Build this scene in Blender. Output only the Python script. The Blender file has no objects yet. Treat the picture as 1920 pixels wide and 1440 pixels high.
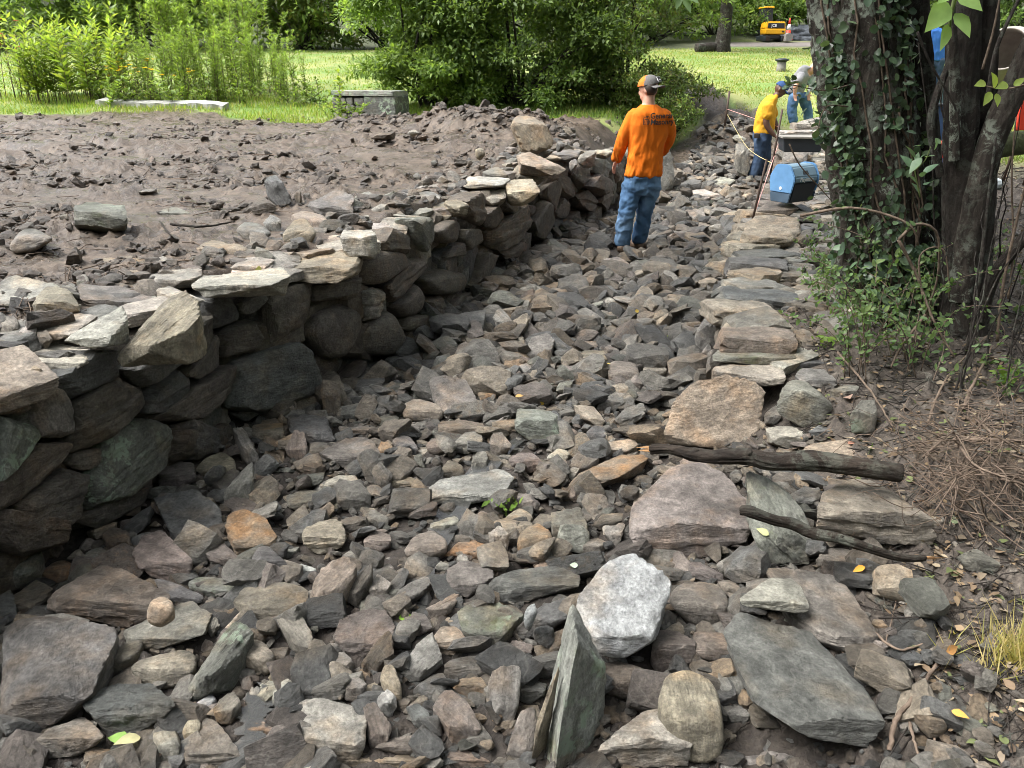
import bpy, bmesh, math, random
import numpy as np
from mathutils import Vector, Matrix
from mathutils.bvhtree import BVHTree

random.seed(7)
RNG = np.random.default_rng(11)
SC = bpy.context.scene
COL = SC.collection
R = math.radians

# ------------------------------------------------------------------ camera, world, sun, exposure
F = 1423.0
PITCH = R(22.5)
CAMZ = 1.85
cam_data = bpy.data.cameras.new('camera')
cam = bpy.data.objects.new('camera', cam_data)
COL.objects.link(cam)
cam_data.sensor_fit = 'HORIZONTAL'
cam_data.sensor_width = 36.0
cam_data.lens = 36.0 * F / 1920.0
cam_data.clip_start = 0.05
cam_data.clip_end = 400
cam.location = (0, 0, CAMZ)
cam.rotation_euler = (R(90) - PITCH, 0, 0)
SC.camera = cam

SUN_DIR = Vector((-0.58, -0.05, 0.90)).normalized()      # towards the sun
world = bpy.data.worlds.new('World')
SC.world = world
world.use_nodes = True
wn = world.node_tree
wn.nodes.clear()
sky = wn.nodes.new('ShaderNodeTexSky')
sky.sky_type = 'NISHITA'
sky.sun_disc = False
sky.sun_elevation = math.asin(SUN_DIR.z)
sky.sun_rotation = math.atan2(SUN_DIR.x, SUN_DIR.y)
sky.air_density = 1.0
sky.dust_density = 5.0
sky.ozone_density = 1.0
hs = wn.nodes.new('ShaderNodeHueSaturation')
hs.inputs['Saturation'].default_value = 0.28          # overcast: the blue of the sky washed out
bg = wn.nodes.new('ShaderNodeBackground')
bg.inputs['Strength'].default_value = 0.120
wo = wn.nodes.new('ShaderNodeOutputWorld')
wn.links.new(sky.outputs[0], hs.inputs['Color'])
wn.links.new(hs.outputs[0], bg.inputs['Color'])
wn.links.new(bg.outputs[0], wo.inputs['Surface'])

sun_data = bpy.data.lights.new('sun', 'SUN')
sun_data.energy = 1.9
sun_data.angle = R(35)
sun_data.color = (1.0, 0.975, 0.94)
sun = bpy.data.objects.new('sun', sun_data)
COL.objects.link(sun)
sun.rotation_euler = SUN_DIR.to_track_quat('Z', 'Y').to_euler()
sun.location = (-6, 4, 14)

SC.view_settings.view_transform = 'Standard'
SC.view_settings.look = 'None'
SC.view_settings.exposure = 1.68
SC.view_settings.gamma = 1.0
SC.view_settings.use_curve_mapping = False
SC.render.engine = 'CYCLES'
SC.cycles.pixel_filter_type = 'BLACKMAN_HARRIS'
SC.cycles.filter_width = 0.9
SC.cycles.use_adaptive_sampling = True
SC.cycles.adaptive_threshold = 0.02
SC.cycles.max_bounces = 5
SC.cycles.diffuse_bounces = 2
SC.cycles.glossy_bounces = 2
SC.cycles.transmission_bounces = 3
SC.cycles.transparent_max_bounces = 6
SC.cycles.caustics_reflective = False
SC.cycles.caustics_refractive = False

# ------------------------------------------------------------------ surveying: sight lines of the photograph
CP, SP = math.cos(PITCH), math.sin(PITCH)
def ray(u, v):
    a, b = (u - 960) / F, (v - 720) / F
    return np.array([a, CP - b * SP, -SP - b * CP])
def on_z(u, v, z):
    d = ray(u, v)
    t = (z - CAMZ) / d[2]
    return np.array([0, 0, CAMZ]) + d * t
def at_y(u, v, y):
    d = ray(u, v)
    return np.array([0, 0, CAMZ]) + d * (y / d[1])
def ppm(y, z=0.8):
    return F / (y * CP + (CAMZ - z) * SP)
def project(p):
    x, y, z = p[0], p[1], p[2] - CAMZ
    dep = y * CP - z * SP
    return 960 + F * x / dep, 720 - F * (y * SP + z * CP) / dep

# ------------------------------------------------------------------ noise
def _h(ix, iy, iz, s):
    n = (ix.astype(np.uint32) * np.uint32(374761393) + iy.astype(np.uint32) * np.uint32(668265263)
         + iz.astype(np.uint32) * np.uint32(2147483647 - 1013) + np.uint32((s * 974634777) & 0xffffffff))
    n = (n ^ (n >> np.uint32(13))) * np.uint32(1274126177)
    n = n ^ (n >> np.uint32(16))
    return (n & np.uint32(0xffffff)).astype(np.float64) / float(0xffffff)
def vnoise(p, s=0):
    f0 = np.floor(p)
    i = f0.astype(np.int64)
    f = p - f0
    f = f * f * (3 - 2 * f)
    x, y, z = i[:, 0], i[:, 1], i[:, 2]
    fx, fy, fz = f[:, 0], f[:, 1], f[:, 2]
    def L(dz, dy):
        return _h(x, y + dy, z + dz, s) * (1 - fx) + _h(x + 1, y + dy, z + dz, s) * fx
    a = L(0, 0) * (1 - fy) + L(0, 1) * fy
    b = L(1, 0) * (1 - fy) + L(1, 1) * fy
    return (a * (1 - fz) + b * fz) * 2 - 1
def fbm(p, o=4, s=0, g=0.5):
    r, a = 0.0, 1.0
    p = np.asarray(p, float)
    for k in range(o):
        r = r + a * vnoise(p * (2.03 ** k) + k * 17.3, s + k)
        a *= g
    return r
def sstep(a, b, x):
    t = np.clip((x - a) / (b - a), 0, 1)
    return t * t * (3 - 2 * t)

# ------------------------------------------------------------------ objects and tags
def tag(o, label=None, cat=None, group=None, kind=None):
    if label: o['label'] = label
    if cat: o['category'] = cat
    if group: o['group'] = group
    if kind: o['kind'] = kind
    return o
def empty(name, loc=(0, 0, 0)):
    o = bpy.data.objects.new(name, None)
    o.location = loc
    o.empty_display_size = 0.1
    COL.objects.link(o)
    return o
def link(name, me, mat=None, parent=None, loc=None):
    o = bpy.data.objects.new(name, me)
    COL.objects.link(o)
    if mat is not None:
        if len(me.materials) == 0: me.materials.append(mat)
    if loc is not None: o.location = loc
    if parent is not None:
        o.parent = parent
        if parent.type == 'EMPTY' or True:
            pm = Matrix.Translation(parent.location) if parent.parent is None else None
            if pm is not None and loc is None:
                o.matrix_parent_inverse = (Matrix.Translation(parent.location) @ parent.rotation_euler.to_matrix().to_4x4()).inverted()
    return o
def mesh(name, V, Fc, smooth=True, cols=None):
    """V (N,3); Fc (M,k) array or list of polygons"""
    me = bpy.data.meshes.new(name)
    V = np.asarray(V, np.float32)
    if isinstance(Fc, np.ndarray):
        k = Fc.shape[1]
        loops = Fc.astype(np.int32).ravel()
        starts = np.arange(0, len(loops), k, dtype=np.int32)
        tot = np.full(len(Fc), k, np.int32)
    else:
        loops = np.array([i for f in Fc for i in f], np.int32)
        tot = np.array([len(f) for f in Fc], np.int32)
        starts = np.concatenate([[0], np.cumsum(tot)[:-1]]).astype(np.int32)
    me.vertices.add(len(V))
    me.vertices.foreach_set('co', V.ravel())
    me.loops.add(len(loops))
    me.loops.foreach_set('vertex_index', loops)
    me.polygons.add(len(tot))
    me.polygons.foreach_set('loop_start', starts)
    try: me.polygons.foreach_set('loop_total', tot)
    except Exception: pass
    me.polygons.foreach_set('use_smooth', np.full(len(tot), smooth))
    me.update(calc_edges=True)
    if cols is not None:
        a = me.color_attributes.new('col', 'FLOAT_COLOR', 'POINT')
        c = np.ones((len(V), 4), np.float32)
        c[:, :3] = cols
        a.data.foreach_set('color', c.ravel())
    return me

# ------------------------------------------------------------------ material helpers
class NT:
    def __init__(self, name):
        self.m = bpy.data.materials.new(name)
        self.m.use_nodes = True
        self.t = self.m.node_tree
        self.t.nodes.clear()
        self.out = self.t.nodes.new('ShaderNodeOutputMaterial')
    def n(self, typ, **kw):
        nd = self.t.nodes.new(typ)
        for k, v in kw.items():
            if k.startswith('i_'):
                nd.inputs[k[2:].replace('_', ' ')].default_value = v
            else:
                setattr(nd, k, v)
        return nd
    def l(self, a, b): self.t.links.new(a, b)
    def noise(self, vec, scale, detail=4, rough=0.55, dist=0.0):
        nd = self.n('ShaderNodeTexNoise')
        nd.inputs['Scale'].default_value = scale
        nd.inputs['Detail'].default_value = detail
        nd.inputs['Roughness'].default_value = rough
        nd.inputs['Distortion'].default_value = dist
        if vec is not None: self.l(vec, nd.inputs['Vector'])
        return nd.outputs['Fac']
    def ramp(self, fac, stops):
        nd = self.n('ShaderNodeValToRGB')
        e = nd.color_ramp.elements
        while len(e) < len(stops): e.new(0.5)
        for i, (p, c) in enumerate(stops):
            e[i].position = p
            e[i].color = (c[0], c[1], c[2], 1) if isinstance(c, (tuple, list)) else (c, c, c, 1)
        self.l(fac, nd.inputs['Fac'])
        return nd.outputs['Color']
    def mix(self, fac, a, b, mode='MIX'):
        nd = self.n('ShaderNodeMix', data_type='RGBA', blend_type=mode)
        for s, v in ((nd.inputs['Factor'], fac), (nd.inputs[6], a), (nd.inputs[7], b)):
            if hasattr(v, 'is_linked'): self.l(v, s)
            elif isinstance(v, (int, float)): s.default_value = v
            else: s.default_value = (v[0], v[1], v[2], 1)
        return nd.outputs[2]
    def math(self, op, a, b=0.0, c=0.0, clamp=False):
        nd = self.n('ShaderNodeMath', operation=op, use_clamp=clamp)
        for s, v in zip(nd.inputs, (a, b, c)):
            if hasattr(v, 'is_linked'): self.l(v, s)
            else: s.default_value = v
        return nd.outputs[0]
    def mr(self, v, a, b, c, d):
        nd = self.n('ShaderNodeMapRange')
        self.l(v, nd.inputs[0])
        for i, x in enumerate((a, b, c, d)): nd.inputs[i + 1].default_value = x
        return nd.outputs[0]
    def bump(self, h, dist, strength=1.0, nrm=None):
        nd = self.n('ShaderNodeBump')
        nd.inputs['Distance'].default_value = dist
        nd.inputs['Strength'].default_value = strength
        self.l(h, nd.inputs['Height'])
        if nrm is not None: self.l(nrm, nd.inputs['Normal'])
        return nd.outputs['Normal']
    def pbr(self, col, rough=0.7, nrm=None, spec=0.4, metal=0.0):
        b = self.n('ShaderNodeBsdfPrincipled')
        for s, v in ((b.inputs['Base Color'], col), (b.inputs['Roughness'], rough)):
            if hasattr(v, 'is_linked'): self.l(v, s)
            elif isinstance(v, (int, float)): s.default_value = v
            else: s.default_value = (v[0], v[1], v[2], 1)
        b.inputs['Specular IOR Level'].default_value = spec
        b.inputs['Metallic'].default_value = metal
        if nrm is not None: self.l(nrm, b.inputs['Normal'])
        return b
    def done(self, sh):
        self.l(sh, self.out.inputs['Surface'])
        return self.m

def plain(name, col, rough=0.6, var=0.15, scale=8, bump=0.0, spec=0.4, metal=0.0, bscale=40):
    """one-colour material with mottling and a little relief"""
    t = NT(name)
    tc = t.n('ShaderNodeTexCoord').outputs['Object']
    n = t.noise(tc, scale, 6, 0.6)
    c = t.mix(1.0, col, t.ramp(n, [(0.25, 1 - var), (0.75, 1 + var)]), 'MULTIPLY')
    nrm = None
    if bump: nrm = t.bump(t.noise(tc, bscale, 5, 0.6), bump)
    r = t.mr(n, 0.3, 0.7, max(0.02, rough - 0.1), min(1, rough + 0.1))
    return t.done(t.pbr(c, r, nrm, spec, metal).outputs[0])

def rock_mat(name, attr=False, lichen=0.0, stain=0.35, moss=0.0, bumpd=0.012):
    t = NT(name)
    tc = t.n('ShaderNodeTexCoord').outputs['Object']
    oi = t.n('ShaderNodeObjectInfo')
    off = t.n('ShaderNodeVectorMath', operation='SCALE')
    cx = t.n('ShaderNodeCombineXYZ')
    for i, k in enumerate((91.0, 57.0, 133.0)):
        t.l(t.math('MULTIPLY', oi.outputs['Random'], k), cx.inputs[i])
    add = t.n('ShaderNodeVectorMath', operation='ADD')
    t.l(tc, add.inputs[0]); t.l(cx.outputs[0], add.inputs[1])
    p = add.outputs[0]
    mp = t.n('ShaderNodeMapping')
    mp.inputs['Scale'].default_value = (1.2, 1.8, 6.5)
    t.l(p, mp.inputs['Vector'])
    band = t.noise(mp.outputs[0], 4.0, 4, 0.62, 0.5)
    mp2 = t.n('ShaderNodeMapping')
    mp2.inputs['Scale'].default_value = (2.0, 1.4, 11.0)
    t.l(p, mp2.inputs['Vector'])
    fine = t.noise(mp2.outputs[0], 9.0, 3, 0.7)
    big = t.noise(p, 4.0, 4, 0.65)
    spk = t.noise(p, 85, 2, 0.7)
    if attr:
        at = t.n('ShaderNodeAttribute', attribute_name='col')
        base = at.outputs['Color']
    else:
        base = oi.outputs['Color']
    c = t.mix(1.0, base, t.ramp(big, [(0.28, 0.55), (0.5, 1.0), (0.74, 1.4)]), 'MULTIPLY')
    c = t.mix(1.0, c, t.ramp(band, [(0.3, 0.72), (0.5, 1.0), (0.72, 1.25)]), 'MULTIPLY')
    c = t.mix(1.0, c, t.ramp(fine, [(0.3, 0.74), (0.7, 1.26)]), 'MULTIPLY')
    mott = t.noise(p, 17, 5, 0.75)
    c = t.mix(1.0, c, t.ramp(mott, [(0.32, 0.60), (0.5, 1.0), (0.68, 1.45)]), 'MULTIPLY')
    c = t.mix(0.8, c, t.ramp(spk, [(0.3, 0.62), (0.7, 1.38)]), 'MULTIPLY')
    if stain:
        sn = t.noise(p, 4.5, 3, 0.65)
        warm = t.mix(1.0, c, (1.25, 0.95, 0.66), 'MULTIPLY')
        c = t.mix(t.mr(sn, 0.5, 0.68, 0.0, stain * 1.6), c, warm)
    # thin pale quartz veins
    ve = t.noise(p, 5.5, 2, 0.5, 0.9)
    vein = t.math('SUBTRACT', 1.0, t.math('MULTIPLY', t.math('ABSOLUTE', t.math('SUBTRACT', ve, 0.5)), 55.0), clamp=True)
    c = t.mix(t.math('MULTIPLY', vein, 0.10), c, (0.5, 0.48, 0.44))
    if lichen:
        ln = t.noise(p, 9, 6, 0.75, 0.4)
        lm = t.noise(p, 2.6, 2, 0.5)
        k = t.math('MULTIPLY', t.mr(ln, 0.52, 0.56, 0, 1), t.mr(lm, 0.55 - lichen * 0.2, 0.62 - lichen * 0.1, 0, 1))
        c = t.mix(k, c, (0.32, 0.40, 0.30))
    if moss:
        mn = t.noise(p, 6, 5, 0.7)
        c = t.mix(t.mr(mn, 0.56, 0.68, 0, moss), c, (0.09, 0.12, 0.025))
    hgt = t.math('ADD', t.math('MULTIPLY', band, 0.55), t.math('ADD', t.math('MULTIPLY', fine, 0.4), t.math('MULTIPLY', t.noise(p, 30, 6, 0.8), 1.15)))
    nrm = t.bump(hgt, bumpd * 2.2, 1.0)
    rough = t.math('ADD', t.math('MULTIPLY', oi.outputs['Alpha'], 0.24), t.math('MULTIPLY', big, 0.42), clamp=True)
    b = t.pbr(c, rough, nrm, 0.5)
    return t.done(b.outputs[0])

def leaf_mat(name, trans=0.48, rough=0.45, spec=0.35):
    t = NT(name)
    at = t.n('ShaderNodeAttribute', attribute_name='col').outputs['Color']
    tc = t.n('ShaderNodeTexCoord').outputs['Object']
    c = t.mix(1.0, at, t.ramp(t.noise(tc, 30, 3), [(0.3, 0.85), (0.7, 1.15)]), 'MULTIPLY')
    b = t.pbr(c, rough, None, spec)
    tr = t.n('ShaderNodeBsdfTranslucent')
    t.l(t.mix(1.0, c, (1.5, 1.5, 0.75), 'MULTIPLY'), tr.inputs['Color'])
    mx = t.n('ShaderNodeMixShader')
    mx.inputs[0].default_value = trans
    t.l(b.outputs[0], mx.inputs[1]); t.l(tr.outputs[0], mx.inputs[2])
    return t.done(mx.outputs[0])

M_ROCK = rock_mat('schist')
M_ROCK_L = rock_mat('schist_lichen', lichen=0.8, moss=0.35)
M_ROCK_M = rock_mat('schist_mossy', lichen=0.15, moss=0.55)
M_ROCK_O = rock_mat('schist_rusty', stain=0.85)
M_RUB = rock_mat('rubble_stone', attr=True)
M_LEAF = leaf_mat('leaf')
M_LEAF_D = leaf_mat('leaf_glossy', 0.22, 0.38, 0.5)
M_DRYLEAF = leaf_mat('dry_leaf', 0.15, 0.7, 0.2)

def wood_mat(name, c0, c1, lichen=0.0, sc=(1, 1, 0.3), bd=0.012, nscale=26):
    t = NT(name)
    tc = t.n('ShaderNodeTexCoord').outputs['Object']
    mp = t.n('ShaderNodeMapping')
    mp.inputs['Scale'].default_value = sc
    t.l(tc, mp.inputs['Vector'])
    n = t.noise(mp.outputs[0], nscale, 7, 0.65, 0.5)
    c = t.ramp(n, [(0.3, c0), (0.7, c1)])
    c = t.mix(0.7, c, t.ramp(t.noise(tc, 5, 4), [(0.3, 0.6), (0.7, 1.4)]), 'MULTIPLY')
    if lichen:
        ln = t.noise(tc, 11, 7, 0.75, 0.5)
        lm = t.noise(tc, 2.2, 3, 0.5)
        k = t.math('MULTIPLY', t.mr(ln, 0.50, 0.58, 0, 1), t.mr(lm, 0.42, 0.62, 0.15, 1))
        c = t.mix(t.math('MULTIPLY', k, lichen), c, (0.36, 0.41, 0.34))
    nrm = t.bump(t.math('ADD', n, t.math('MULTIPLY', t.noise(tc, 60, 5, 0.7), 0.4)), bd * 2)
    return t.done(t.pbr(c, 0.85, nrm, 0.25).outputs[0])
M_BARK = wood_mat('bark_lichen', (0.014, 0.011, 0.009), (0.090, 0.076, 0.064), 0.75)
M_BARK_D = wood_mat('bark_dark', (0.010, 0.008, 0.007), (0.050, 0.041, 0.035), 0.22)
M_TWIG = wood_mat('twig', (0.07, 0.05, 0.037), (0.19, 0.145, 0.11), 0.0, (1, 1, 1), 0.003, 30)
M_DEADWOOD = wood_mat('dead_wood', (0.008, 0.006, 0.005), (0.038, 0.029, 0.022), 0.15, (0.15, 1, 1), 0.008, 22)
M_GREENSTEM = plain('green_stem', (0.10, 0.13, 0.04), 0.6, 0.3, 10)
M_BROWNSTEM = plain('brown_stem', (0.11, 0.085, 0.05), 0.7, 0.3, 10)

# ------------------------------------------------------------------ terrain
LW = np.array([[0, -2.25], [1, -2.10], [2.4, -1.88], [3.84, -1.56], [4.74, -0.93], [6.7, -0.28], [8.6, 0.25], [9.9, 1.10], [13, 2.1], [17, 3.5], [20, 4.4]])
RW = np.array([[0, 0.75], [1.5, 0.85], [3, 1.0], [4.1, 1.15], [5.95, 1.74], [7.2, 2.2], [8.4, 2.75], [9.9, 3.42], [13.8, 4.95], [17, 6.0], [20, 6.6]])
def xl(y): return np.interp(y, LW[:, 0], LW[:, 1])
def xr(y): return np.interp(y, RW[:, 0], RW[:, 1])
def rise(y): return 0.098 * np.maximum(0, y - 15.5)
def bed_z(x, y): return np.interp(y, [0, 4, 9, 13, 17, 20], [0.0, 0.0, 0.0, 0.06, 0.34, 0.95])
def field_z(x, y): return 0.82 + 0.10 * sstep(6.5, 10, y) + rise(y)
def right_z(x, y):
    b = np.interp(y, [0, 2, 3, 4.2, 6, 8, 10, 14, 15.5], [0.12, 0.14, 0.19, 0.32, 0.37, 0.48, 0.6, 0.78, 0.82])
    lat = 0.075 * np.clip(x - xr(y), 0, 6) * (1 - sstep(13, 17, y))
    return b + lat + rise(y)
def wl(x, y):
    w = 0.20 + 1.0 * sstep(9.6, 13.0, y)
    return 1 - sstep(xl(y) - 0.10 - w, xl(y) - 0.10, x)
def wr(x, y):
    near = sstep(4.4, 3.4, y)
    a = sstep(xr(y) + 0.22 , xr(y) + 0.42 + 0.8 * sstep(10, 13, y), x)
    b = sstep(xr(y) - 0.35, xr(y) + 0.75, x)
    return a * (1 - near) + b * near
def gz(x, y):
    x = np.asarray(x, float); y = np.asarray(y, float)
    b = bed_z(x, y)
    z = b + (field_z(x, y) - b) * wl(x, y)
    z = z + (right_z(x, y) - b) * wr(x, y)
    end = sstep(17.0, 19.5, y)               # the channel runs out into the lawn
    return z * (1 - end) + field_z(x, y) * end
def gz1(x, y): return float(gz(np.array([x]), np.array([y]))[0])
# heaps of dug earth on the mud field and by the far end of the channel: x, y, radius, height
HEAPS = [(1.95, 2.85, 0.33, 0.17), (-0.75, 12.3, 0.8, 0.25), (-0.2, 11.6, 0.7, 0.20), (0.35, 11.2, 0.7, 0.20), (-1.5, 12.9, 0.8, 0.20), (-2.4, 13.6, .7, .12), (2.2, 13.0, 0.7, 0.50), (4.9, 17.2, 1.0, 0.40),
         (5.3, 15.4, 0.9, 0.30), (4.3, 18.8, 0.9, 0.22), (0.4, 9.4, 0.6, 0.12), (-0.3, 10.2, 0.7, 0.10), (2.2, 12.2, 0.6, 0.16), (-1.6, 6.9, 0.45, 0.07), (-1.2, 6.2, 0.4, 0.08)]
def build_ground():
    s = np.concatenate([np.linspace(-5, -0.92, 60)[:-1], np.linspace(-0.92, 0.92, 420), np.linspace(0.92, 5, 60)[1:]])
    ys = [0.25]
    while ys[-1] < 95:
        ys.append(ys[-1] + max(0.016, ys[-1] * (0.0082 if ys[-1] < 22 else 0.035)))
    ys = np.array(ys)
    S, Y = np.meshgrid(s, ys)
    X = S * (Y + 0.55)
    x, y = X.ravel(), Y.ravel()
    z = gz(x, y)
    p = np.stack([x, y, np.zeros_like(x)], 1)
    L, Rr = wl(x, y), wr(x, y)
    # which surface: wavy border lines
    n1 = fbm(p * 0.7, 3, 5)
    n2 = fbm(p * 3.0, 3, 9)
    edge = 16.5 + 0.35 * n1 + 0.2 * n2 - 1.5 * sstep(-6.2, -4.0, x)
    far_r = 16.6 + 2.0 * sstep(3.0, 5.0, x) * (1 - sstep(7, 9, x)) + 0.5 * n1 + 0.25 * n2
    edge = np.where(x > xl(y), far_r, edge)
    lawn = sstep(-0.25, 0.25, y - edge)
    # sparse mown grass also comes nearer on the far right, behind the tree
    lawn = np.maximum(lawn, sstep(8.5, 10.5, y + 0.4 * n1) * sstep(5.2, 6.6, x + 0.3 * n2))
    mud = np.where(x < (xl(y) + xr(y)) / 2, L, 0) * (1 - lawn)
    mud = np.maximum(mud, sstep(11.0, 12.2, y) * (1 - lawn) * (x > xl(y) - 0.2) * (np.abs(x - (xl(y) + xr(y)) / 2 + 0.15) > 0.55))
    soil = np.where(x >= (xl(y) + xr(y)) / 2, Rr, 0) * (1 - lawn) * (1 - mud)
    trackc = 35.0 + 0.12 * (x - 10) + 0.5 * n1
    track = sstep(1.9, 1.3, np.abs(y - trackc)) * sstep(6.5, 8.5, x)
    wood = sstep(-0.5, 0.8, y - (32.5 + 0.6 * n1 - 0.02 * x)) * (1 - track) * np.where(x > 8, sstep(36.5, 38, y), 1)
    lawn = lawn * (1 - track) * (1 - wood)
    # relief
    for hx, hy, hr, hh in HEAPS:
        d = np.hypot(x - hx, (y - hy)) / hr
        k = np.exp(-d * d * 1.6)
        z += hh * k * (1 + 0.5 * fbm(p * 3.5, 3, 21))
        cut = sstep(0.25, 0.55, k)
        mud = np.maximum(mud, cut * (1 - sstep(20, 21, y)))
        lawn *= 1 - cut; soil *= 1 - cut
    m = y < 30
    q = p[m]
    big = fbm(q * 0.9, 4, 31)
    clod = np.abs(fbm(q * np.array([5.0, 6.0, 1]), 5, 41, 0.6))
    clod2 = np.maximum(0, fbm(q * 19, 4, 43, 0.65) + 0.15)
    patch = sstep(-0.25, 0.35, fbm(q * 1.7, 3, 51))
    smear = fbm(q * np.array([2.0, 9.0, 1]), 3, 61)
    zz = np.zeros(len(x))
    rut = np.abs(((q[:, 0] * 0.35 + q[:, 1] * 0.94) * 1.1 + 0.5 * big) % 1.0 - 0.5)
    zz[m] = mud[m] * (0.085 * sstep(0.1, 0.3, rut) * sstep(-0.2, 0.5, fbm(q * 0.5, 2, 77)) + 0.035 * big + patch * (0.040 * clod + 0.030 * clod2) + 0.012 * smear + 0.010 * clod2)
    zz[m] += soil[m] * (0.03 * big + 0.03 * clod + 0.035 * clod2)
    zz[m] += lawn[m] * 0.04 * big
    bedm = (1 - np.clip(mud + soil + lawn + track + wood, 0, 1))[m]
    zz[m] += bedm * (0.03 * big - 0.03 + 0.02 * clod2)
    z = z + zz
    z += wood * 0.15 * fbm(p * 0.5, 2, 71) + sstep(37, 60, y) * 1.5 + np.abs(S.ravel()) * 0
    V = np.stack([x, y, z], 1)
    ny, nx = X.shape
    idx = np.arange(ny * nx).reshape(ny, nx)
    Q = np.stack([idx[:-1, :-1], idx[:-1, 1:], idx[1:, 1:], idx[1:, :-1]], -1).reshape(-1, 4)
    wts = np.stack([mud, lawn, soil], 1)
    w5 = np.stack([mud, lawn, soil, track, wood, np.clip(1 - mud - lawn - soil - track - wood, 0, 1)], 1)
    reg = np.argmax(w5[Q].mean(1), 1)
    for k, nm, lab in ((0, 'mud_field', 'churned wet brown mud on the terrace behind the stone wall'),
                       (1, 'lawn', 'bright mown grass rising behind the mud'),
                       (2, 'bank_soil', 'brown bank soil with leaf litter under the trees'),
                       (3, 'gravel_track', 'grey brown track across the top of the lawn'),
                       (4, 'woodland_floor', 'dark ground under the far shrubs'),
                       (5, 'stream_bed', 'dark wet silt of the stream bed between the stones')):
        q = Q[reg == k]
        if len(q) == 0: continue
        used, inv = np.unique(q, return_inverse=True)
        me = mesh(nm, V[used], inv.reshape(-1, 4), True, wts[used])
        a = me.color_attributes.new('tw', 'FLOAT_COLOR', 'POINT')
        c = np.ones((len(used), 4), np.float32); c[:, 0] = track[used]; c[:, 1] = wood[used]; c[:, 2] = 0
        a.data.foreach_set('color', c.ravel())
        o = link(nm, me, M_GROUND)
        tag(o, lab, None, None, 'structure')
    return V, Q
def ground_mat():
    t = NT('ground')
    p = t.n('ShaderNodeTexCoord').outputs['Object']
    w = t.n('ShaderNodeSeparateColor'); t.l(t.n('ShaderNodeAttribute', attribute_name='col').outputs['Color'], w.inputs[0])
    w2 = t.n('ShaderNodeSeparateColor'); t.l(t.n('ShaderNodeAttribute', attribute_name='tw').outputs['Color'], w2.inputs[0])
    a = t.noise(p, 2.2, 6, 0.65); b = t.noise(p, 14, 6, 0.7, 0.4); c = t.noise(p, 70, 4, 0.7)
    mp = t.n('ShaderNodeMapping'); mp.inputs['Scale'].default_value = (1.0, 4.5, 1.0); t.l(p, mp.inputs['Vector'])
    st = t.noise(mp.outputs[0], 9, 6, 0.7, 0.6)
    mudc = t.mix(1.0, t.ramp(b, [(0.28, (0.033, 0.023, 0.016)), (0.5, (0.086, 0.064, 0.046)), (0.72, (0.166, 0.130, 0.098))]), t.ramp(a, [(0.3, 0.72), (0.7, 1.22)]), 'MULTIPLY')
    mudc = t.mix(1.0, mudc, t.ramp(st, [(0.3, 0.7), (0.68, 1.3)]), 'MULTIPLY')
    straw = t.mr(t.noise(mp.outputs[0], 38, 3, 0.6, 1.5), 0.63, 0.68, 0, 0.55)
    mudc = t.mix(straw, mudc, (0.30, 0.23, 0.15))
    soilc = t.mix(1.0, t.ramp(b, [(0.3, (0.035, 0.028, 0.023)), (0.55, (0.080, 0.066, 0.054)), (0.75, (0.17, 0.15, 0.125))]), t.ramp(c, [(0.3, 0.55), (0.7, 1.5)]), 'MULTIPLY')
    g1 = t.noise(p, 0.8, 4, 0.6); g2 = t.noise(p, 60, 4, 0.8)
    grass = t.mix(t.mr(g1, 0.42, 0.62, 0, 1), (0.140, 0.225, 0.045), (0.255, 0.275, 0.095))
    dry = t.mr(t.noise(p, 2.6, 5, 0.65), 0.58, 0.7, 0, 0.5)
    grass = t.mix(dry, grass, (0.33, 0.28, 0.13))
    grass = t.mix(1.0, grass, t.ramp(g2, [(0.3, 0.72), (0.7, 1.25)]), 'MULTIPLY')
    bed = t.mix(1.0, t.ramp(b, [(0.3, (0.014, 0.011, 0.009)), (0.7, (0.045, 0.036, 0.028))]), t.ramp(c, [(0.3, 0.6), (0.7, 1.5)]), 'MULTIPLY')
    col = t.mix(w.outputs[0], bed, mudc)
    col = t.mix(w.outputs[2], col, soilc)
    col = t.mix(w.outputs[1], col, grass)
    col = t.mix(w2.outputs[0], col, t.mix(1.0, (0.17, 0.15, 0.14), t.ramp(c, [(0.3, 0.7), (0.7, 1.3)]), 'MULTIPLY'))
    col = t.mix(w2.outputs[1], col, (0.05, 0.06, 0.025))
    nrm = t.bump(t.math('ADD', t.math('MULTIPLY', b, 0.6), t.math('MULTIPLY', c, 0.25)), 0.05, 0.9)
    rm = t.mr(a, 0.42, 0.58, 0.16, 0.60)
    rough = t.mix(w.outputs[0], (0.75, 0.75, 0.75), rm)
    return t.done(t.pbr(col, rough, nrm, 0.45).outputs[0])
M_GROUND = ground_mat()
GV, GQ = build_ground()
# height lookup on the finished ground
_gb = BVHTree.FromPolygons([tuple(v) for v in GV[np.unique(GQ[GV[GQ[:, 0], 1] < 24])]], [tuple(f) for f in np.unique(GQ[GV[GQ[:, 0], 1] < 24], return_inverse=True)[1].reshape(-1, 4)])
def ground_at(x, y):
    h = _gb.ray_cast(Vector((x, y, 8)), Vector((0, 0, -1)))
    return h[0].z if h[0] is not None else gz1(x, y)
def sight(u, v):
    """where the sight line through (u, v) meets the ground"""
    d = Vector(ray(u, v)).normalized()
    h = _gb.ray_cast(Vector((0, 0, CAMZ)), d)
    return np.array(h[0]) if h[0] is not None else on_z(u, v, 0.8)

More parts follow.
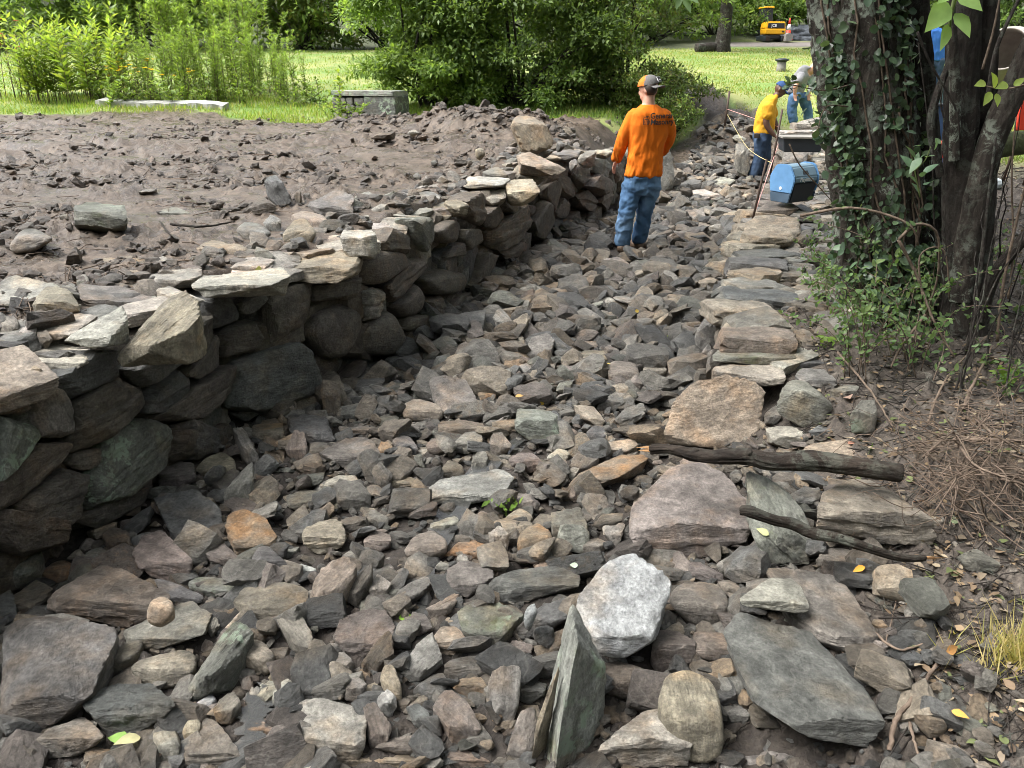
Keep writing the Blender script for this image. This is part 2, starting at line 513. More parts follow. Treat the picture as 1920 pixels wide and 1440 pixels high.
# ------------------------------------------------------------------ stones
_ICO = {}
def ico(level):
    if level not in _ICO:
        bm = bmesh.new()
        bmesh.ops.create_icosphere(bm, subdivisions=level, radius=1.0)
        V = np.array([v.co[:] for v in bm.verts])
        V /= np.linalg.norm(V, axis=1)[:, None]
        Fc = np.array([[v.index for v in f.verts] for f in bm.faces])
        bm.free()
        _ICO[level] = (V, Fc)
    return _ICO[level]
def hull_planes(q, merge=0.985):
    """planes of the convex hull; neighbours closer than MERGE are taken together (few, flat, broken faces)"""
    bm = bmesh.new()
    for v in q: bm.verts.new(v)
    bmesh.ops.convex_hull(bm, input=bm.verts[:])
    bm.normal_update()
    rows = []
    for f in bm.faces:
        n = np.array(f.normal)
        if np.linalg.norm(n) < 0.5: continue
        d = float(n @ np.array(f.verts[0].co))
        if d < 0: n, d = -n, -d
        rows.append((f.calc_area(), n, max(d, 0.04)))
    bm.free()
    rows.sort(key=lambda r: -r[0])
    N, D = [], []
    for ar, n, d in rows:
        if any(m @ n > merge for m in N): continue
        N.append(n); D.append(d)
    if merge < 0.98:
        for ax in range(3):
            for s in (-1, 1):
                n = np.zeros(3); n[ax] = s
                N.append(n); D.append(1.0)
    return np.array(N), np.array(D)
def rock_mesh(name, pts, level=4, k=26, rough=0.05, seed=0, strata=1.0, chips=0):
    """a stone: the hull of PTS with worn edges, broken layers and roughness; returns mesh, centre, axes"""
    pts = np.asarray(pts, float)
    c = (pts.max(0) + pts.min(0)) / 2 * 0.5 + pts.mean(0) * 0.5
    d = pts - c
    w, E = np.linalg.eigh(d.T @ d)
    E = E[:, ::-1]
    if np.linalg.det(E) < 0: E[:, 2] *= -1
    q = d @ E
    ext = np.maximum(np.abs(q).max(0), 0.012)
    n, D = hull_planes(q / ext, 0.985 if k < 20 else 0.90)
    if chips:                                   # chipped corners and spalled faces
        rr = np.random.default_rng(seed + 77)
        cn = rr.normal(0, 1, (chips, 3)); cn /= np.linalg.norm(cn, axis=1)[:, None]
        hsup = (cn @ (q / ext).T).max(1)
        n = np.vstack([n, cn]); D = np.concatenate([D, hsup * rr.uniform(0.84, 0.98, chips)])
    V0, Fc = ico(level)
    t = np.maximum(0, V0 @ n.T) / D
    tm = t.max(1)
    r = 1 / (tm * np.power(t / tm[:, None], k).sum(1) ** (1.0 / k))
    v = V0 * r[:, None] * (1.03 if k < 20 else 0.985)
    size = float(np.prod(ext) ** (1 / 3.0))
    pv = v * ext
    off = seed * 13.37
    s1 = fbm(pv / size * 1.1 + off, 3, seed)
    s2 = fbm(pv / size * 3.7 + off, 4, seed + 5, 0.6)
    # broken foliation: each layer along the thin axis juts out or lies back by its own amount
    lay = pv[:, 2] / size * 5.5 + 0.8 * fbm(pv / size * 1.4 + off, 2, seed + 9)
    st = vnoise(np.stack([np.floor(lay) * 1.7, np.full(len(lay), off), s1 * 0.3], 1), seed) * sstep(0, 0.25, lay - np.floor(lay))
    outw = v / ext
    outw /= np.linalg.norm(outw, axis=1)[:, None]
    side = 1 - np.abs(outw[:, 2])
    amp = size * (rough * (0.45 * s1 + 0.55 * s2) + strata * 0.05 * st * (0.25 + side))
    pv = pv + outw * amp[:, None]
    me = mesh(name, pv, Fc, True)
    if k >= 20: me.set_sharp_from_angle(angle=R(24))
    return me, c, E, ext
COLOURS = {'g': ((0.180, 0.170, 0.156), 'grey'), 'd': ((0.106, 0.106, 0.105), 'dark slate grey'), 'b': ((0.160, 0.138, 0.116), 'brown'),
           't': ((0.255, 0.218, 0.175), 'tan'), 'r': ((0.180, 0.155, 0.142), 'reddish brown'), 'p': ((0.300, 0.282, 0.255), 'pale grey'),
           'w': ((0.36, 0.365, 0.365), 'whitish'), 'e': ((0.178, 0.180, 0.158), 'greenish grey'), 'o': ((0.215, 0.168, 0.122), 'rusty brown'),
           'k': ((0.112, 0.095, 0.080), 'mud-stained dark brown')}
COLOURS = {k_: ((c_[0] * 1.0, c_[1] * 1.005, c_[2] * 0.965), w_) for k_, (c_, w_) in COLOURS.items()}
STONES = []         # records of the loose stones for their labels
FOOT = []           # x, y, radius: ground taken
def put_stone(pts, code, seed, parent=None, name='stone', level=4, k=None, mat=None, bright=1.0):
    rnd = code[1:2] == 'r'
    kk = k or (10 if rnd else random.choice((60, 100, 150)))
    me, c, E, ext = rock_mesh(name, pts, level, kk, 0.03 if rnd else 0.05, seed, 0.25 if rnd else 1.0, 0 if rnd else 4)
    m = mat or {'e': M_ROCK_M, 'o': M_ROCK_O, 'b': M_ROCK_O if random.random() < 0.3 else M_ROCK}.get(code[0], M_ROCK)
    me.materials.append(m)
    o = bpy.data.objects.new(name, me)
    COL.objects.link(o)
    Mx = Matrix([[E[0, 0], E[0, 1], E[0, 2], c[0]], [E[1, 0], E[1, 1], E[1, 2], c[1]], [E[2, 0], E[2, 1], E[2, 2], c[2]], [0, 0, 0, 1]])
    if parent is not None:
        o.parent = parent
        o.matrix_parent_inverse = Matrix.Translation(parent.location).inverted()
    o.matrix_basis = Mx
    b = np.array(COLOURS[code[0]][0]) * random.uniform(0.86, 1.16) * bright
    b *= np.array([random.uniform(0.95, 1.06), 1, random.uniform(0.94, 1.05)])
    o.color = (b[0], b[1], b[2], random.uniform(0.55, 1.25))
    return o, c, ext
def bed_points(poly, f, zb=None, dscale=1.0):
    """a stone lying on ground ZB (None: the terrain) that fills POLY as seen; F: share of its seen height that is front face"""
    P = np.array(poly, float)
    vmin, vmax = P[:, 1].min(), P[:, 1].max()
    ub = P[P[:, 1].argmax(), 0]
    if zb is None:
        g = sight(ub, vmax)
        y0, z0 = g[1], g[2]
    else:
        g = on_z(ub, vmax, zb)
        y0, z0 = g[1], zb
    f = min(max(f, 0.06), 0.9)
    vs = vmax - f * (vmax - vmin)
    W = (P[:, 0].max() - P[:, 0].min()) / ppm(y0, z0)
    hf = (vmax - vs) / ppm(y0, z0)
    lean = 0.25 * hf
    zt = at_y(ub, vs, y0 + lean)[2]
    try: Dh = on_z(ub, vmin, min(zt, CAMZ - 0.3))[1] - y0
    except Exception: Dh = W
    if Dh <= 0: Dh = W
    D = max(min(Dh, 1.0 * W * dscale), 0.3 * W * dscale)
    pts = []
    # cut points of the outline on the edge between top and front
    cuts = []
    n = len(P)
    for i in range(n):
        a, b = P[i], P[(i + 1) % n]
        if (a[1] - vs) * (b[1] - vs) < 0:
            t = (vs - a[1]) / (b[1] - a[1])
            cuts.append(a + t * (b - a))
    um = P[:, 0].mean()
    for u, v in cuts: pts.append(at_y(u, v, y0 + lean + 0.18 * D * random.random()))
    if len(cuts) >= 2:
        cc = np.array(cuts)
        a, b = cc[cc[:, 0].argmin()], cc[cc[:, 0].argmax()]
        for t in (0.3, 0.7):
            q = a + (b - a) * (t + random.uniform(-0.1, 0.1))
            pts.append(at_y(q[0], q[1] + random.uniform(-0.1, 0.1) * (vmax - vs), y0 + lean * random.uniform(0.3, 0.9)))
    for u, v in P:
        if v <= vs:
            s = (vs - v) / max(1e-6, vs - vmin)
            p = at_y(u, v, y0 + lean + s * D)
            pts.append(p)
            if s > 0.25:
                q = p.copy()
                q[2] = min(p[2] - 0.25 * W * 0.5, max(z0 - 0.04, p[2] - 0.8 * W))
                q[0] += (at_y(um, v, p[1])[0] - q[0]) * 0.14
                pts.append(q)
        else:
            s = (v - vs) / max(1e-6, vmax - vs)
            pts.append(at_y(u, v, y0 + lean * (1 - s)))
    b = at_y(um, vmax, y0 + 0.55 * D); b[2] = z0 - 0.05
    pts.append(b)
    return np.array(pts), W
def wall_hit(u, v):
    d = ray(u, v)
    t = np.linspace(1.0, 14, 900)
    x, y = d[0] * t, d[1] * t
    g = x - xl(y)
    k = np.where(np.sign(g[1:]) != np.sign(g[:-1]))[0]
    tt = t[k[0]] if len(k) else 8.0
    return np.array([0, 0, CAMZ]) + d * tt
def wall_points(poly, bulge=0.16):
    P = np.array([wall_hit(u, v) for u, v in poly])
    c = P.mean(0)
    y = c[1]
    tx = np.array([xl(y + 0.25) - xl(y - 0.25), 0.5, 0]); tx /= np.linalg.norm(tx)
    n = np.array([tx[1], -tx[0], 0])
    size = np.sqrt(np.prod(np.sort(np.ptp(P, axis=0))[1:]))
    b = bulge * size
    pts = list(P - n * 0.35 * b)
    sh = (np.array([random.uniform(-1, 1), random.uniform(-1, 1), random.uniform(-0.6, 1)]) * 0.06 * size)
    for p in P:
        w = random.uniform(0.66, 0.94)
        pts.append(c + sh + (p - c) * w + n * b * random.uniform(0.45, 0.95))
        pts.append(c + (p - c) * 0.88 - n * max(0.18, 0.5 * size))
    return np.array(pts), size
def parse(txt, ox, oy, sc=3.0):
    out = []
    for ln in txt.strip().splitlines():
        ln = ln.strip()
        if not ln: continue
        lab = None
        if '#' in ln: ln, lab = [s.strip() for s in ln.split('#')]
        head, body = [s.strip() for s in ln.split('|')]
        h = head.split()
        poly = [tuple(float(t) for t in s.split(',')) for s in body.split()]
        poly = [(ox + a / sc, oy + b / sc) for a, b in poly]
        out.append((h[0], float(h[1]) if len(h) > 1 else 0.4, dict(s.split('=') for s in h[2:]), poly, lab))
    return out
# ------------------------------------------------------------------ stones read off the photograph: colour code (+r = rounded), front-face share | outline
# cap stones of the terrace wall
CAPS = parse('''
p .25|0,110 130,105 330,150 380,190 200,240 110,330 0,320
t .5|165,270 220,200 290,160 400,190 460,310 330,330 200,370
p .2|210,330 430,315 560,330 400,450 330,470 210,440
p .25|340,475 560,350 690,270 720,340 620,470 520,525
p .35|500,220 640,140 760,150 850,200 990,330 900,400 740,390 600,300 530,320
t .3|650,560 900,400 930,230 1040,190 1110,230 1135,310 1080,400 780,580 670,630
p .4|1045,150 1120,110 1480,90 1590,55 1640,120 1520,170 1280,215 1150,240
p .35|820,100 1000,65 1160,55 1160,100 1050,140 980,170 870,180
t .5|1625,85 1680,10 1760,-30 2060,-40 1990,110 1880,155 1660,150
o .4|530,20 640,-10 800,0 900,50 860,90 680,90 600,70
tr .5|650,130 720,75 790,75 820,130 760,160
p .4|50,500 180,460 290,485 500,520 515,590 350,700 260,660 170,600 130,560
t .6|0,540 130,555 240,640 255,690 170,790 0,710
g .5|430,110 480,90 510,150 460,195 430,160
p .4|95,430 170,360 210,410 200,450 130,470
b .5|0,330 60,325 110,360 100,430 40,450 0,440
p .35|1280,70 1400,0 1540,0 1545,25 1480,75 1380,90
g .5|330,160 420,150 440,200 400,240 340,220
b .5|200,430 260,410 300,470 240,490
p .35|870,195 940,165 1010,195 1160,250 1110,270 960,235
''', 0, 480) + parse('''
p .6|0,1290 180,1285 205,1330 150,1430 40,1440 0,1400
p .2|0,1220 150,1200 180,1240 120,1280 0,1285
p .3|170,1250 260,1240 290,1290 220,1325 170,1300
g .5|75,1100 150,1070 215,1115 200,1140 90,1170 70,1140
t .4|330,1160 500,1140 620,1150 635,1220 560,1270 520,1240 380,1200
g .3|340,1060 480,1070 560,1100 550,1140 480,1140 330,1110
g .3|570,1130 650,1065 790,1060 810,1140 740,1110 700,1140 600,1140
t .4|570,1130 640,1115 715,1140 660,1200 600,1160
b .4|440,1060 520,1050 600,1070 560,1085 460,1085
g .4|480,1050 560,1015 640,1030 645,1060 580,1070
p .4|800,1060 920,1050 930,1110 830,1150 810,1110
t .5|920,1040 960,1005 1080,1000 1120,1060 1090,1100 1000,1150 930,1090
g .3|790,960 880,930 940,980 930,1000 820,995
p .3|660,1050 700,980 830,1000 960,1000 900,1050 760,1060
t .4|980,870 1040,845 1270,945 1270,975 1180,990 1110,950 1010,920
t .4|955,970 990,920 1100,930 1110,965 1175,985 1080,1040
g .5|1165,850 1230,835 1350,840 1345,880 1240,900
g .5|1330,880 1380,845 1440,850 1360,930 1330,920
p .5|1420,840 1520,835 1535,860 1500,880 1440,870
g .5|1280,905 1320,890 1330,920 1290,960
t .5|1130,880 1180,865 1250,880 1240,900 1160,900
g .4|190,1150 330,1180 380,1230 260,1240 200,1200
b .4|260,1150 340,1140 380,1160 340,1180 270,1180
''', 640, 0)
FACES = parse('''
d|260,700 350,705 520,600 520,530 640,530 675,630 640,700 400,820 300,770
b|0,720 60,740 190,850 130,895 0,900
g|160,790 250,725 350,750 400,830 400,1000 340,1030 230,1030 220,950
k|400,830 650,660 780,730 830,800 800,890 620,1000 590,1060 430,1110 400,1030
e .4 l=1|0,920 90,915 230,960 190,1070 90,1170 0,1240
k|0,1240 100,1180 200,1060 430,1050 370,1170 220,1300 100,1400 0,1440
k|100,1400 220,1310 380,1190 500,1230 500,1330 440,1500 120,1520
k|380,1160 430,1110 580,1080 570,1160 500,1215 420,1200
e .4 l=1|470,1440 500,1290 600,1180 620,1010 800,910 870,920 915,990 880,1080 870,1180 700,1320 560,1430
d|690,640 880,560 900,510 1000,520 1010,600 940,660 820,740 760,710
d|810,800 850,740 990,630 1080,680 1060,780 920,870 810,890
k|950,500 1080,410 1190,330 1210,400 1180,470 1110,590 1020,610
k|1040,680 1180,440 1220,440 1215,640 1130,690
k|850,900 1010,830 1130,720 1290,600 1300,680 1240,770 1200,860 1080,940 900,950
d|1150,250 1300,215 1350,350 1330,370 1200,420
d|1330,260 1470,170 1510,240 1440,310 1350,330
k|1480,270 1520,180 1740,150 1750,280 1720,400 1600,470 1500,520 1560,350
k|1220,440 1330,380 1440,360 1490,460 1440,540 1250,570
d|1250,780 1290,640 1420,560 1660,480 1740,560 1810,600 1825,760 1700,850 1440,910 1270,870
k|890,970 1180,970 1220,1050 1320,1090 1200,1150 900,1160
d|1330,900 1440,810 1470,890 1390,945
k|1760,170 1920,150 2030,120 2040,200 1900,250 1780,260
kr|1720,430 1800,320 1960,260 2050,290 2060,420 1950,580 1840,600
k|640,1250 760,1180 880,1180 870,1330 760,1400 600,1420
k|0,1450 110,1440 420,1500 360,1620 150,1700 0,1650
k|420,1500 560,1440 700,1340 840,1300 830,1400 700,1470 560,1540
k|1180,970 1290,940 1320,1060 1230,1040
''', 0, 480) + parse('''
g|110,200 190,175 245,200 250,270 200,360 130,370 120,260
kr|110,560 100,440 150,370 260,280 340,410 370,480 310,560 200,575
kr|110,30 200,-40 370,-20 390,60 280,130 170,180 110,160
k|250,170 380,30 470,0 480,60 380,200 300,270
kr|310,280 440,150 475,230 440,330 350,350
kr|470,120 580,70 700,90 715,150 640,220 520,230 470,180
k|480,250 560,220 590,290 560,340 500,320
k|0,100 100,90 110,230 20,250 -40,200
k|730,190 790,60 800,-20 860,0 800,120 760,200
k|370,340 480,330 500,400 400,440 350,410
k|560,340 650,230 720,200 740,260 640,350
''', 640, 480) + parse('''
k|690,1130 790,1070 815,1180 800,1270 740,1260
k|1130,1050 1200,1010 1230,1040 1210,1130 1180,1200 1130,1110
k|885,1120 960,1110 1000,1150 960,1220 900,1180
k|830,1300 900,1240 1040,1130 1055,1250 1000,1360 900,1420 850,1400
k|815,1200 870,1150 920,1230 850,1290 815,1280
k|1060,1250 1150,1110 1180,1230 1110,1350 1070,1360
k|1050,1160 1090,1150 1100,1200 1060,1220
k|1180,1200 1240,1110 1300,1140 1250,1230 1190,1240
d|1180,1340 1180,1250 1250,1200 1250,1310
k|1190,1000 1270,990 1300,1040 1290,1130 1220,1090
k|1270,960 1380,900 1400,1000 1340,1070 1290,1000
k|1310,1100 1380,1060 1440,1120 1400,1190 1330,1170
g|1400,880 1480,860 1510,930 1480,1010 1400,960
k|1350,1040 1440,970 1500,1040 1460,1130 1400,1080
k|1260,1250 1330,1180 1350,1240 1300,1270
k|1320,1250 1400,1200 1370,1290 1330,1290
e|410,1230 490,1220 520,1350 470,1420 430,1340
kr|530,1300 640,1220 690,1260 650,1370 560,1370
kr|690,1360 700,1290 790,1290 800,1360 720,1420
k|210,1370 300,1280 390,1340 400,1430 230,1440
k|1430,1130 1500,1050 1530,1120 1470,1200
k|1500,950 1560,900 1580,990 1530,1050
k|1380,1200 1450,1150 1450,1250 1400,1270
k|640,1380 690,1360 700,1440 600,1450
k|900,1420 1000,1360 1060,1370 1020,1440 920,1460
''', 640, 0)
# stones lying on the mud (z of the terrace)
MUDST = parse('''
e .6|415,1170 500,1130 700,1150 715,1190 690,1300 500,1270 420,1260 # blocky dark stone::dark layered block of stone lying alone on the churned mud
gr .6|30,1390 110,1290 200,1275 310,1340 200,1410 60,1430 # muddy cobble::rounded muddy grey cobble lying on the mud above the wall
d .8|1485,1010 1540,980 1590,1020 1650,1140 1570,1170 1500,1100 # upright muddy stone::dark muddy stone standing upright above the wall top
k .6|1380,1180 1470,1100 1560,1150 1540,1200 1430,1210
gr .6|1315,1290 1380,1240 1480,1260 1535,1310 1470,1370 1400,1380
g .5|1475,1250 1520,1195 1590,1250 1570,1320 1500,1290
tr .6|1585,1310 1650,1230 1720,1220 1790,1310 1740,1390 1650,1400 1590,1370
tr .5|1630,1210 1700,1180 1830,1210 1875,1300 1800,1310 1760,1250
g .4|1710,1160 1860,1070 1920,1070 1990,1100 1990,1200 1870,1230
t .4|1100,1400 1180,1345 1390,1390 1400,1410 1320,1440 1150,1440
g .4|880,1190 1000,1160 1070,1200 1060,1225 900,1210
g .2|790,1070 890,1055 860,1075 770,1085
k .8|1650,1090 1690,1060 1700,1130 1670,1160
k .8|1700,1090 1740,1080 1750,1130 1710,1140
b .6|330,1210 380,1200 390,1230 340,1240
b .6|290,1270 340,1255 360,1285 310,1290
''', 0, 0) + parse('''
t .7|945,700 990,640 1060,645 1130,680 1165,720 1215,830 1120,845 1020,855 990,800 # big tan boulder::big tan boulder half sunk in a heap of mud on the terrace
t .6|785,690 830,645 910,640 930,670 860,700 # tan boulder on the mud::smooth tan boulder showing on top of the mud heap
b .6|620,640 660,612 730,680 690,710 640,680
tr .6|750,840 790,825 815,870 780,880 # yellow cobble::small yellowish cobble stuck in the mud heap
gr .6|395,990 430,965 455,1000 430,1020
k .5|160,780 220,745 310,735 240,780
g .6|500,910 530,900 540,920 510,930
g .5|1205,800 1230,785 1265,820 1230,835
g .5|1105,840 1150,825 1200,850 1150,870
p .5|370,740 410,725 440,750 380,755
''', 640, 0)
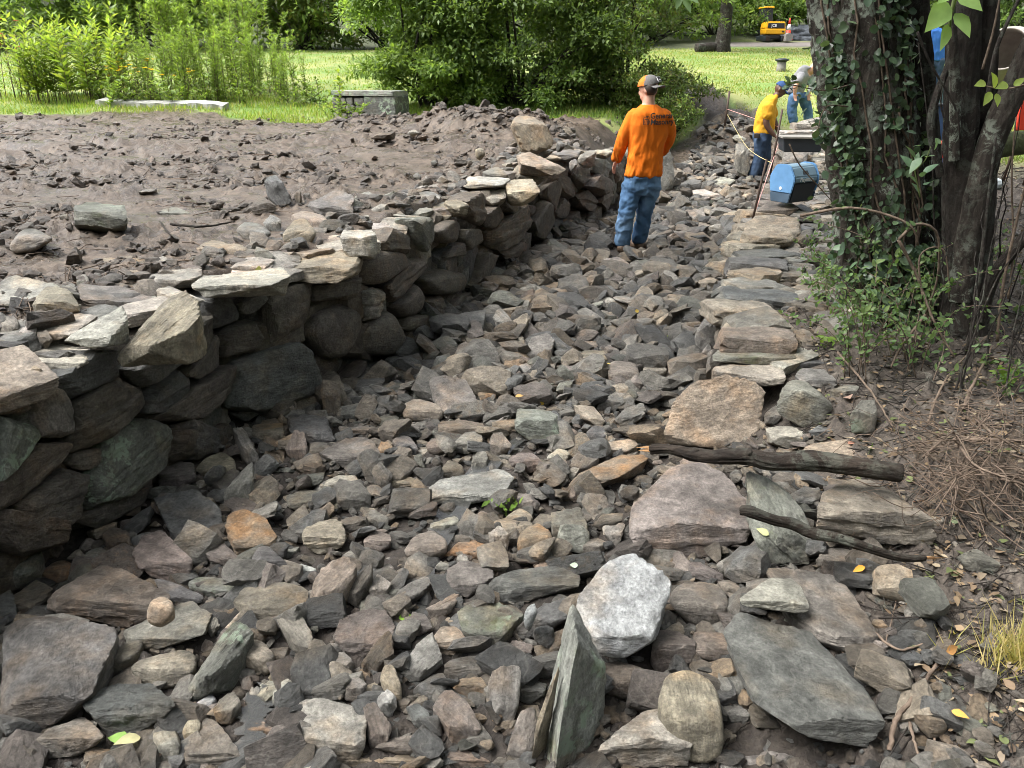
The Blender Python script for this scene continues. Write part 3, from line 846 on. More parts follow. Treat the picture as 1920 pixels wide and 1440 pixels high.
BED = parse('''
d .35|0,660 150,560 330,560 500,600 600,650 670,690 560,820 550,950 480,1060 300,1190 180,1280 60,1210 0,1130 # big layered slab::largest dark layered slab with rusty top at the foot of the wall
b .45|200,540 350,410 580,290 720,310 830,390 960,460 950,490 800,620 690,665 560,600 400,590 # rusty brown block::long rusty brown block with a hollow in its side
or .5|215,340 300,275 390,270 450,340 340,400 240,380
er .5|0,250 100,175 200,180 245,230 180,330 60,460 0,480
k .4|0,520 200,380 300,420 200,540 100,590 0,630
tr .6 h=.19|815,600 850,490 910,470 975,500 980,570 930,630 840,635 # egg-shaped cobble::smooth tan egg-shaped cobble perched on the rusty brown block
g .3|690,690 1010,540 1060,480 1195,570 1150,690 900,760 780,810 720,760
br .5|555,880 680,740 800,710 800,760 650,910 580,940
tr .5|705,880 760,830 1040,765 1110,800 1090,900 990,990 900,1005 730,940 # speckled tan cobble::large rounded speckled tan cobble beside the long green slab
e .35|1005,1050 1110,920 1250,680 1330,605 1400,640 1420,690 1320,830 1200,1010 1040,1080 # long green slab::long greenish slab leaning among the cobbles
d .5|480,1050 550,980 760,950 900,1010 990,1090 960,1140 760,1260 640,1280 560,1210 500,1130 # bluish block::smooth bluish dark block in front of the big layered slab
wr .5|1040,1160 1080,1090 1180,1020 1220,1040 1190,1090 1080,1160
g .5|180,1300 270,1210 470,1145 590,1250 580,1290 440,1370 230,1400
g .4|0,1255 130,1270 195,1390 160,1440 0,1440
b .4|470,1370 500,1310 620,1330 720,1400 640,1440 500,1440
p .5|860,1290 890,1210 1000,1205 1020,1300 990,1430 900,1420 860,1370
tr .5|1020,1230 1060,1150 1110,1140 1140,1200 1120,1300 1060,1325 1025,1290
r .3|1030,1330 1150,1150 1220,1180 1370,1370 1340,1440 1040,1440
b .4|1195,1120 1230,1050 1320,1000 1360,1080 1290,1210 1220,1190
b .4|1305,500 1390,400 1600,385 1740,430 1740,500 1600,620 1450,650 1380,640
e .3|1040,400 1100,355 1300,370 1380,410 1340,450 1230,480
d .3|860,370 960,380 1150,470 1140,510 1000,530 900,430
r .35|730,240 810,110 900,85 1000,190 1085,280 1070,370 940,400 850,370 # purple-red wedge::purplish red wedge of stone below the dark blue slab
o .3|1260,80 1290,0 1380,-40 1480,0 1570,150 1540,190 1430,210 1380,270 1300,170
d .6|1380,330 1440,200 1500,180 1620,290 1620,350 1480,390 1390,380
t .5|1690,150 1720,80 1850,30 1920,40 1960,130 1920,210 1800,245 1730,210
t .4|1740,540 1750,420 1810,300 1900,250 1980,240 2010,330 1900,520 1800,600
g .3|1550,600 1600,560 1700,570 1760,700 1810,840 1740,850 1650,740
tr .5|1355,770 1410,710 1480,720 1550,800 1550,870 1490,925 1390,890
p .4|1630,1320 1640,1160 1690,1060 1800,1040 2030,1100 2070,1240 2040,1400 1900,1430 1700,1400 # rough pale block::rough pale tan block beside the puddle
b .4|1365,1230 1400,1160 1590,1155 1600,1220 1480,1270 1380,1250
r .5|1470,650 1540,560 1580,570 1560,660 1510,700
g .5|1790,850 1850,800 1930,780 1990,830 1960,900 1870,930 1810,890
gr .5|1300,355 1340,320 1390,340 1385,395 1330,395
w .5|1640,300 1700,290 1785,320 1760,370 1690,380
g .5|460,240 560,190 650,260 640,300 500,300
k .5|560,110 640,80 730,110 740,200 690,270 620,220
p .5|1560,230 1640,200 1690,195 1650,260 1590,265
tr .5|1650,930 1700,905 1770,950 1740,990 1670,1000
t .5|1500,930 1570,860 1600,880 1580,960 1520,965
b .4|1150,500 1180,475 1290,530 1320,590 1260,620 1180,560
g .5|1170,620 1220,585 1240,640 1190,710 1165,670
br .5|1300,1000 1340,970 1395,1000 1370,1055 1310,1050
g .3|1370,1080 1400,980 1460,975 1480,1040 1420,1120
p .3|1520,1050 1560,960 1620,930 1660,980 1640,1080 1560,1130
g .3|1600,1110 1630,1030 1680,1040 1650,1120
p .4|450,720 520,710 605,750 600,790 560,830 500,770
b .4|640,1300 760,1240 880,1220 870,1290 800,1390 690,1390
tr .5|1750,600 1790,585 1825,610 1790,645 1750,630
g .5|1000,480 1050,450 1120,470 1110,490 1040,495
r .4|1120,200 1260,170 1380,300 1350,330 1250,300 1180,260
''', 0, 960) + parse('''
d .12|285,930 330,920 375,920 415,955 420,1000 400,1015 340,1030 320,1000 # dark blue slab::flat dark blue-grey slab lying at the foot of the wall
r .35|1168,995 1200,930 1250,880 1300,865 1360,885 1395,930 1410,985 1395,1020 1340,1040 1290,1055 1230,1040 1180,1025 # pinkish boulder::large pinkish boulder under the thick end of the dark log
t .5|1540,930 1570,905 1600,893 1645,905 1690,935 1750,970 1755,990 1720,1025 1660,1020 1580,1000 1528,985 # tan boulder by the branch::large tan grey boulder behind the thin black branch
e .3|1400,880 1440,890 1500,940 1530,1010 1520,1060 1440,1060 1410,1000
gr .5|1123,497 1133,484 1160,480 1183,493 1190,510 1160,517 1127,513 # round boulder at boots::smooth grey boulder just in front of the orange man's boots
''', 0, 0, 1.0) + parse('''
r .3|0,600 130,540 250,550 310,640 280,720 130,820 0,790 -40,740
rr .5|340,220 400,130 510,95 600,150 590,220 450,295 370,270
r .5|120,160 190,95 280,130 280,190 200,230 140,220
g .5|130,10 180,-20 270,30 270,90 190,95 150,60
or .6|975,180 1010,100 1100,55 1190,110 1195,200 1090,280 1000,260 # round orange cobble::round orange brown cobble in the middle of the rubble
o .3|575,250 660,165 780,145 830,180 800,260 700,270
p .6|820,130 890,70 950,130 940,220 850,250
wr .6|755,110 790,78 820,120 800,170 770,150 # white pebble::small white pebble behind the flat rusty stone
p .4|495,65 640,15 665,50 560,120 500,90
tr .5|915,30 1000,-30 1060,0 1090,40 1000,80 930,80
g .5|1170,0 1350,-40 1395,100 1330,150 1240,200 1190,110
k .5|1405,80 1480,0 1590,0 1580,50 1490,110
p .5|1490,80 1590,50 1590,120 1550,200 1500,140
b .5|1350,170 1440,140 1500,170 1450,240 1360,230
g .4|600,310 680,265 790,280 865,330 860,370 710,490 590,440
d .45|790,490 860,370 900,330 1310,290 1355,340 1340,420 1020,510 860,520 # long dark block::long dark layered block behind the notched green-grey block
e .35|650,570 740,505 880,500 1010,560 980,620 880,720 870,790 800,800 690,700 # notched green-grey block::notched greenish grey block with a sharp dark edge
wr .6 h=.12|1020,600 1040,530 1090,505 1110,560 1060,650 1025,640 # white oval pebble::white oval pebble standing against the long dark block
d .45|960,670 1100,540 1260,480 1300,500 1290,590 1100,700 1010,730
w .22 h=.10|1290,590 1340,430 1480,280 1560,215 1620,220 1740,310 1860,380 1840,480 1760,720 1720,760 1600,830 1440,820 1370,690 # white slab::big chalky white slab, the brightest stone in the bed
br .5|1420,900 1470,845 1560,830 1690,870 1770,920 1710,1080 1560,1040 1480,990
r .6|1730,870 1770,670 1850,650 2000,720 1990,830 1900,910 1800,915 # red earthy clod::crumbly reddish earthy stone beside the white slab
p .5 n=1|1445,1320 1700,1110 1810,1085 1850,1130 1960,1300 2000,1440 1450,1440 # pink peaked stone::pinkish pale peaked stone with white crusts at the near edge of the bed
t .5|470,760 560,640 650,640 730,740 690,800 540,810
t .5|550,620 590,585 650,610 640,650 570,650
g .3|325,900 420,740 520,670 550,760 560,860 460,950 380,970
d .5|580,870 590,830 800,790 860,850 830,910 680,950 575,950
o .6|620,990 660,935 780,920 835,990 780,1040 700,1055 # knobbly rusty stone::small knobbly rusty stone lying on a long red stone
r .4|500,1090 580,980 640,1010 760,1140 800,1240 740,1340 640,1310 590,1200 # long red stone::long wet reddish stone beside the knobbly rusty stone
g .3|810,930 870,870 980,835 1010,870 950,990 1000,1090 920,1210 850,1130
d .5|990,1000 1040,940 1160,960 1130,1040 1060,1080 1000,1060
d .5|1010,830 1230,770 1240,870 1160,945 1030,900
r .2|925,1370 1000,1110 1100,1080 1110,1220 1050,1400 960,1390
t .3|1060,1440 1090,1220 1160,1000 1230,850 1160,1140 1110,1300
tr .4|215,940 240,850 290,850 340,960 350,1080 290,1080
w .5|195,1040 250,990 310,1020 310,1110 270,1160 210,1110 # white angular pebble::angular white pebble beside the rough pale block
b .3|120,1090 180,1050 295,1210 240,1320 160,1340
o .4|40,1400 80,1350 330,1340 430,1390 400,1440 40,1440
b .4|170,1330 300,1260 490,1230 490,1330 430,1380 300,1340
r .4|580,1340 700,1330 850,1410 800,1440 570,1440
b .4|840,1400 900,1360 1040,1390 1040,1440 850,1440
d .4|360,1090 430,1070 500,1150 500,1230 420,1210
k .3|100,860 250,650 290,700 300,790 200,920 140,920
r .5|350,640 400,560 470,570 520,650 420,710
g .5|240,480 310,400 360,410 350,480 280,500
g .4|370,400 480,345 515,390 440,470 300,540 240,530
g .5|150,440 200,340 280,390 250,480 190,510
b .3|20,500 100,330 180,270 170,360 80,540
pr .5|220,310 270,280 300,310 290,370 240,360
tr .5|330,350 380,310 430,350 390,400
r .4|890,790 960,720 1090,740 1060,800 950,830
g .5|0,930 80,910 150,980 120,1080 20,1060
t .4|80,1010 200,945 215,1000 130,1040
b .4|470,540 560,520 640,450 670,470 600,580 510,610
g .5|520,300 560,270 610,290 600,330 530,330
r .5|530,370 560,340 610,350 600,400 540,400
g .4|700,1290 760,1150 860,1290 850,1340 800,1340
''', 640, 960) + parse('''
rr .5|-70,430 0,385 130,380 260,440 275,530 200,650 100,670 20,610 -60,530 # round maroon boulder::round smooth maroon boulder beside the white slab
p .35 h=.12|315,480 500,360 660,370 720,540 680,570 400,540 320,520 # pale wedge::pale wedge-shaped stone resting on two dark slabs
g .25|460,320 640,310 870,350 950,450 1115,700 1100,800 990,830 830,740 650,590 700,450 # rust-streaked slab::grey slab with a rusty orange streak against the soil bank
d .2|215,660 300,555 480,600 700,660 780,740 1000,950 1060,1090 1150,1180 1150,1270 1080,1335 830,1290 640,1230 400,1080 330,900 350,780 # biggest flat slab::biggest flat blue-grey slab sloping below the pale wedge
br .5|60,660 250,680 340,740 340,830 260,860 100,830 60,780
tr .5|0,870 80,880 180,950 230,1080 260,1270 200,1420 60,1440 -30,1350 -150,1080 -100,900 # long tan boulder::smooth long tan boulder beside the pink peaked stone
gr .4|190,880 240,865 310,880 360,1000 350,1080 250,1100 210,1000
g .2|200,1440 270,1290 350,1215 600,1230 900,1310 1200,1400 1260,1440 # nearest grey slab::flat banded grey slab at the very front below the biggest flat slab
b .4|370,1100 430,1050 560,1220 420,1215
g .5|250,1120 320,1085 390,1130 350,1200 270,1180
r .4|30,285 90,275 230,350 250,400 100,390 50,350
g .4|180,290 330,200 440,150 430,270 340,370 250,390 200,330
r .5|750,260 820,190 970,200 980,310 920,360 790,330
pr .4|1200,510 1250,470 1440,455 1470,490 1440,530 1260,540 # pale oblong cobble::pale oblong cobble lying on the soil bank
g .4|1170,340 1220,310 1330,320 1340,365 1200,370
d .4|1220,820 1290,770 1360,810 1340,870 1260,860
g .5|1250,660 1330,630 1340,690 1280,710
g .5|1530,250 1640,195 1800,290 1770,340 1600,330
g .5|1650,360 1690,340 1755,430 1730,450
p .5|1400,30 1470,15 1480,60 1430,85
g .4|1655,750 1720,710 1780,760 1720,790
g .4|1650,960 1690,930 1715,990 1690,1010
r .4|1870,690 1920,660 1920,730 1890,740
''', 1280, 960) + parse('''
g .12|470,680 560,655 700,680 790,880 770,910 600,900 510,770 # flat grey slab::flat grey slab tipped towards the camera in the middle of the bed
tr .5|330,890 360,820 420,795 550,830 590,890 560,930 430,935 340,910
b .5|530,970 560,930 680,915 800,940 815,990 760,990 640,1030 540,1010
g .5|620,1060 700,985 790,985 800,1050 730,1120 660,1110
br .5|470,1060 530,1015 600,1040 605,1090 530,1125 480,1100
dr .5|280,1040 320,1000 390,1010 445,1090 420,1145 340,1110
o .5|200,1100 220,1040 270,1030 310,1100 280,1150 220,1150
b .5|820,1080 840,1000 900,980 960,1060 930,1100 860,1160
p .4|465,1370 490,1300 560,1250 720,1240 830,1200 900,1195 980,1240 900,1370 800,1390 560,1420 # long pale ribbed block::long pale grey ribbed block in the middle of the bed
o .4|1270,1290 1340,1220 1570,1110 1700,1110 1730,1140 1570,1240 1370,1340 1290,1320 # rusty plank-like stone::long rusty plank-like stone beside the cut end of the log
g .3|1285,1150 1330,1090 1420,1055 1455,1140 1380,1200 1300,1230
t .4|1440,1090 1470,1050 1640,1020 1680,1060 1600,1100 1480,1140
p .4|1155,1130 1230,1070 1295,1110 1260,1150 1170,1160
t .4|1150,1190 1230,1140 1275,1150 1260,1210 1200,1240
r .5|935,1140 1000,1100 1080,1110 1150,1170 1130,1220 1040,1210
g .5|730,1150 760,1100 815,1090 830,1160 780,1230 725,1230
br .5|555,1200 600,1140 680,1170 705,1240 640,1250 560,1255
t .4|240,1290 350,1230 420,1250 410,1290 300,1310
d .4|185,1170 230,1150 290,1230 270,1310 200,1330 190,1260
e .6|970,960 990,840 1090,870 1210,870 1240,980 1230,1060 1080,1070 1000,1010 # crusted clay-grey block::muddy clay-grey block crusted with earth in the middle of the bed
dr .5|1370,1000 1420,950 1480,960 1500,1010 1450,1060 1390,1060
g .4|1530,920 1600,850 1700,820 1720,890 1650,950 1560,965
d .5|1435,830 1500,755 1570,760 1600,820 1540,875 1460,880
rr .6|1500,600 1540,580 1670,600 1690,700 1630,760 1520,740 1495,660 # squarish red stone::squarish reddish grey stone standing in the trickle
b .6|1310,550 1370,525 1480,530 1510,580 1460,620 1340,600
g .3|1010,590 1070,450 1160,420 1205,470 1170,570 1100,600
b .5|905,470 950,440 1020,440 1040,500 980,540 910,520
g .5|850,340 880,290 920,310 1000,410 960,440 900,410
b .3|700,430 830,410 890,480 880,540 760,540 700,470
e .3|600,390 640,355 830,350 855,400 690,430 620,420
e .3|420,470 600,475 630,510 560,550 440,530
r .5|625,590 660,490 710,470 745,570 730,640 650,650
d .6|490,660 540,560 610,535 620,640 560,690
b .3|205,670 260,620 400,615 430,680 350,715 220,710
g .4|305,590 350,530 430,530 460,590 400,620 330,620
d .4|745,560 830,540 870,600 810,640 750,630
g .6|860,740 880,640 960,625 965,720 910,780
gr .5|980,640 1010,595 1080,600 1100,690 1040,695
gr .5|975,740 1010,720 1090,730 1120,800 1050,810
t .5|850,840 900,810 1060,795 1080,830 940,850
o .5|760,770 820,730 880,770 870,820 800,830
rr .5|1200,660 1240,610 1340,630 1350,690 1280,730 1210,710
r .6|1690,690 1710,600 1840,630 1790,700 1720,710
p .3|1755,710 1870,620 1900,650 1800,720
p .3|1820,730 1920,660 1930,700 1850,750
gr .5|1615,790 1650,760 1740,770 1740,810 1650,825
gr .5|1755,800 1800,740 1870,760 1880,810 1800,825
d .5|1060,170 1140,160 1170,200 1120,230 1065,210
b .5|1250,500 1340,475 1440,480 1440,520 1300,530
t .4|1300,830 1420,840 1490,930 1470,970 1380,920
k .5|1500,980 1640,960 1700,940 1810,940 1770,1000 1650,1030
g .4|-120,1120 -90,1080 20,1020 150,1010 200,1060 190,1140 120,1210 -30,1180
r .5|310,990 400,940 455,960 440,1000 340,1010
t .5|270,980 300,930 330,930 320,990
g .4|0,840 100,820 140,870 80,930 0,920
d .4|280,800 350,760 420,800 400,840 310,840
b .4|255,740 300,710 390,730 390,770 280,760
g .4|-20,960 90,930 200,960 120,1010 0,1000
d .4|80,630 180,590 290,590 250,630 130,650
k .4|0,690 80,670 130,720 60,790 0,770
r .4|1100,620 1150,590 1210,610 1190,650 1110,650
d .5|1190,540 1240,500 1290,530 1250,580 1200,570
g .4|1470,520 1510,490 1570,500 1560,540 1500,550
g .4|1560,540 1620,515 1720,560 1700,600 1620,590
g .3|1790,520 1830,470 1920,480 1920,530 1840,570
g .4|1410,330 1470,300 1510,310 1480,335
b .4|1450,420 1500,390 1590,390 1570,440 1480,470
d .4|1210,400 1250,360 1300,380 1320,410 1260,420
g .4|1070,330 1130,300 1210,330 1200,390 1110,370
d .3|690,290 740,240 810,260 860,330 760,340
b .4|780,270 870,220 950,290 930,320 850,290
gr .5|1390,150 1440,135 1460,165 1410,180
''', 640, 480) + parse('''
d .4|1600,900 1660,870 1840,900 1890,1040 1790,1090 1640,1000
b .5|1420,940 1590,930 1605,1040 1560,1075 1420,1050
r .4|1605,1070 1660,970 1720,1000 1740,1130 1680,1160 1610,1130
g .5|1300,960 1370,955 1470,1160 1450,1200 1380,1170
r .5|890,1180 920,1150 1090,1145 1100,1240 1060,1290 900,1330
tr .5|1080,1200 1150,1130 1250,1095 1320,1140 1330,1200 1270,1280 1160,1260
g .6|1245,1420 1280,1290 1420,1130 1440,1430 # shark-fin stone::pointed grey stone standing up like a fin
k .4|1440,1220 1520,1230 1600,1300 1540,1370 1440,1350
g .4|1610,1350 1700,1310 1830,1320 1830,1410 1700,1440 1620,1420
b .5|1800,690 1880,690 1920,760 1910,900 1820,880
p .4|1790,1270 1920,1225 2000,1230 2040,1300 1960,1330 1800,1300
d .5|1450,1420 1560,1370 1590,1420 1540,1480 1470,1470
''', 0, 480) + parse('''
d .5|200,1370 190,1330 270,1240 370,1220 370,1260 310,1370
t .5|180,1220 300,1180 350,1190 320,1240 240,1260
g .4|0,1180 120,1170 135,1230 0,1270
d .5|0,1020 60,1000 115,1010 100,1060 20,1080
g .4|100,820 160,785 215,800 190,830 120,835
d .4|100,890 160,865 200,880 180,900 110,905
g .4|70,730 150,680 180,680 150,740 80,770 # leaning slab by the far wall::pale slab leaning on the dug earth beyond the orange man
p .4|40,1070 120,1060 220,1100 180,1120 80,1110
p .4|160,1020 220,990 300,1010 240,1060 170,1060
b .4|20,1270 100,1250 180,1240 160,1270 60,1300
g .08 d=.35|-152,1072 -140,900 -118,780 -98,770 -52,868 -38,970 -66,1042 -118,1078 # tall standing slab::tall slab of stone standing on edge beside the orange man
g .7|290,900 300,800 340,790 380,860 380,980 340,1000 300,980
p .5|270,780 310,740 350,740 380,790 330,810
''', 1280, 0)
# cap and face stones of the low retaining wall on the tree side
RWALL = parse('''
p .3|160,650 280,590 490,590 520,690 480,740 380,690 200,660
e .3|160,570 230,500 400,480 560,540 575,590 540,620 500,590 270,590 180,600
t .4|210,420 270,340 400,340 560,400 600,450 520,490 400,480 240,490
g .3|175,250 250,170 400,140 580,200 605,250 570,300 400,280 250,300 210,330
t .4|245,130 290,60 420,50 540,80 510,110 450,130
br .5|510,100 560,70 680,60 670,110 600,130
t .4|440,130 530,120 625,140 580,165 470,155
b .5|580,290 680,200 770,210 780,270 700,330 600,320
b .5|600,430 680,420 750,480 720,540 620,540
d .5|550,610 700,570 820,580 830,610 700,630 560,640
g .7 z=.02|70,440 120,350 200,310 210,400 160,500 150,600 80,560
g .4|270,0 330,-20 480,-10 500,40 280,50
g .7 z=.02|75,590 150,480 175,560 160,640 90,640
''', 1280, 480) + parse('''
t .4|300,1420 330,1290 400,1230 600,1240 640,1300 560,1370 450,1400
br .5|620,1350 650,1310 720,1290 710,1370 670,1400
g .5|540,1450 600,1395 700,1400 725,1460
b .4|400,1200 480,1130 580,1140 620,1180 560,1220
g .5|600,1215 640,1190 740,1200 760,1250 640,1245
gr .5|725,1350 750,1300 790,1310 780,1370
gr .5|690,1420 740,1370 780,1390 760,1430
''', 1280, 0)
# boulders heaped where the low wall has collapsed
BANK = parse('''
t .08 d=.35|0,800 60,690 240,650 420,690 470,740 455,830 430,960 410,1080 200,1085 0,1060 -110,1050 -70,830 # big leaning tan slab::big tan slab leaning at the broken end of the low wall
g .7|515,870 560,760 620,685 680,700 860,830 840,880 700,970 560,890 # cleft grey boulder::angular grey boulder beside the big leaning tan slab
g .4|630,670 660,625 790,630 880,700 830,750 700,730
p .5|460,960 600,950 700,1000 690,1060 600,1090 500,1050
t .4|650,1100 720,1050 930,1030 1020,1070 1050,1140 900,1160 780,1120 # smooth tan boulder::smooth tan boulder just behind the dark log
d .5|700,990 800,930 900,950 890,1020 750,1040
b .5|500,1240 560,1195 660,1220 660,1300 560,1330 500,1290
d .4|590,1350 690,1290 780,1310 770,1400 690,1440 620,1420
e .6 l=1|940,900 990,830 1080,800 1080,1000 950,1000 # mossy stone::mossy green stone half hidden below the brambles
g .5|835,750 920,720 1000,730 1000,790 850,800
g .4|460,880 520,830 560,900 530,950 470,940
''', 1280, 480)

SEED = 100
def lvl(W, y):
    px = W * ppm(max(y, 1.0)) * 1024 / 1920
    return 5 if px > 70 else (4 if px > 24 else 3)
wall = empty('dry_stone_wall', (-0.9, 4.7, 0.0))
tag(wall, 'dry stone retaining wall of dark muddy boulders holding up the mud terrace', 'stone wall')
for i, (c, f, kw, poly, lab) in enumerate(CAPS):
    vb = max(v for _, v in poly)
    ub = max(poly, key=lambda t: t[1])[0]
    zb = 0.70
    g = on_z(ub, vb, zb)
    zb += float(field_z(0, g[1])) - 0.82
    if g[0] < xl(g[1]) - 0.12: zb += 0.10
    pts, W = bed_points(poly, f, zb)
    put_stone(pts, c, SEED, wall, level=lvl(W, pts[:, 1].min()), bright=1.12); SEED += 1
for i, (c, f, kw, poly, lab) in enumerate(FACES):
    pts, s = wall_points(poly)
    put_stone(pts, c, SEED, wall, level=lvl(s, pts[:, 1].min()), mat=M_ROCK_L if 'l' in kw else None); SEED += 1
low = empty('low_stone_wall', (1.75, 5.9, 0.2))
tag(low, 'low wall of flat capping stones along the bank beside the big tree', 'stone wall')
for i, (c, f, kw, poly, lab) in enumerate(RWALL):
    u0_ = min(t_[0] for t_ in poly); v1_ = max(t_[1] for t_ in poly)
    if 'z' not in kw: poly = [(u0_ + (a_ - u0_) * 1.16, v1_ + (b_ - v1_) * 1.12) for a_, b_ in poly]
    ub, vb = max(poly, key=lambda t: t[1])
    if 'z' in kw: zb = float(kw['z'])
    else:
        zb = 0.26
        g = on_z(ub, vb, zb)
        zb = max(0.2, gz1(xr(g[1]) + 0.6, g[1]) - 0.03)
    pts, W = bed_points(poly, f, zb)
    put_stone(pts, c, SEED, low, level=lvl(W, pts[:, 1].min()), bright=0.95); SEED += 1
# the stones of the wall faces that the caps rest on, and the rough old walls of the far reach
def face_row(parent, side, y0, y1, h, codes, rows=2, back=0.12, size=0.16):
    global SEED
    rr = np.random.default_rng(int(y0 * 100) + side)
    for row in range(rows):
        y = y0
        while y < y1:
            w = rr.uniform(0.6, 2.0) * size
            ym = y + w / 2
            x = (xr(ym) + back) if side > 0 else (xl(ym) - back)
            zb = bed_z(x, ym); hh = h(ym) / rows
            zc = zb + hh * (row + 0.5 + rr.uniform(-0.3, 0.3)); x += rr.normal(0, 0.05)
            tx = ((xr if side > 0 else xl)(ym + 0.2) - (xr if side > 0 else xl)(ym - 0.2)) / 0.4
            pts = []; slope = rr.normal(0, 0.25)
            for a in (-1, 1):
                for b in (-1, 1):
                    for c in (-1, 1):
                        j = rr.uniform(0.7, 1.1, 3)
                        dy = a * w * 0.55 * j[0]
                        pts.append((x + dy * tx + b * size * 0.75 * j[1], ym + dy, zc + c * hh * rr.uniform(0.35, 0.85) * j[2] + dy * slope))
            put_stone(np.array(pts), rr.choice(list(codes)), SEED, parent, level=3); SEED += 1
            y += w * 0.92
for yy in np.arange(4.0, 9.6, 0.19):
    rr_ = np.random.default_rng(int(yy * 91)); xx = xr(yy) + rr_.uniform(0.42, 0.85)
    L1, L2 = rr_.uniform(.09, .19), rr_.uniform(.08, .14); th = rr_.uniform(.03, .06); an = rr_.uniform(0, 3.1); ti = rr_.normal(0, .15); zz = gz1(xx, yy) + .02
    pts = []
    for a in (-1, 1):
        for b in (-1, 1):
            for c in (-1, 1):
                px_, py_ = a * L1 * rr_.uniform(.75, 1.05), b * L2 * rr_.uniform(.75, 1.05)
                pts.append((xx + px_ * math.cos(an) - py_ * math.sin(an), yy + px_ * math.sin(an) + py_ * math.cos(an), zz + c * th + px_ * ti))
    put_stone(np.array(pts), 'gptgbd'[rr_.integers(6)], SEED, low, level=3); SEED += 1
for yy in np.arange(4.15, 9.6, 0.27):
    rr_ = np.random.default_rng(int(yy * 37)); xx = xr(yy) + rr_.uniform(0.12, 0.26)
    L1, L2 = rr_.uniform(.17, .27), rr_.uniform(.13, .18); th = rr_.uniform(.05, .08); zz = gz1(xr(yy) + .6, yy) + .02; ti = rr_.normal(0, .06); an = rr_.normal(.15, .2)
    pts = []
    for a in (-1, 1):
        for b in (-1, 1):
            for c in (-1, 1):
                px_, py_ = a * L1 * rr_.uniform(.8, 1.05), b * L2 * rr_.uniform(.8, 1.05)
                pts.append((xx + px_ * math.cos(an) - py_ * math.sin(an), yy + px_ * math.sin(an) + py_ * math.cos(an), zz + c * th + px_ * ti))
    put_stone(np.array(pts), 'gtgebd'[rr_.integers(6)], SEED, low, level=3); SEED += 1
face_row(low, 1, 4.1, 9.6, lambda y: np.interp(y, [4, 6, 8, 10], [0.31, 0.35, 0.45, 0.54]), 'gdgk', 2)
face_row(wall, -1, 1.9, 10.0, lambda y: float(field_z(0, y)) - 0.10, 'kkdkg', 4, 0.20, 0.17)
for yy in np.arange(2.3, 10.0, 0.17):
    rr_ = np.random.default_rng(int(yy * 70)); xx = xl(yy) - rr_.uniform(0.06, 0.42)
    L1, L2 = rr_.uniform(.10, .20), rr_.uniform(.08, .14); th = rr_.uniform(.02, .045); an = rr_.uniform(0, 3.1)
    ca, sa = math.cos(an), math.sin(an); ti = rr_.normal(0, .15)
    pts = []
    for a in (-1, 1):
        for b in (-1, 1):
            for c in (-1, 1):
                px_, py_ = a * L1 * rr_.uniform(.75, 1.05), b * L2 * rr_.uniform(.75, 1.05)
                pts.append((xx + px_ * ca - py_ * sa, yy + px_ * sa + py_ * ca, float(field_z(0, yy)) - 0.045 + rr_.uniform(0, .015) + c * th + px_ * ti))
    put_stone(np.array(pts), 'pptgpb'[rr_.integers(6)], SEED, wall, level=4 if yy < 5 else 3, bright=1.0); SEED += 1
far = empty('ruined_stone_wall', (2.6, 13.5, 0.1))
tag(far, 'tumbled old stone wall beyond the orange man beside the bush', 'stone wall')
face_row(far, -1, 10.2, 16.5, lambda y: np.interp(y, [10, 13, 16.5], [0.75, 0.6, 0.5]), 'gkeg', 3, 0.18, 0.26)
new = empty('new_stone_wall', (4.0, 12.0, 0.1))
tag(new, 'stone wall being rebuilt along the channel beside the man in yellow', 'stone wall')
for yy in np.arange(8.9, 15.5, 0.33):
    xx = xr(yy) + 0.30; zz = 0.52 + 0.02 * (yy - 9); rr_ = np.random.default_rng(int(yy * 50))
    for col_ in (0, 1):
        pts = [(xx + col_ * 0.38 + a * rr_.uniform(.14, .24), yy + b * rr_.uniform(.11, .2), zz + c * rr_.uniform(.03, .06) + rr_.normal(0, .01)) for a in (-1, 1) for b in (-1, 1) for c in (-1, 1)]
        put_stone(np.array(pts), 'ptgp'[rr_.integers(4)], SEED, new, level=3); SEED += 1
face_row(new, 1, 9.7, 16.0, lambda y: np.interp(y, [9.6, 11, 16], [0.5, 0.62, 0.5]), 'gtpg', 3, 0.16, 0.24)
def loose(rows, where, group):
    global SEED
    for c, f, kw, poly, lab in rows:
        ub, vb = max(poly, key=lambda t: t[1])
        zb = None
        if where == 'mud':
            zb = ground_at(*on_z(ub, vb, 0.84)[:2]) - 0.01
        if 'h' in kw:
            zb = sight(ub, vb)[2] + float(kw['h'])
        P = poly
        pts, W = bed_points(P, f, zb, float(kw.get('d', 1.0)))
        if 'y' in kw: pts[:, 1] = pts[:, 1].min() + (pts[:, 1] - pts[:, 1].min()) * 1.0
        big = W > 0.33
        o, cc, ext = put_stone(pts, c, SEED, None, 'boulder' if big else 'stone', level=lvl(W, pts[:, 1].min()), mat=M_ROCK_L if 'l' in kw else None); SEED += 1
        FOOT.append((cc[0], cc[1], W * 0.42))
        short = None
        if lab:
            short, lab = lab.split('::')
            if short == 'white slab': o.color = (0.335, 0.345, 0.345, 1.0)
        STONES.append(dict(o=o, c=cc, W=W, code=c, ext=ext, label=lab, short=short, where=where, group=group))
loose(MUDST, 'mud', 'loose stones on the mud terrace')
loose(BED, 'bed', 'loose stones in the stream bed')
loose(BANK, 'bank', 'tumbled stones at the end of the low wall')
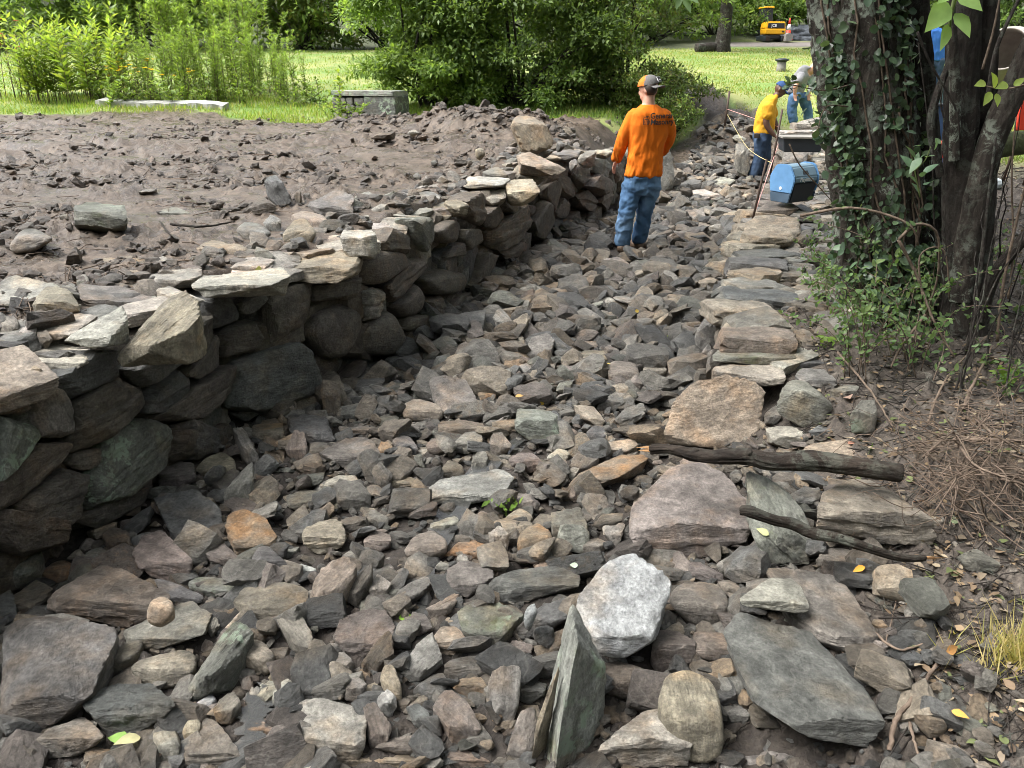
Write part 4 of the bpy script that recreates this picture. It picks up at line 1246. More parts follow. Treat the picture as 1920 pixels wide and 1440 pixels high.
# the green pointed stone standing at the front: ridge towards the viewer
sp = [(1002, 1440), (1017, 1380), (1053, 1247), (1070, 1168), (1083, 1170), (1103, 1207), (1117, 1260), (1132, 1327), (1125, 1440), (1118, 1500), (1000, 1500)]
y0 = 1.72
pts = []
for u, v in sp:
    yy = y0 + 0.10 - (v - 1168) / 332 * 0.10
    p = at_y(u, v, yy); pts.append(p)
    q = p.copy(); q[1] += 0.10; pts.append(q)
for u, v, dy in ((1080, 1180, 0.0), (1058, 1330, -0.08), (1040, 1500, -0.10)):
    p = at_y(u, v, y0 - (v - 1168) / 332 * 0.10 + 0.02 + dy); pts.append(p)
o, cc, ext = put_stone(np.array(pts), 'e', SEED, None, 'boulder', level=5, k=40, mat=M_ROCK_L); SEED += 1
o.color = (0.245, 0.255, 0.225, 1.0)
FOOT.extend([(1.16, 8.2, 0.2), (1.36, 8.3, 0.2), (1.2, 8.35, .15), (4.2, 13.55, 0.25), (4.35, 13.7, .25)])
STONES.append(dict(o=o, c=cc, W=0.3, code='e', ext=ext, label='tall green-grey pointed stone standing at the front of the bed', short='green pointed stone', where='bed', group='loose stones in the stream bed'))
FOOT.append((cc[0], cc[1], 0.12))

# ------------------------------------------------------------------ more stones between them: the largest as things, the rest as rubble
def protos(n, level, seed0, flat=(0.26, 0.62)):
    out = []
    for i in range(n):
        rg = np.random.default_rng(seed0 + i)
        a = rg.uniform(0.5, 0.95); b = rg.uniform(*flat)
        if i % 5 in (1, 2, 3):                    # broken blocks and slabs
            pts = np.array([(sx, sy, sz) for sx in (-1, 1) for sy in (-1, 1) for sz in (-1, 1)], float) * rg.uniform(0.45, 1.05, (8, 3)) * np.array([1, a, b])
            me, c, E, ext = rock_mesh('stone', pts, level, 90, 0.04, seed0 + i, 0.8, 3)
            V = np.empty(len(me.vertices) * 3, np.float32); me.vertices.foreach_get('co', V)
            out.append((me, V.reshape(-1, 3), ico(level)[1])); continue
        pts = rg.uniform(-1, 1, (10, 3)) * np.array([1, a, b])
        r = np.linalg.norm(pts / np.array([1, a, b]), axis=1)[:, None]
        pts = pts / np.maximum(r, 0.3) * rg.uniform(0.75, 1.05, (10, 1))
        me, c, E, ext = rock_mesh('stone', pts, level, 10 if i % 5 == 0 else 80, 0.05, seed0 + i, 0.8, 0 if i % 5 == 0 else 5)
        V = np.empty(len(me.vertices) * 3, np.float32); me.vertices.foreach_get('co', V)
        out.append((me, V.reshape(-1, 3), ico(level)[1]))
    return out
PAL = [('g', .25), ('d', .25), ('b', .14), ('t', .13), ('r', .09), ('e', .05), ('p', .05), ('o', .04)]
def pick_code(rg):
    x = rg.random(); a = 0
    for c, w in PAL:
        a += w
        if x < a: return c
    return 'g'
def taken(x, y, r):
    for fx, fy, fr in FOOT:
        if (x - fx) ** 2 + (y - fy) ** 2 < (fr + r * 0.5) ** 2: return True
    return False
rg = np.random.default_rng(5)
P3 = protos(16, 4, 900)
for p in P3: p[0].materials.append(M_ROCK)
cand = []
tries = 0
while len(cand) < 74 and tries < 9000:
    tries += 1
    y = (rg.uniform(1.45, 11.5) if rg.random() < 0.75 else rg.uniform(1.45, 2.6)) if rg.random() < 0.85 else rg.uniform(11, 16)
    x = rg.uniform(xl(y) + 0.1, xr(y) - 0.05)
    r = rg.uniform(0.065, 0.125) * (1 + 0.06 * max(0, y - 4))
    if 1.0 < x < 1.7 and 7.9 < y < 8.6: continue
    if taken(x, y, r * 0.9): continue
    FOOT.append((x, y, r * 0.75)); cand.append((x, y, r))
for x, y, r in cand:
    pr = P3[rg.integers(len(P3))]
    o = bpy.data.objects.new('stone', pr[0]); COL.objects.link(o)
    o.location = (x, y, ground_at(x, y) + r * 0.28)
    o.rotation_euler = (rg.normal(0, 0.35), rg.normal(0, 0.35), rg.uniform(0, 6.28))
    o.scale = (r * 1.15, r * 1.15, r * rg.uniform(0.9, 1.3))
    code = pick_code(rg)
    b = np.array(COLOURS[code][0]) * rg.uniform(0.8, 1.15)
    o.color = (b[0], b[1], b[2], rg.uniform(0.5, 1.2))
    STONES.append(dict(o=o, c=np.array(o.location), W=2 * r, code=code, ext=np.array([r, r * .7, r * .5]), label=None, short=None, where='bed', group='loose stones in the stream bed'))

PN = protos(14, 3, 300) + protos(16, 2, 330); PM = protos(6, 3, 350) + protos(44, 2, 370); P2 = protos(26, 2, 400); P1 = protos(30, 1, 600)
def scatter(name, label, n, region, size, zoff, plist, rgs, sq=1.0, mud=0.0, avoid=True, parent=None, dark=1.0):
    Vs, Fs, Cs = [], [], []
    base = 0; k = 0; tries = 0
    while k < n and tries < n * 6:
        tries += 1
        x, y = region(rgs)
        r = size(rgs, y)
        if avoid and r > 0.02 and taken(x, y, r * 0.2): continue
        me, V, Fc = plist[rgs.integers(len(plist))]
        a, b, c = rgs.normal(0, 0.4), rgs.normal(0, 0.4), rgs.uniform(0, 6.28)
        Rm = np.array(Matrix.Rotation(c, 3, 'Z') @ Matrix.Rotation(a, 3, 'X') @ Matrix.Rotation(b, 3, 'Y'))
        v = (V * np.array([r, r, r * sq])) @ Rm.T + np.array([x, y, ground_at(x, y) + zoff(rgs, r)])
        Vs.append(v); Fs.append(Fc + base); base += len(v)
        col = np.array(COLOURS[pick_code(rgs)][0]) * (0.5 + 0.85 * rgs.random() ** 1.4) * dark
        if mud: col = col * (1 - mud) + np.array([0.085, 0.068, 0.055]) * mud * rgs.uniform(0.7, 1.3)
        Cs.append(np.tile(col, (len(v), 1))); k += 1
    me = mesh(name, np.concatenate(Vs), np.concatenate(Fs), True, np.concatenate(Cs))
    me.set_sharp_from_angle(angle=R(26))
    o = link(name, me, M_RUB)
    tag(o, label, None, None, 'stuff')
    return o
def bed_region(r, y0, y1, p=0.5):
    y = y0 + (y1 - y0) * r.random() ** (1 / p if p else 1)
    y = y0 + (y1 - y0) * r.random()
    hi = xr(y) + (0.5 if y < 3.6 else 0.0)
    return r.uniform(xl(y) - 0.02, hi), y
g1 = np.random.default_rng(21)
def far_region(r):
    y = r.uniform(9, 17.5); m = (xl(y) + xr(y)) / 2 - 0.1; w = (xr(y) - xl(y)) / 2 * (1 - 0.5 * sstep(10, 13, y)); return r.uniform(m - w, m + w), y
def boots(x, y): return 1.0 < x < 1.6 and 7.9 < y < 8.5
scatter('rubble', 'loose grey and brown rubble filling the near stream bed', 1300, lambda r: bed_region(r, 1.25, 4.6), lambda r, y: 0.03 + 0.075 * r.random() ** 1.3, lambda r, q: r.uniform(-0.1, 0.8) * q, PN, g1, dark=0.80)
scatter('rubble', 'loose stones packed along the nearest edge of the bed', 420, lambda r: bed_region(r, 1.2, 2.3), lambda r, y: 0.03 + 0.05 * r.random(), lambda r, q: r.uniform(-0.1, 0.6) * q, PN, g1)
scatter('rubble', 'loose grey and brown rubble in the middle of the stream bed', 2300, lambda r: bed_region(r, 4.2, 10), lambda r, y: 0.045 + 0.145 * r.random() ** 1.6, lambda r, q: r.uniform(-0.1, 0.6) * q, PM, g1, dark=0.66)
scatter('rubble', 'smaller rubble up the far reach of the stream', 800, lambda r: far_region(r), lambda r, y: r.uniform(0.05, 0.17), lambda r, q: r.uniform(-0.2, 0.35) * q, P2, g1, dark=0.85)
scatter('gravel', 'small stones and chips between the larger stones of the bed', 7500, lambda r: bed_region(r, 1.25, 6.0), lambda r, y: r.uniform(0.012, 0.042), lambda r, q: r.uniform(-0.3, 0.6) * q, P1, g1, avoid=False, dark=0.72)
def soil_region(r):
    y = r.uniform(1.4, 6.5); return r.uniform(xr(y) + 0.25, xr(y) + 0.25 + 0.35 * y + 0.6), y
scatter('gravel', 'pebbles and stone chips strewn over the soil of the bank', 2600, soil_region, lambda r, y: r.uniform(0.005, 0.022) if r.random() < 0.9 else r.uniform(0.02, 0.04), lambda r, q: r.uniform(-0.3, 0.3) * q, P1, g1, mud=0.45, avoid=False)
def wtop_region(r):
    y = r.uniform(2.0, 11.0); return xl(y) - r.uniform(0.22, 0.75), y
scatter('rubble', 'small stones packed behind the capping stones of the terrace wall', 420, wtop_region, lambda r, y: r.uniform(0.03, 0.10), lambda r, q: r.uniform(-0.2, 0.3) * q, P2, g1, mud=0.25)
_mx, _my = np.meshgrid(np.arange(96), np.arange(160), indexing='ij')
MUDN = fbm(np.stack([_mx.ravel() * .16, _my.ravel() * .22, _mx.ravel() * 0.0], 1), 4, 19).reshape(96, 160)
def mud_region(r):
    for _ in range(6):
        y = 3.2 + 13.0 * r.random() ** 1.3; x = r.uniform(-0.8 * (y + .5), xl(y) - 0.4)
        if MUDN[int(x * 8) % 96, int(y * 8) % 160] > r.uniform(-0.35, 0.45): break
    return x, y
scatter('mud_clods', 'clods of wet earth and chips strewn over the mud terrace', 7000, mud_region, lambda r, y: (0.008 + 0.055 * r.random() ** 4) * (1 + 0.05 * y), lambda r, q: r.uniform(-0.3, 0.4) * q, P1, g1, mud=0.85, avoid=False)
def rtop_region(r):
    y = r.uniform(4.2, 11.0); return xr(y) + r.uniform(0.15, 0.95), y
scatter('rubble', 'loose cobbles packed behind the low wall', 460, rtop_region, lambda r, y: r.uniform(0.035, 0.125), lambda r, q: r.uniform(-0.2, 0.4) * q, PM, g1)

def heap_region(r):
    hx, hy, hr, hh = HEAPS[r.integers(1, 7)]; a = r.uniform(0, 6.28); q = hr * 0.9 * math.sqrt(r.random()); return hx + q * math.cos(a), hy + q * math.sin(a)
scatter('mud_clods', 'lumps of dug earth on the mud heap around the tan boulder', 900, heap_region, lambda r, y: 0.02 + 0.09 * r.random() ** 2.5, lambda r, q: r.uniform(-0.3, 0.4) * q, P2, g1, mud=0.92, avoid=False, dark=0.8)
# ------------------------------------------------------------------ plants: builders
def leaf_verts(pos, axis, nrm, length, width, shape='rhomb'):
    """arrays of leaves; returns V (N*k,3), F"""
    N = len(pos)
    axis = axis / np.maximum(1e-9, np.linalg.norm(axis, axis=1))[:, None]
    side = np.cross(axis, nrm); side /= np.maximum(1e-9, np.linalg.norm(side, axis=1))[:, None]
    up = np.cross(side, axis)
    L = length[:, None]; W = width[:, None]
    if shape == 'rhomb':
        prof = [(0, 0, 0), (0.42, -0.5, 0.10), (1, 0, -0.08), (0.42, 0.5, 0.10)]
        fc = [(0, 1, 2), (0, 2, 3)]
    elif shape == 'oval':
        prof = [(0, 0, 0), (0.22, -0.40, 0.06), (0.6, -0.46, 0.05), (0.9, -0.2, -0.03), (1.0, 0, -0.08), (0.9, 0.2, -0.03), (0.6, 0.46, 0.05), (0.22, 0.40, 0.06)]
        fc = [(0, 1, 2), (0, 2, 3), (0, 3, 4), (0, 4, 5), (0, 5, 6), (0, 6, 7)]
    else:   # broad pointed leaf with a folded midrib
        prof = [(0, 0, 0), (0.12, -0.32, 0.07), (0.35, -0.52, 0.10), (0.65, -0.36, 0.04), (1.0, 0, -0.16), (0.65, 0.36, 0.04), (0.35, 0.52, 0.10), (0.12, 0.32, 0.07), (0.35, 0, 0.0), (0.65, 0, -0.04)]
        fc = [(0, 1, 8), (1, 2, 8), (2, 3, 9), (2, 9, 8), (3, 4, 9), (4, 5, 9), (5, 6, 9), (6, 8, 9), (6, 7, 8), (7, 0, 8)]
    k = len(prof)
    V = np.empty((N, k, 3))
    for i, (a, b, c) in enumerate(prof):
        V[:, i] = pos + axis * L * a + side * W * b + up * W * c
    Fc = (np.array(fc)[None] + (np.arange(N) * k)[:, None, None]).reshape(-1, 3)
    return V.reshape(-1, 3), Fc, k
def leaves(name, pos, axis, nrm, length, width, cols, mat, parent=None, shape='rhomb'):
    V, Fc, k = leaf_verts(np.asarray(pos, float), np.asarray(axis, float), np.asarray(nrm, float), np.asarray(length, float), np.asarray(width, float), shape)
    me = mesh(name, V, Fc, True, np.repeat(np.asarray(cols), k, axis=0))
    return link(name, me, mat, parent)
def tube_data(paths, sides=6):
    """paths: list of (points (n,3), radii (n))"""
    Vs, Fs = [], []; base = 0
    for P, r in paths:
        P = np.asarray(P, float); r = np.broadcast_to(np.asarray(r, float), (len(P),))
        T = np.gradient(P, axis=0); T /= np.maximum(1e-9, np.linalg.norm(T, axis=1))[:, None]
        ref = np.array([0.31, 0.17, 0.93]) if abs(T[0, 2]) < 0.9 else np.array([0.9, 0.3, 0.1])
        A = np.cross(T, ref); A /= np.maximum(1e-9, np.linalg.norm(A, axis=1))[:, None]
        B = np.cross(T, A)
        an = np.linspace(0, 2 * math.pi, sides, endpoint=False)
        ring = P[:, None] + (A[:, None] * np.cos(an)[None, :, None] + B[:, None] * np.sin(an)[None, :, None]) * r[:, None, None]
        n = len(P)
        Vs.append(ring.reshape(-1, 3)); Vs.append(P[[0, -1]])
        i = np.arange(n - 1)[:, None] * sides; j = np.arange(sides)[None]; j2 = (j + 1) % sides
        q = np.stack([i + j, i + j2, i + sides + j2, i + sides + j], -1).reshape(-1, 4) + base
        Fs += [tuple(x) for x in q]
        c0 = base + n * sides
        for t in range(sides):
            Fs.append((c0, base + (t + 1) % sides, base + t))
            Fs.append((c0 + 1, base + (n - 1) * sides + t, base + (n - 1) * sides + (t + 1) % sides))
        base += n * sides + 2
    return np.concatenate(Vs), Fs
def tubes(name, paths, mat, parent=None, sides=6):
    V, Fc = tube_data(paths, sides)
    return link(name, mesh(name, V, Fc, True), mat, parent)
def curve(pts, n=12, wob=0.0, seed=0):
    """smooth path through a few points"""
    P = np.asarray(pts, float)
    t = np.linspace(0, len(P) - 1, n)
    out = []
    for x in t:
        i = min(int(x), len(P) - 2); f = x - i
        p0 = P[max(i - 1, 0)]; p1 = P[i]; p2 = P[i + 1]; p3 = P[min(i + 2, len(P) - 1)]
        out.append(0.5 * ((2 * p1) + (-p0 + p2) * f + (2 * p0 - 5 * p1 + 4 * p2 - p3) * f * f + (-p0 + 3 * p1 - 3 * p2 + p3) * f ** 3))
    out = np.array(out)
    if wob:
        out += np.stack([vnoise(out * 3.1 / max(wob, .02) * 0.02 + np.arange(n)[:, None] * 0.6, seed + k) for k in range(3)], 1) * wob
    return out
def unit(rg, n):
    v = rg.normal(0, 1, (n, 3)); return v / np.linalg.norm(v, axis=1)[:, None]
def shrub(name, label, cat, base, clumps, nleaf, lsize, cols, rg, group=None, mat=None, shape='rhomb', aspect=0.45, droop=0.25, stems=9, stemr=0.05, sprays=0, trunk=None):
    """crown of leaf clumps (cx,cy,cz,rx,ry,rz offsets from base) on a spray of stems"""
    o = empty(name, tuple(base))
    tag(o, label, cat, group)
    base = np.array(base, float)
    C = np.array(clumps, float)
    vol = np.prod(C[:, 3:], axis=1) ** (2 / 3)
    cnt = rg.multinomial(nleaf, vol / vol.sum())
    P, A, Nn, cc = [], [], [], []
    pal = np.array(cols, float)
    for k, n in enumerate(cnt):
        d = unit(rg, n)
        d[:, 2] = np.where(d[:, 2] < -0.35, -d[:, 2], d[:, 2])
        # leaves bunch in sprigs along the clump's shell
        m = max(4, n // 30)
        hub = unit(rg, m); hub[:, 2] = np.abs(hub[:, 2]) * 1.2 - 0.35
        h = hub[rg.integers(0, m, n)]
        d = h * 0.86 + d * 0.42
        r = rg.uniform(0.3, 1.15, n) ** 0.6
        p = C[k, :3] + d * r[:, None] * C[k, 3:]
        P.append(p)
        a = d * 0.6 + unit(rg, n) * 0.7; a[:, 2] -= droop
        A.append(a)
        nn = unit(rg, n) * 0.55 + np.array([0, 0, 0.9]) + d * 0.35
        Nn.append(nn)
        tone = rg.uniform(0.75, 1.2)
        c = pal[rg.integers(0, len(pal), n)] * (tone * rg.uniform(0.75, 1.25, n))[:, None]
        cc.append(c)
    P = np.concatenate(P) + base; A = np.concatenate(A); Nn = np.concatenate(Nn); cc = np.concatenate(cc)
    gzv = gz(P[:, 0], P[:, 1])
    ok = P[:, 2] > gzv + 0.02
    P, A, Nn, cc = P[ok], A[ok], Nn[ok], cc[ok]
    L = lsize * rg.uniform(0.6, 1.35, len(P))
    leaves('crown', P, A, Nn, L, L * aspect, cc, mat or M_LEAF, o, shape)
    paths = []
    if trunk is not None:
        tubes('trunk', trunk, M_BARK_D, o, 9)
    for k in rg.permutation(len(C))[:stems]:
        tip = base + C[k, :3]
        b0 = base + np.array([rg.normal(0, 0.12), rg.normal(0, 0.12), -0.1])
        if trunk is not None: b0 = np.array(trunk[0][0][-1]) + np.array([0, 0, -0.4 * rg.random()])
        mid = (b0 + tip) / 2 + np.array([rg.normal(0, 0.15), rg.normal(0, 0.15), 0.2])
        paths.append((curve([b0, mid, tip], 7), np.linspace(stemr, stemr * 0.25, 7)))
    tubes('limb' if trunk is not None else 'stem', paths, M_BARK_D, o, 5)
    return o
def clump_cloud(rg, n, W, D, H, z0, r0, r1, lean=0.0):
    """clumps filling a dome W wide, D deep, H high"""
    out = []
    for _ in range(n):
        a = rg.uniform(0, 2 * math.pi); q = math.sqrt(rg.random())
        x, y = math.cos(a) * q * W / 2, math.sin(a) * q * D / 2
        zt = H * (1 - 0.55 * q * q)
        z = z0 + (zt - z0) * rg.random() ** 1.15
        r = rg.uniform(r0, r1)
        out.append((x + lean * z, y, z, r * rg.uniform(0.9, 1.3), r * rg.uniform(0.8, 1.2), r * rg.uniform(0.65, 0.95)))
    return out
DK = [(0.088, 0.146, 0.047), (0.111, 0.176, 0.057), (0.137, 0.202, 0.07), (0.13, 0.179, 0.083)]
MD = [(0.15, 0.234, 0.06), (0.182, 0.273, 0.07), (0.215, 0.299, 0.091), (0.13, 0.205, 0.065)]
LT = [(0.168, 0.258, 0.048), (0.21, 0.294, 0.06), (0.144, 0.234, 0.048), (0.24, 0.312, 0.084)]
OLV = [(0.14, 0.168, 0.063), (0.182, 0.182, 0.07), (0.105, 0.14, 0.049)]

# ------------------------------------------------------------------ the big bush behind the mud, and its neighbours
v = np.random.default_rng(31)
def gzs(x, y): return gz1(x, y)
shrub('shrub', 'huge dark green rounded bush behind the tan boulder on the mud', 'bush', (0.1, 17.4, gzs(0.1, 17.4)),
      clump_cloud(v, 75, 3.9, 2.6, 4.1, 0.1, 0.42, 0.72), 46000, 0.105, DK + MD + MD, v, 'bushes behind the mud', stems=14)
shrub('shrub', 'lighter green arching bush spreading over the end of the low capped wall', 'bush', (-1.65, 17.2, gzs(-1.65, 17.2)),
      clump_cloud(v, 60, 2.9, 2.2, 3.9, 0.1, 0.35, 0.6), 36000, 0.105, MD + MD + LT[:2], v, 'bushes behind the mud', stems=14)
shrub('shrub', 'loose grey-green bush above the orange-shirted man', 'bush', (2.35, 17.8, gzs(2.35, 17.8)),
      clump_cloud(v, 70, 3.9, 2.2, 4.0, 0.1, 0.3, 0.55), 38000, 0.095, MD + OLV + [(0.10, 0.13, 0.075)], v, 'bushes behind the mud', stems=16)
shrub('shrub', 'low twiggy bush hanging toward the ruined wall beyond the orange man', 'bush', (2.95, 16.6, gzs(2.95, 16.6)),
      clump_cloud(v, 22, 1.7, 1.0, 1.5, 0.1, 0.2, 0.38), 9000, 0.07, MD + OLV, v, 'bushes behind the mud', stems=12, stemr=0.02)

# ------------------------------------------------------------------ hedge of shrubs and trees along the far edge of the lawn
far_specs = [(-25, 33, 7, 6.5, 'MD'), (-20.5, 32.2, 5, 5.5, 'LT'), (-17, 34, 6, 7, 'MD'), (-13.6, 32.5, 4.6, 5.2, 'LT'), (-11.0, 33.6, 5, 6.4, 'LT'), (-8.0, 32.6, 4.4, 5.4, 'OL'), (-5.2, 33.8, 4.6, 6.6, 'LT'),
             (-2.2, 33.0, 5, 6, 'DK'), (2.0, 34.5, 5.5, 6.5, 'DK'), (6.0, 36.8, 5.5, 6.4, 'MD'), (9.6, 39.5, 4.8, 6.0, 'MD'), (13.6, 42, 5.5, 7, 'MD'), (18.5, 42, 6, 7, 'LT'), (24, 40, 6, 7, 'DK'), (29, 37, 6, 7, 'MD')]
names = {'DK': 'dark green', 'MD': 'mid green', 'LT': 'yellow-green', 'OL': 'olive tinged'}
where = ['at the far corner of the lawn behind the tall flowers', 'behind the red flowers at the lawn edge', 'above the pink flower heads', 'behind the tall leafy stand of plants', 'behind the yellow flowers', 'behind the dense goldenrod clump',
         'at the back of the lawn above the grey capped wall', 'seen past the light arching bush', 'hidden behind the big dark bush', 'beside the far bare tree trunk', 'behind the yellow excavator', 'beyond the track and gravel heap', 'seen in the gap behind the blue-shirted man', 'behind the concrete mixer', 'far beyond the concrete mixer']
for (x, y, w, h, pc), wh in zip(far_specs, where):
    pal = {'DK': DK + MD[:1], 'MD': MD, 'LT': LT[:3] + MD, 'OL': OLV + MD}[pc]
    shrub('tree' if h > 6.3 else 'shrub', '%s %s %s' % (names[pc], 'tree' if h > 6.3 else 'shrub', wh), 'tree' if h > 6.3 else 'bush', (x, y, gzs(x, y)), clump_cloud(v, 46, w * 1.3, 2.6, h, 0.1, 0.6, 1.1), 9000, 0.25, pal, v,
          'shrubs and trees along the far lawn edge', stems=10)
# the wood behind them, one mass
n = 22000
p = np.stack([v.uniform(-48, 48, n), v.uniform(45, 60, n), v.uniform(2.5, 15, n)], 1)
p[:, 2] = 2.8 + (p[:, 2] - 2.5) * (0.75 + 0.25 * np.sin(p[:, 0] * 0.4) + 0.1 * np.sin(p[:, 0] * 1.1))
L = v.uniform(0.45, 1.0, n)
cols = np.array(DK + MD)[v.integers(0, 8, n)] * v.uniform(0.6, 1.1, n)[:, None]
wd = leaves('woodland', p, unit(v, n), unit(v, n) + np.array([0, -0.6, 0.5]), L, L * 0.6, cols, M_LEAF)
# unseen wood added on the bank side and behind the viewer, blocking low light
n = 26000
an_ = v.uniform(R(-200), R(28), n); rad = v.uniform(13, 22, n)
p = np.stack([np.cos(an_) * rad + 2, np.sin(an_) * rad + 2, v.uniform(0.2, 11.5, n)], 1)
p[:, 2] *= 0.8 + 0.25 * np.sin(an_ * 9) + 0.1 * np.sin(an_ * 23)
keep = (p[:, 1] < 6) | (p[:, 0] > 14)
p = p[keep]; n = len(p); p[:, 2] = np.maximum(p[:, 2], 0.3)
L = v.uniform(0.5, 1.1, n)
w2 = leaves('woodland', p, unit(v, n), unit(v, n), L, L * 0.6, np.array(DK + MD)[v.integers(0, 8, n)] * v.uniform(0.5, 0.9, n)[:, None], M_LEAF)
tag(w2, 'unseen woodland added round the bank side and behind the viewer to block low light', None, None, 'stuff')
tag(wd, 'dense dark woodland behind the lawn', None, None, 'stuff')
# far tree with the bare trunk by the track
tx, ty = 7.95, 31.5
tz = gz1(tx, ty)
tp = curve([(tx, ty, tz - 0.2), (tx + 0.05, ty, tz + 1.5), (tx - 0.05, ty, tz + 3.4), (tx + 0.2, ty, tz + 5)], 10)
tr = shrub('tree', 'far tree with a straight bare trunk beside the track', 'tree', (tx, ty, tz), [(c[0] + 0.4, c[1], c[2] + 2.6, c[3], c[4], c[5]) for c in clump_cloud(v, 22, 5.5, 3.5, 3.5, 0.2, 0.5, 1.0)] + [(1.2, -0.6, 2.3, .7, .6, .6), (1.5, -0.5, 1.7, .5, .5, .5), (2.0, -.6, 2.6, .6, .5, .5), (0.9, -.8, 2.6, .6, .5, .5), (1.3, -.4, 1.1, .55, .4, .45)], 9000, 0.13, MD + OLV, v,
           'shrubs and trees along the far lawn edge', trunk=[(tp, np.array([.42, .30, .25, .23, .22, .21, .2, .19, .18, .17]))])

# ------------------------------------------------------------------ tall border plants on the near edge of the lawn
def tall_plant(rg, h, nl, ll, lw, pal, bush=0.12, pairs=False, flower=None):
    """one herbaceous plant: a few stems with leaves up them; meshes for stem and foliage"""
    paths, P, A, N, C, Ls = [], [], [], [], [], []
    ns = rg.integers(2, 5)
    tips = []
    for s in range(ns):
        lean = rg.normal(0, bush, 2); hh = h * rg.uniform(0.72, 1.08)
        b = np.array([rg.normal(0, 0.05), rg.normal(0, 0.05), -0.05])
        top = b + np.array([lean[0], lean[1], hh])
        pth = curve([b, (b + top) / 2 + np.array([lean[0] * -0.2, lean[1] * -0.2, 0]), top], 6)
        paths.append((pth, np.linspace(0.008, 0.003, 6)))
        tips.append(top)
        m = int(nl * rg.uniform(0.8, 1.2))
        t = 1 - (rg.random(m) ** 1.25) * 0.85
        if pairs: t = np.repeat(np.linspace(0.25, 1.0, m // 2), 2)[:m]; m = len(t)
        idx = t * 5; i = np.minimum(idx.astype(int), 4); f = (idx - i)[:, None]
        q = pth[i] * (1 - f) + pth[i + 1] * f
        ang = rg.uniform(0, 6.28, m) if not pairs else (np.arange(m) // 2 * 1.57 + (np.arange(m) % 2) * math.pi)
        a = np.stack([np.cos(ang), np.sin(ang), rg.uniform(0.15, 0.75, m) + 0.5 * (t > 0.93)], 1)
        P.append(q); A.append(a); N.append(np.stack([rg.normal(0, .3, m), rg.normal(0, .3, m), np.ones(m)], 1))
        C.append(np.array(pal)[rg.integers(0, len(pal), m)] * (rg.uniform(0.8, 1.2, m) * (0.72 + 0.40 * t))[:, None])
        Ls.append(ll * rg.uniform(0.7, 1.3, m) * (1.15 - 0.45 * t))
    L = np.concatenate(Ls)
    V, Fc, k = leaf_verts(np.concatenate(P), np.concatenate(A), np.concatenate(N), L, L * lw)
    lm = mesh('foliage', V, Fc, True, np.repeat(np.concatenate(C), k, axis=0)); lm.materials.append(M_LEAF)
    sv, sf = tube_data(paths, 4)
    sm = mesh('stem', sv, sf, True); sm.materials.append(M_BROWNSTEM)
    fm = None
    if flower:
        col, r = flower
        P, A, N, Ls = [], [], [], []
        for tp_ in tips:
            for j in range(10):
                an = j * 0.628
                P.append(tp_); A.append((math.cos(an), math.sin(an), 0.25)); N.append((rg.normal(0, .1), -0.4, 1)); Ls.append(r * rg.uniform(0.85, 1.15))
        Ls = np.array(Ls)
        V, Fc, k = leaf_verts(np.array(P), np.array(A), np.array(N), Ls, Ls * 0.4)
        fm = mesh('flower_head', V, Fc, True, np.tile(np.array(col), (len(V), 1))); fm.materials.append(M_LEAF)
    return sm, lm, fm
YG = [(0.25, 0.338, 0.056), (0.213, 0.312, 0.056), (0.3, 0.362, 0.075), (0.163, 0.25, 0.05)]
GG = [(0.175, 0.263, 0.056), (0.213, 0.3, 0.069), (0.138, 0.213, 0.05), (0.237, 0.325, 0.075)]
def plant_set(protos_, spots, name, labels, cat, group, rg):
    for i, (x, y, s) in enumerate(spots):
        sm, lm, fm = protos_[rg.integers(len(protos_))]
        o = empty(name, (x, y, ground_at(x, y)))
        o.rotation_euler = (0, 0, rg.uniform(0, 6.28)); o.scale = (s, s, s)
        tag(o, labels(i, x, y), cat, group)
        for nm, m in (('stem', sm), ('foliage', lm), ('flower_head', fm)):
            if m is None: continue
            c = bpy.data.objects.new(nm, m); COL.objects.link(c); c.parent = o
rp = np.random.default_rng(77)
def ux(u, y): return (u - 960) / F * (y * CP + 0.75 * SP)
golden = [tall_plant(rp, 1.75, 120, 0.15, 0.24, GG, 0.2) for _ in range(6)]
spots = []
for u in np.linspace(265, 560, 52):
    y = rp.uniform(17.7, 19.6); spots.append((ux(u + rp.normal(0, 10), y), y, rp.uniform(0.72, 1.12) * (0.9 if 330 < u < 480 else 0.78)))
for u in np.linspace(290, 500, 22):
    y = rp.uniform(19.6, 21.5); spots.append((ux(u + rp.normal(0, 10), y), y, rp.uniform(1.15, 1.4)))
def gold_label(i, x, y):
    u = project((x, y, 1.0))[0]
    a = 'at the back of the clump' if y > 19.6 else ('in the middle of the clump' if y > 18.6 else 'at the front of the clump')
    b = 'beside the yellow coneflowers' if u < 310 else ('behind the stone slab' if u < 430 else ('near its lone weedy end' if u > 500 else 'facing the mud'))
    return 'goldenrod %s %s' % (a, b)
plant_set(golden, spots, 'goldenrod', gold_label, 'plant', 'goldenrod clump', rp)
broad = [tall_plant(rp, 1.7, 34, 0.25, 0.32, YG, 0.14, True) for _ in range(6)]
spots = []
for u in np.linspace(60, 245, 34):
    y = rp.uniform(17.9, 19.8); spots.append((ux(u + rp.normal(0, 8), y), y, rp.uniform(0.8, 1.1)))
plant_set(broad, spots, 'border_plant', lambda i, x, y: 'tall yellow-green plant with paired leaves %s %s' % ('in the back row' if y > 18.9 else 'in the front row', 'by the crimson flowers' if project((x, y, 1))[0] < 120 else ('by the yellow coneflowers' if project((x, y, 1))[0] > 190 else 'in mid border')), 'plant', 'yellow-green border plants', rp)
rud = [tall_plant(rp, 0.95, 22, 0.12, 0.35, GG, 0.16, False, ((0.75, 0.42, 0.02), 0.06)) for _ in range(3)]
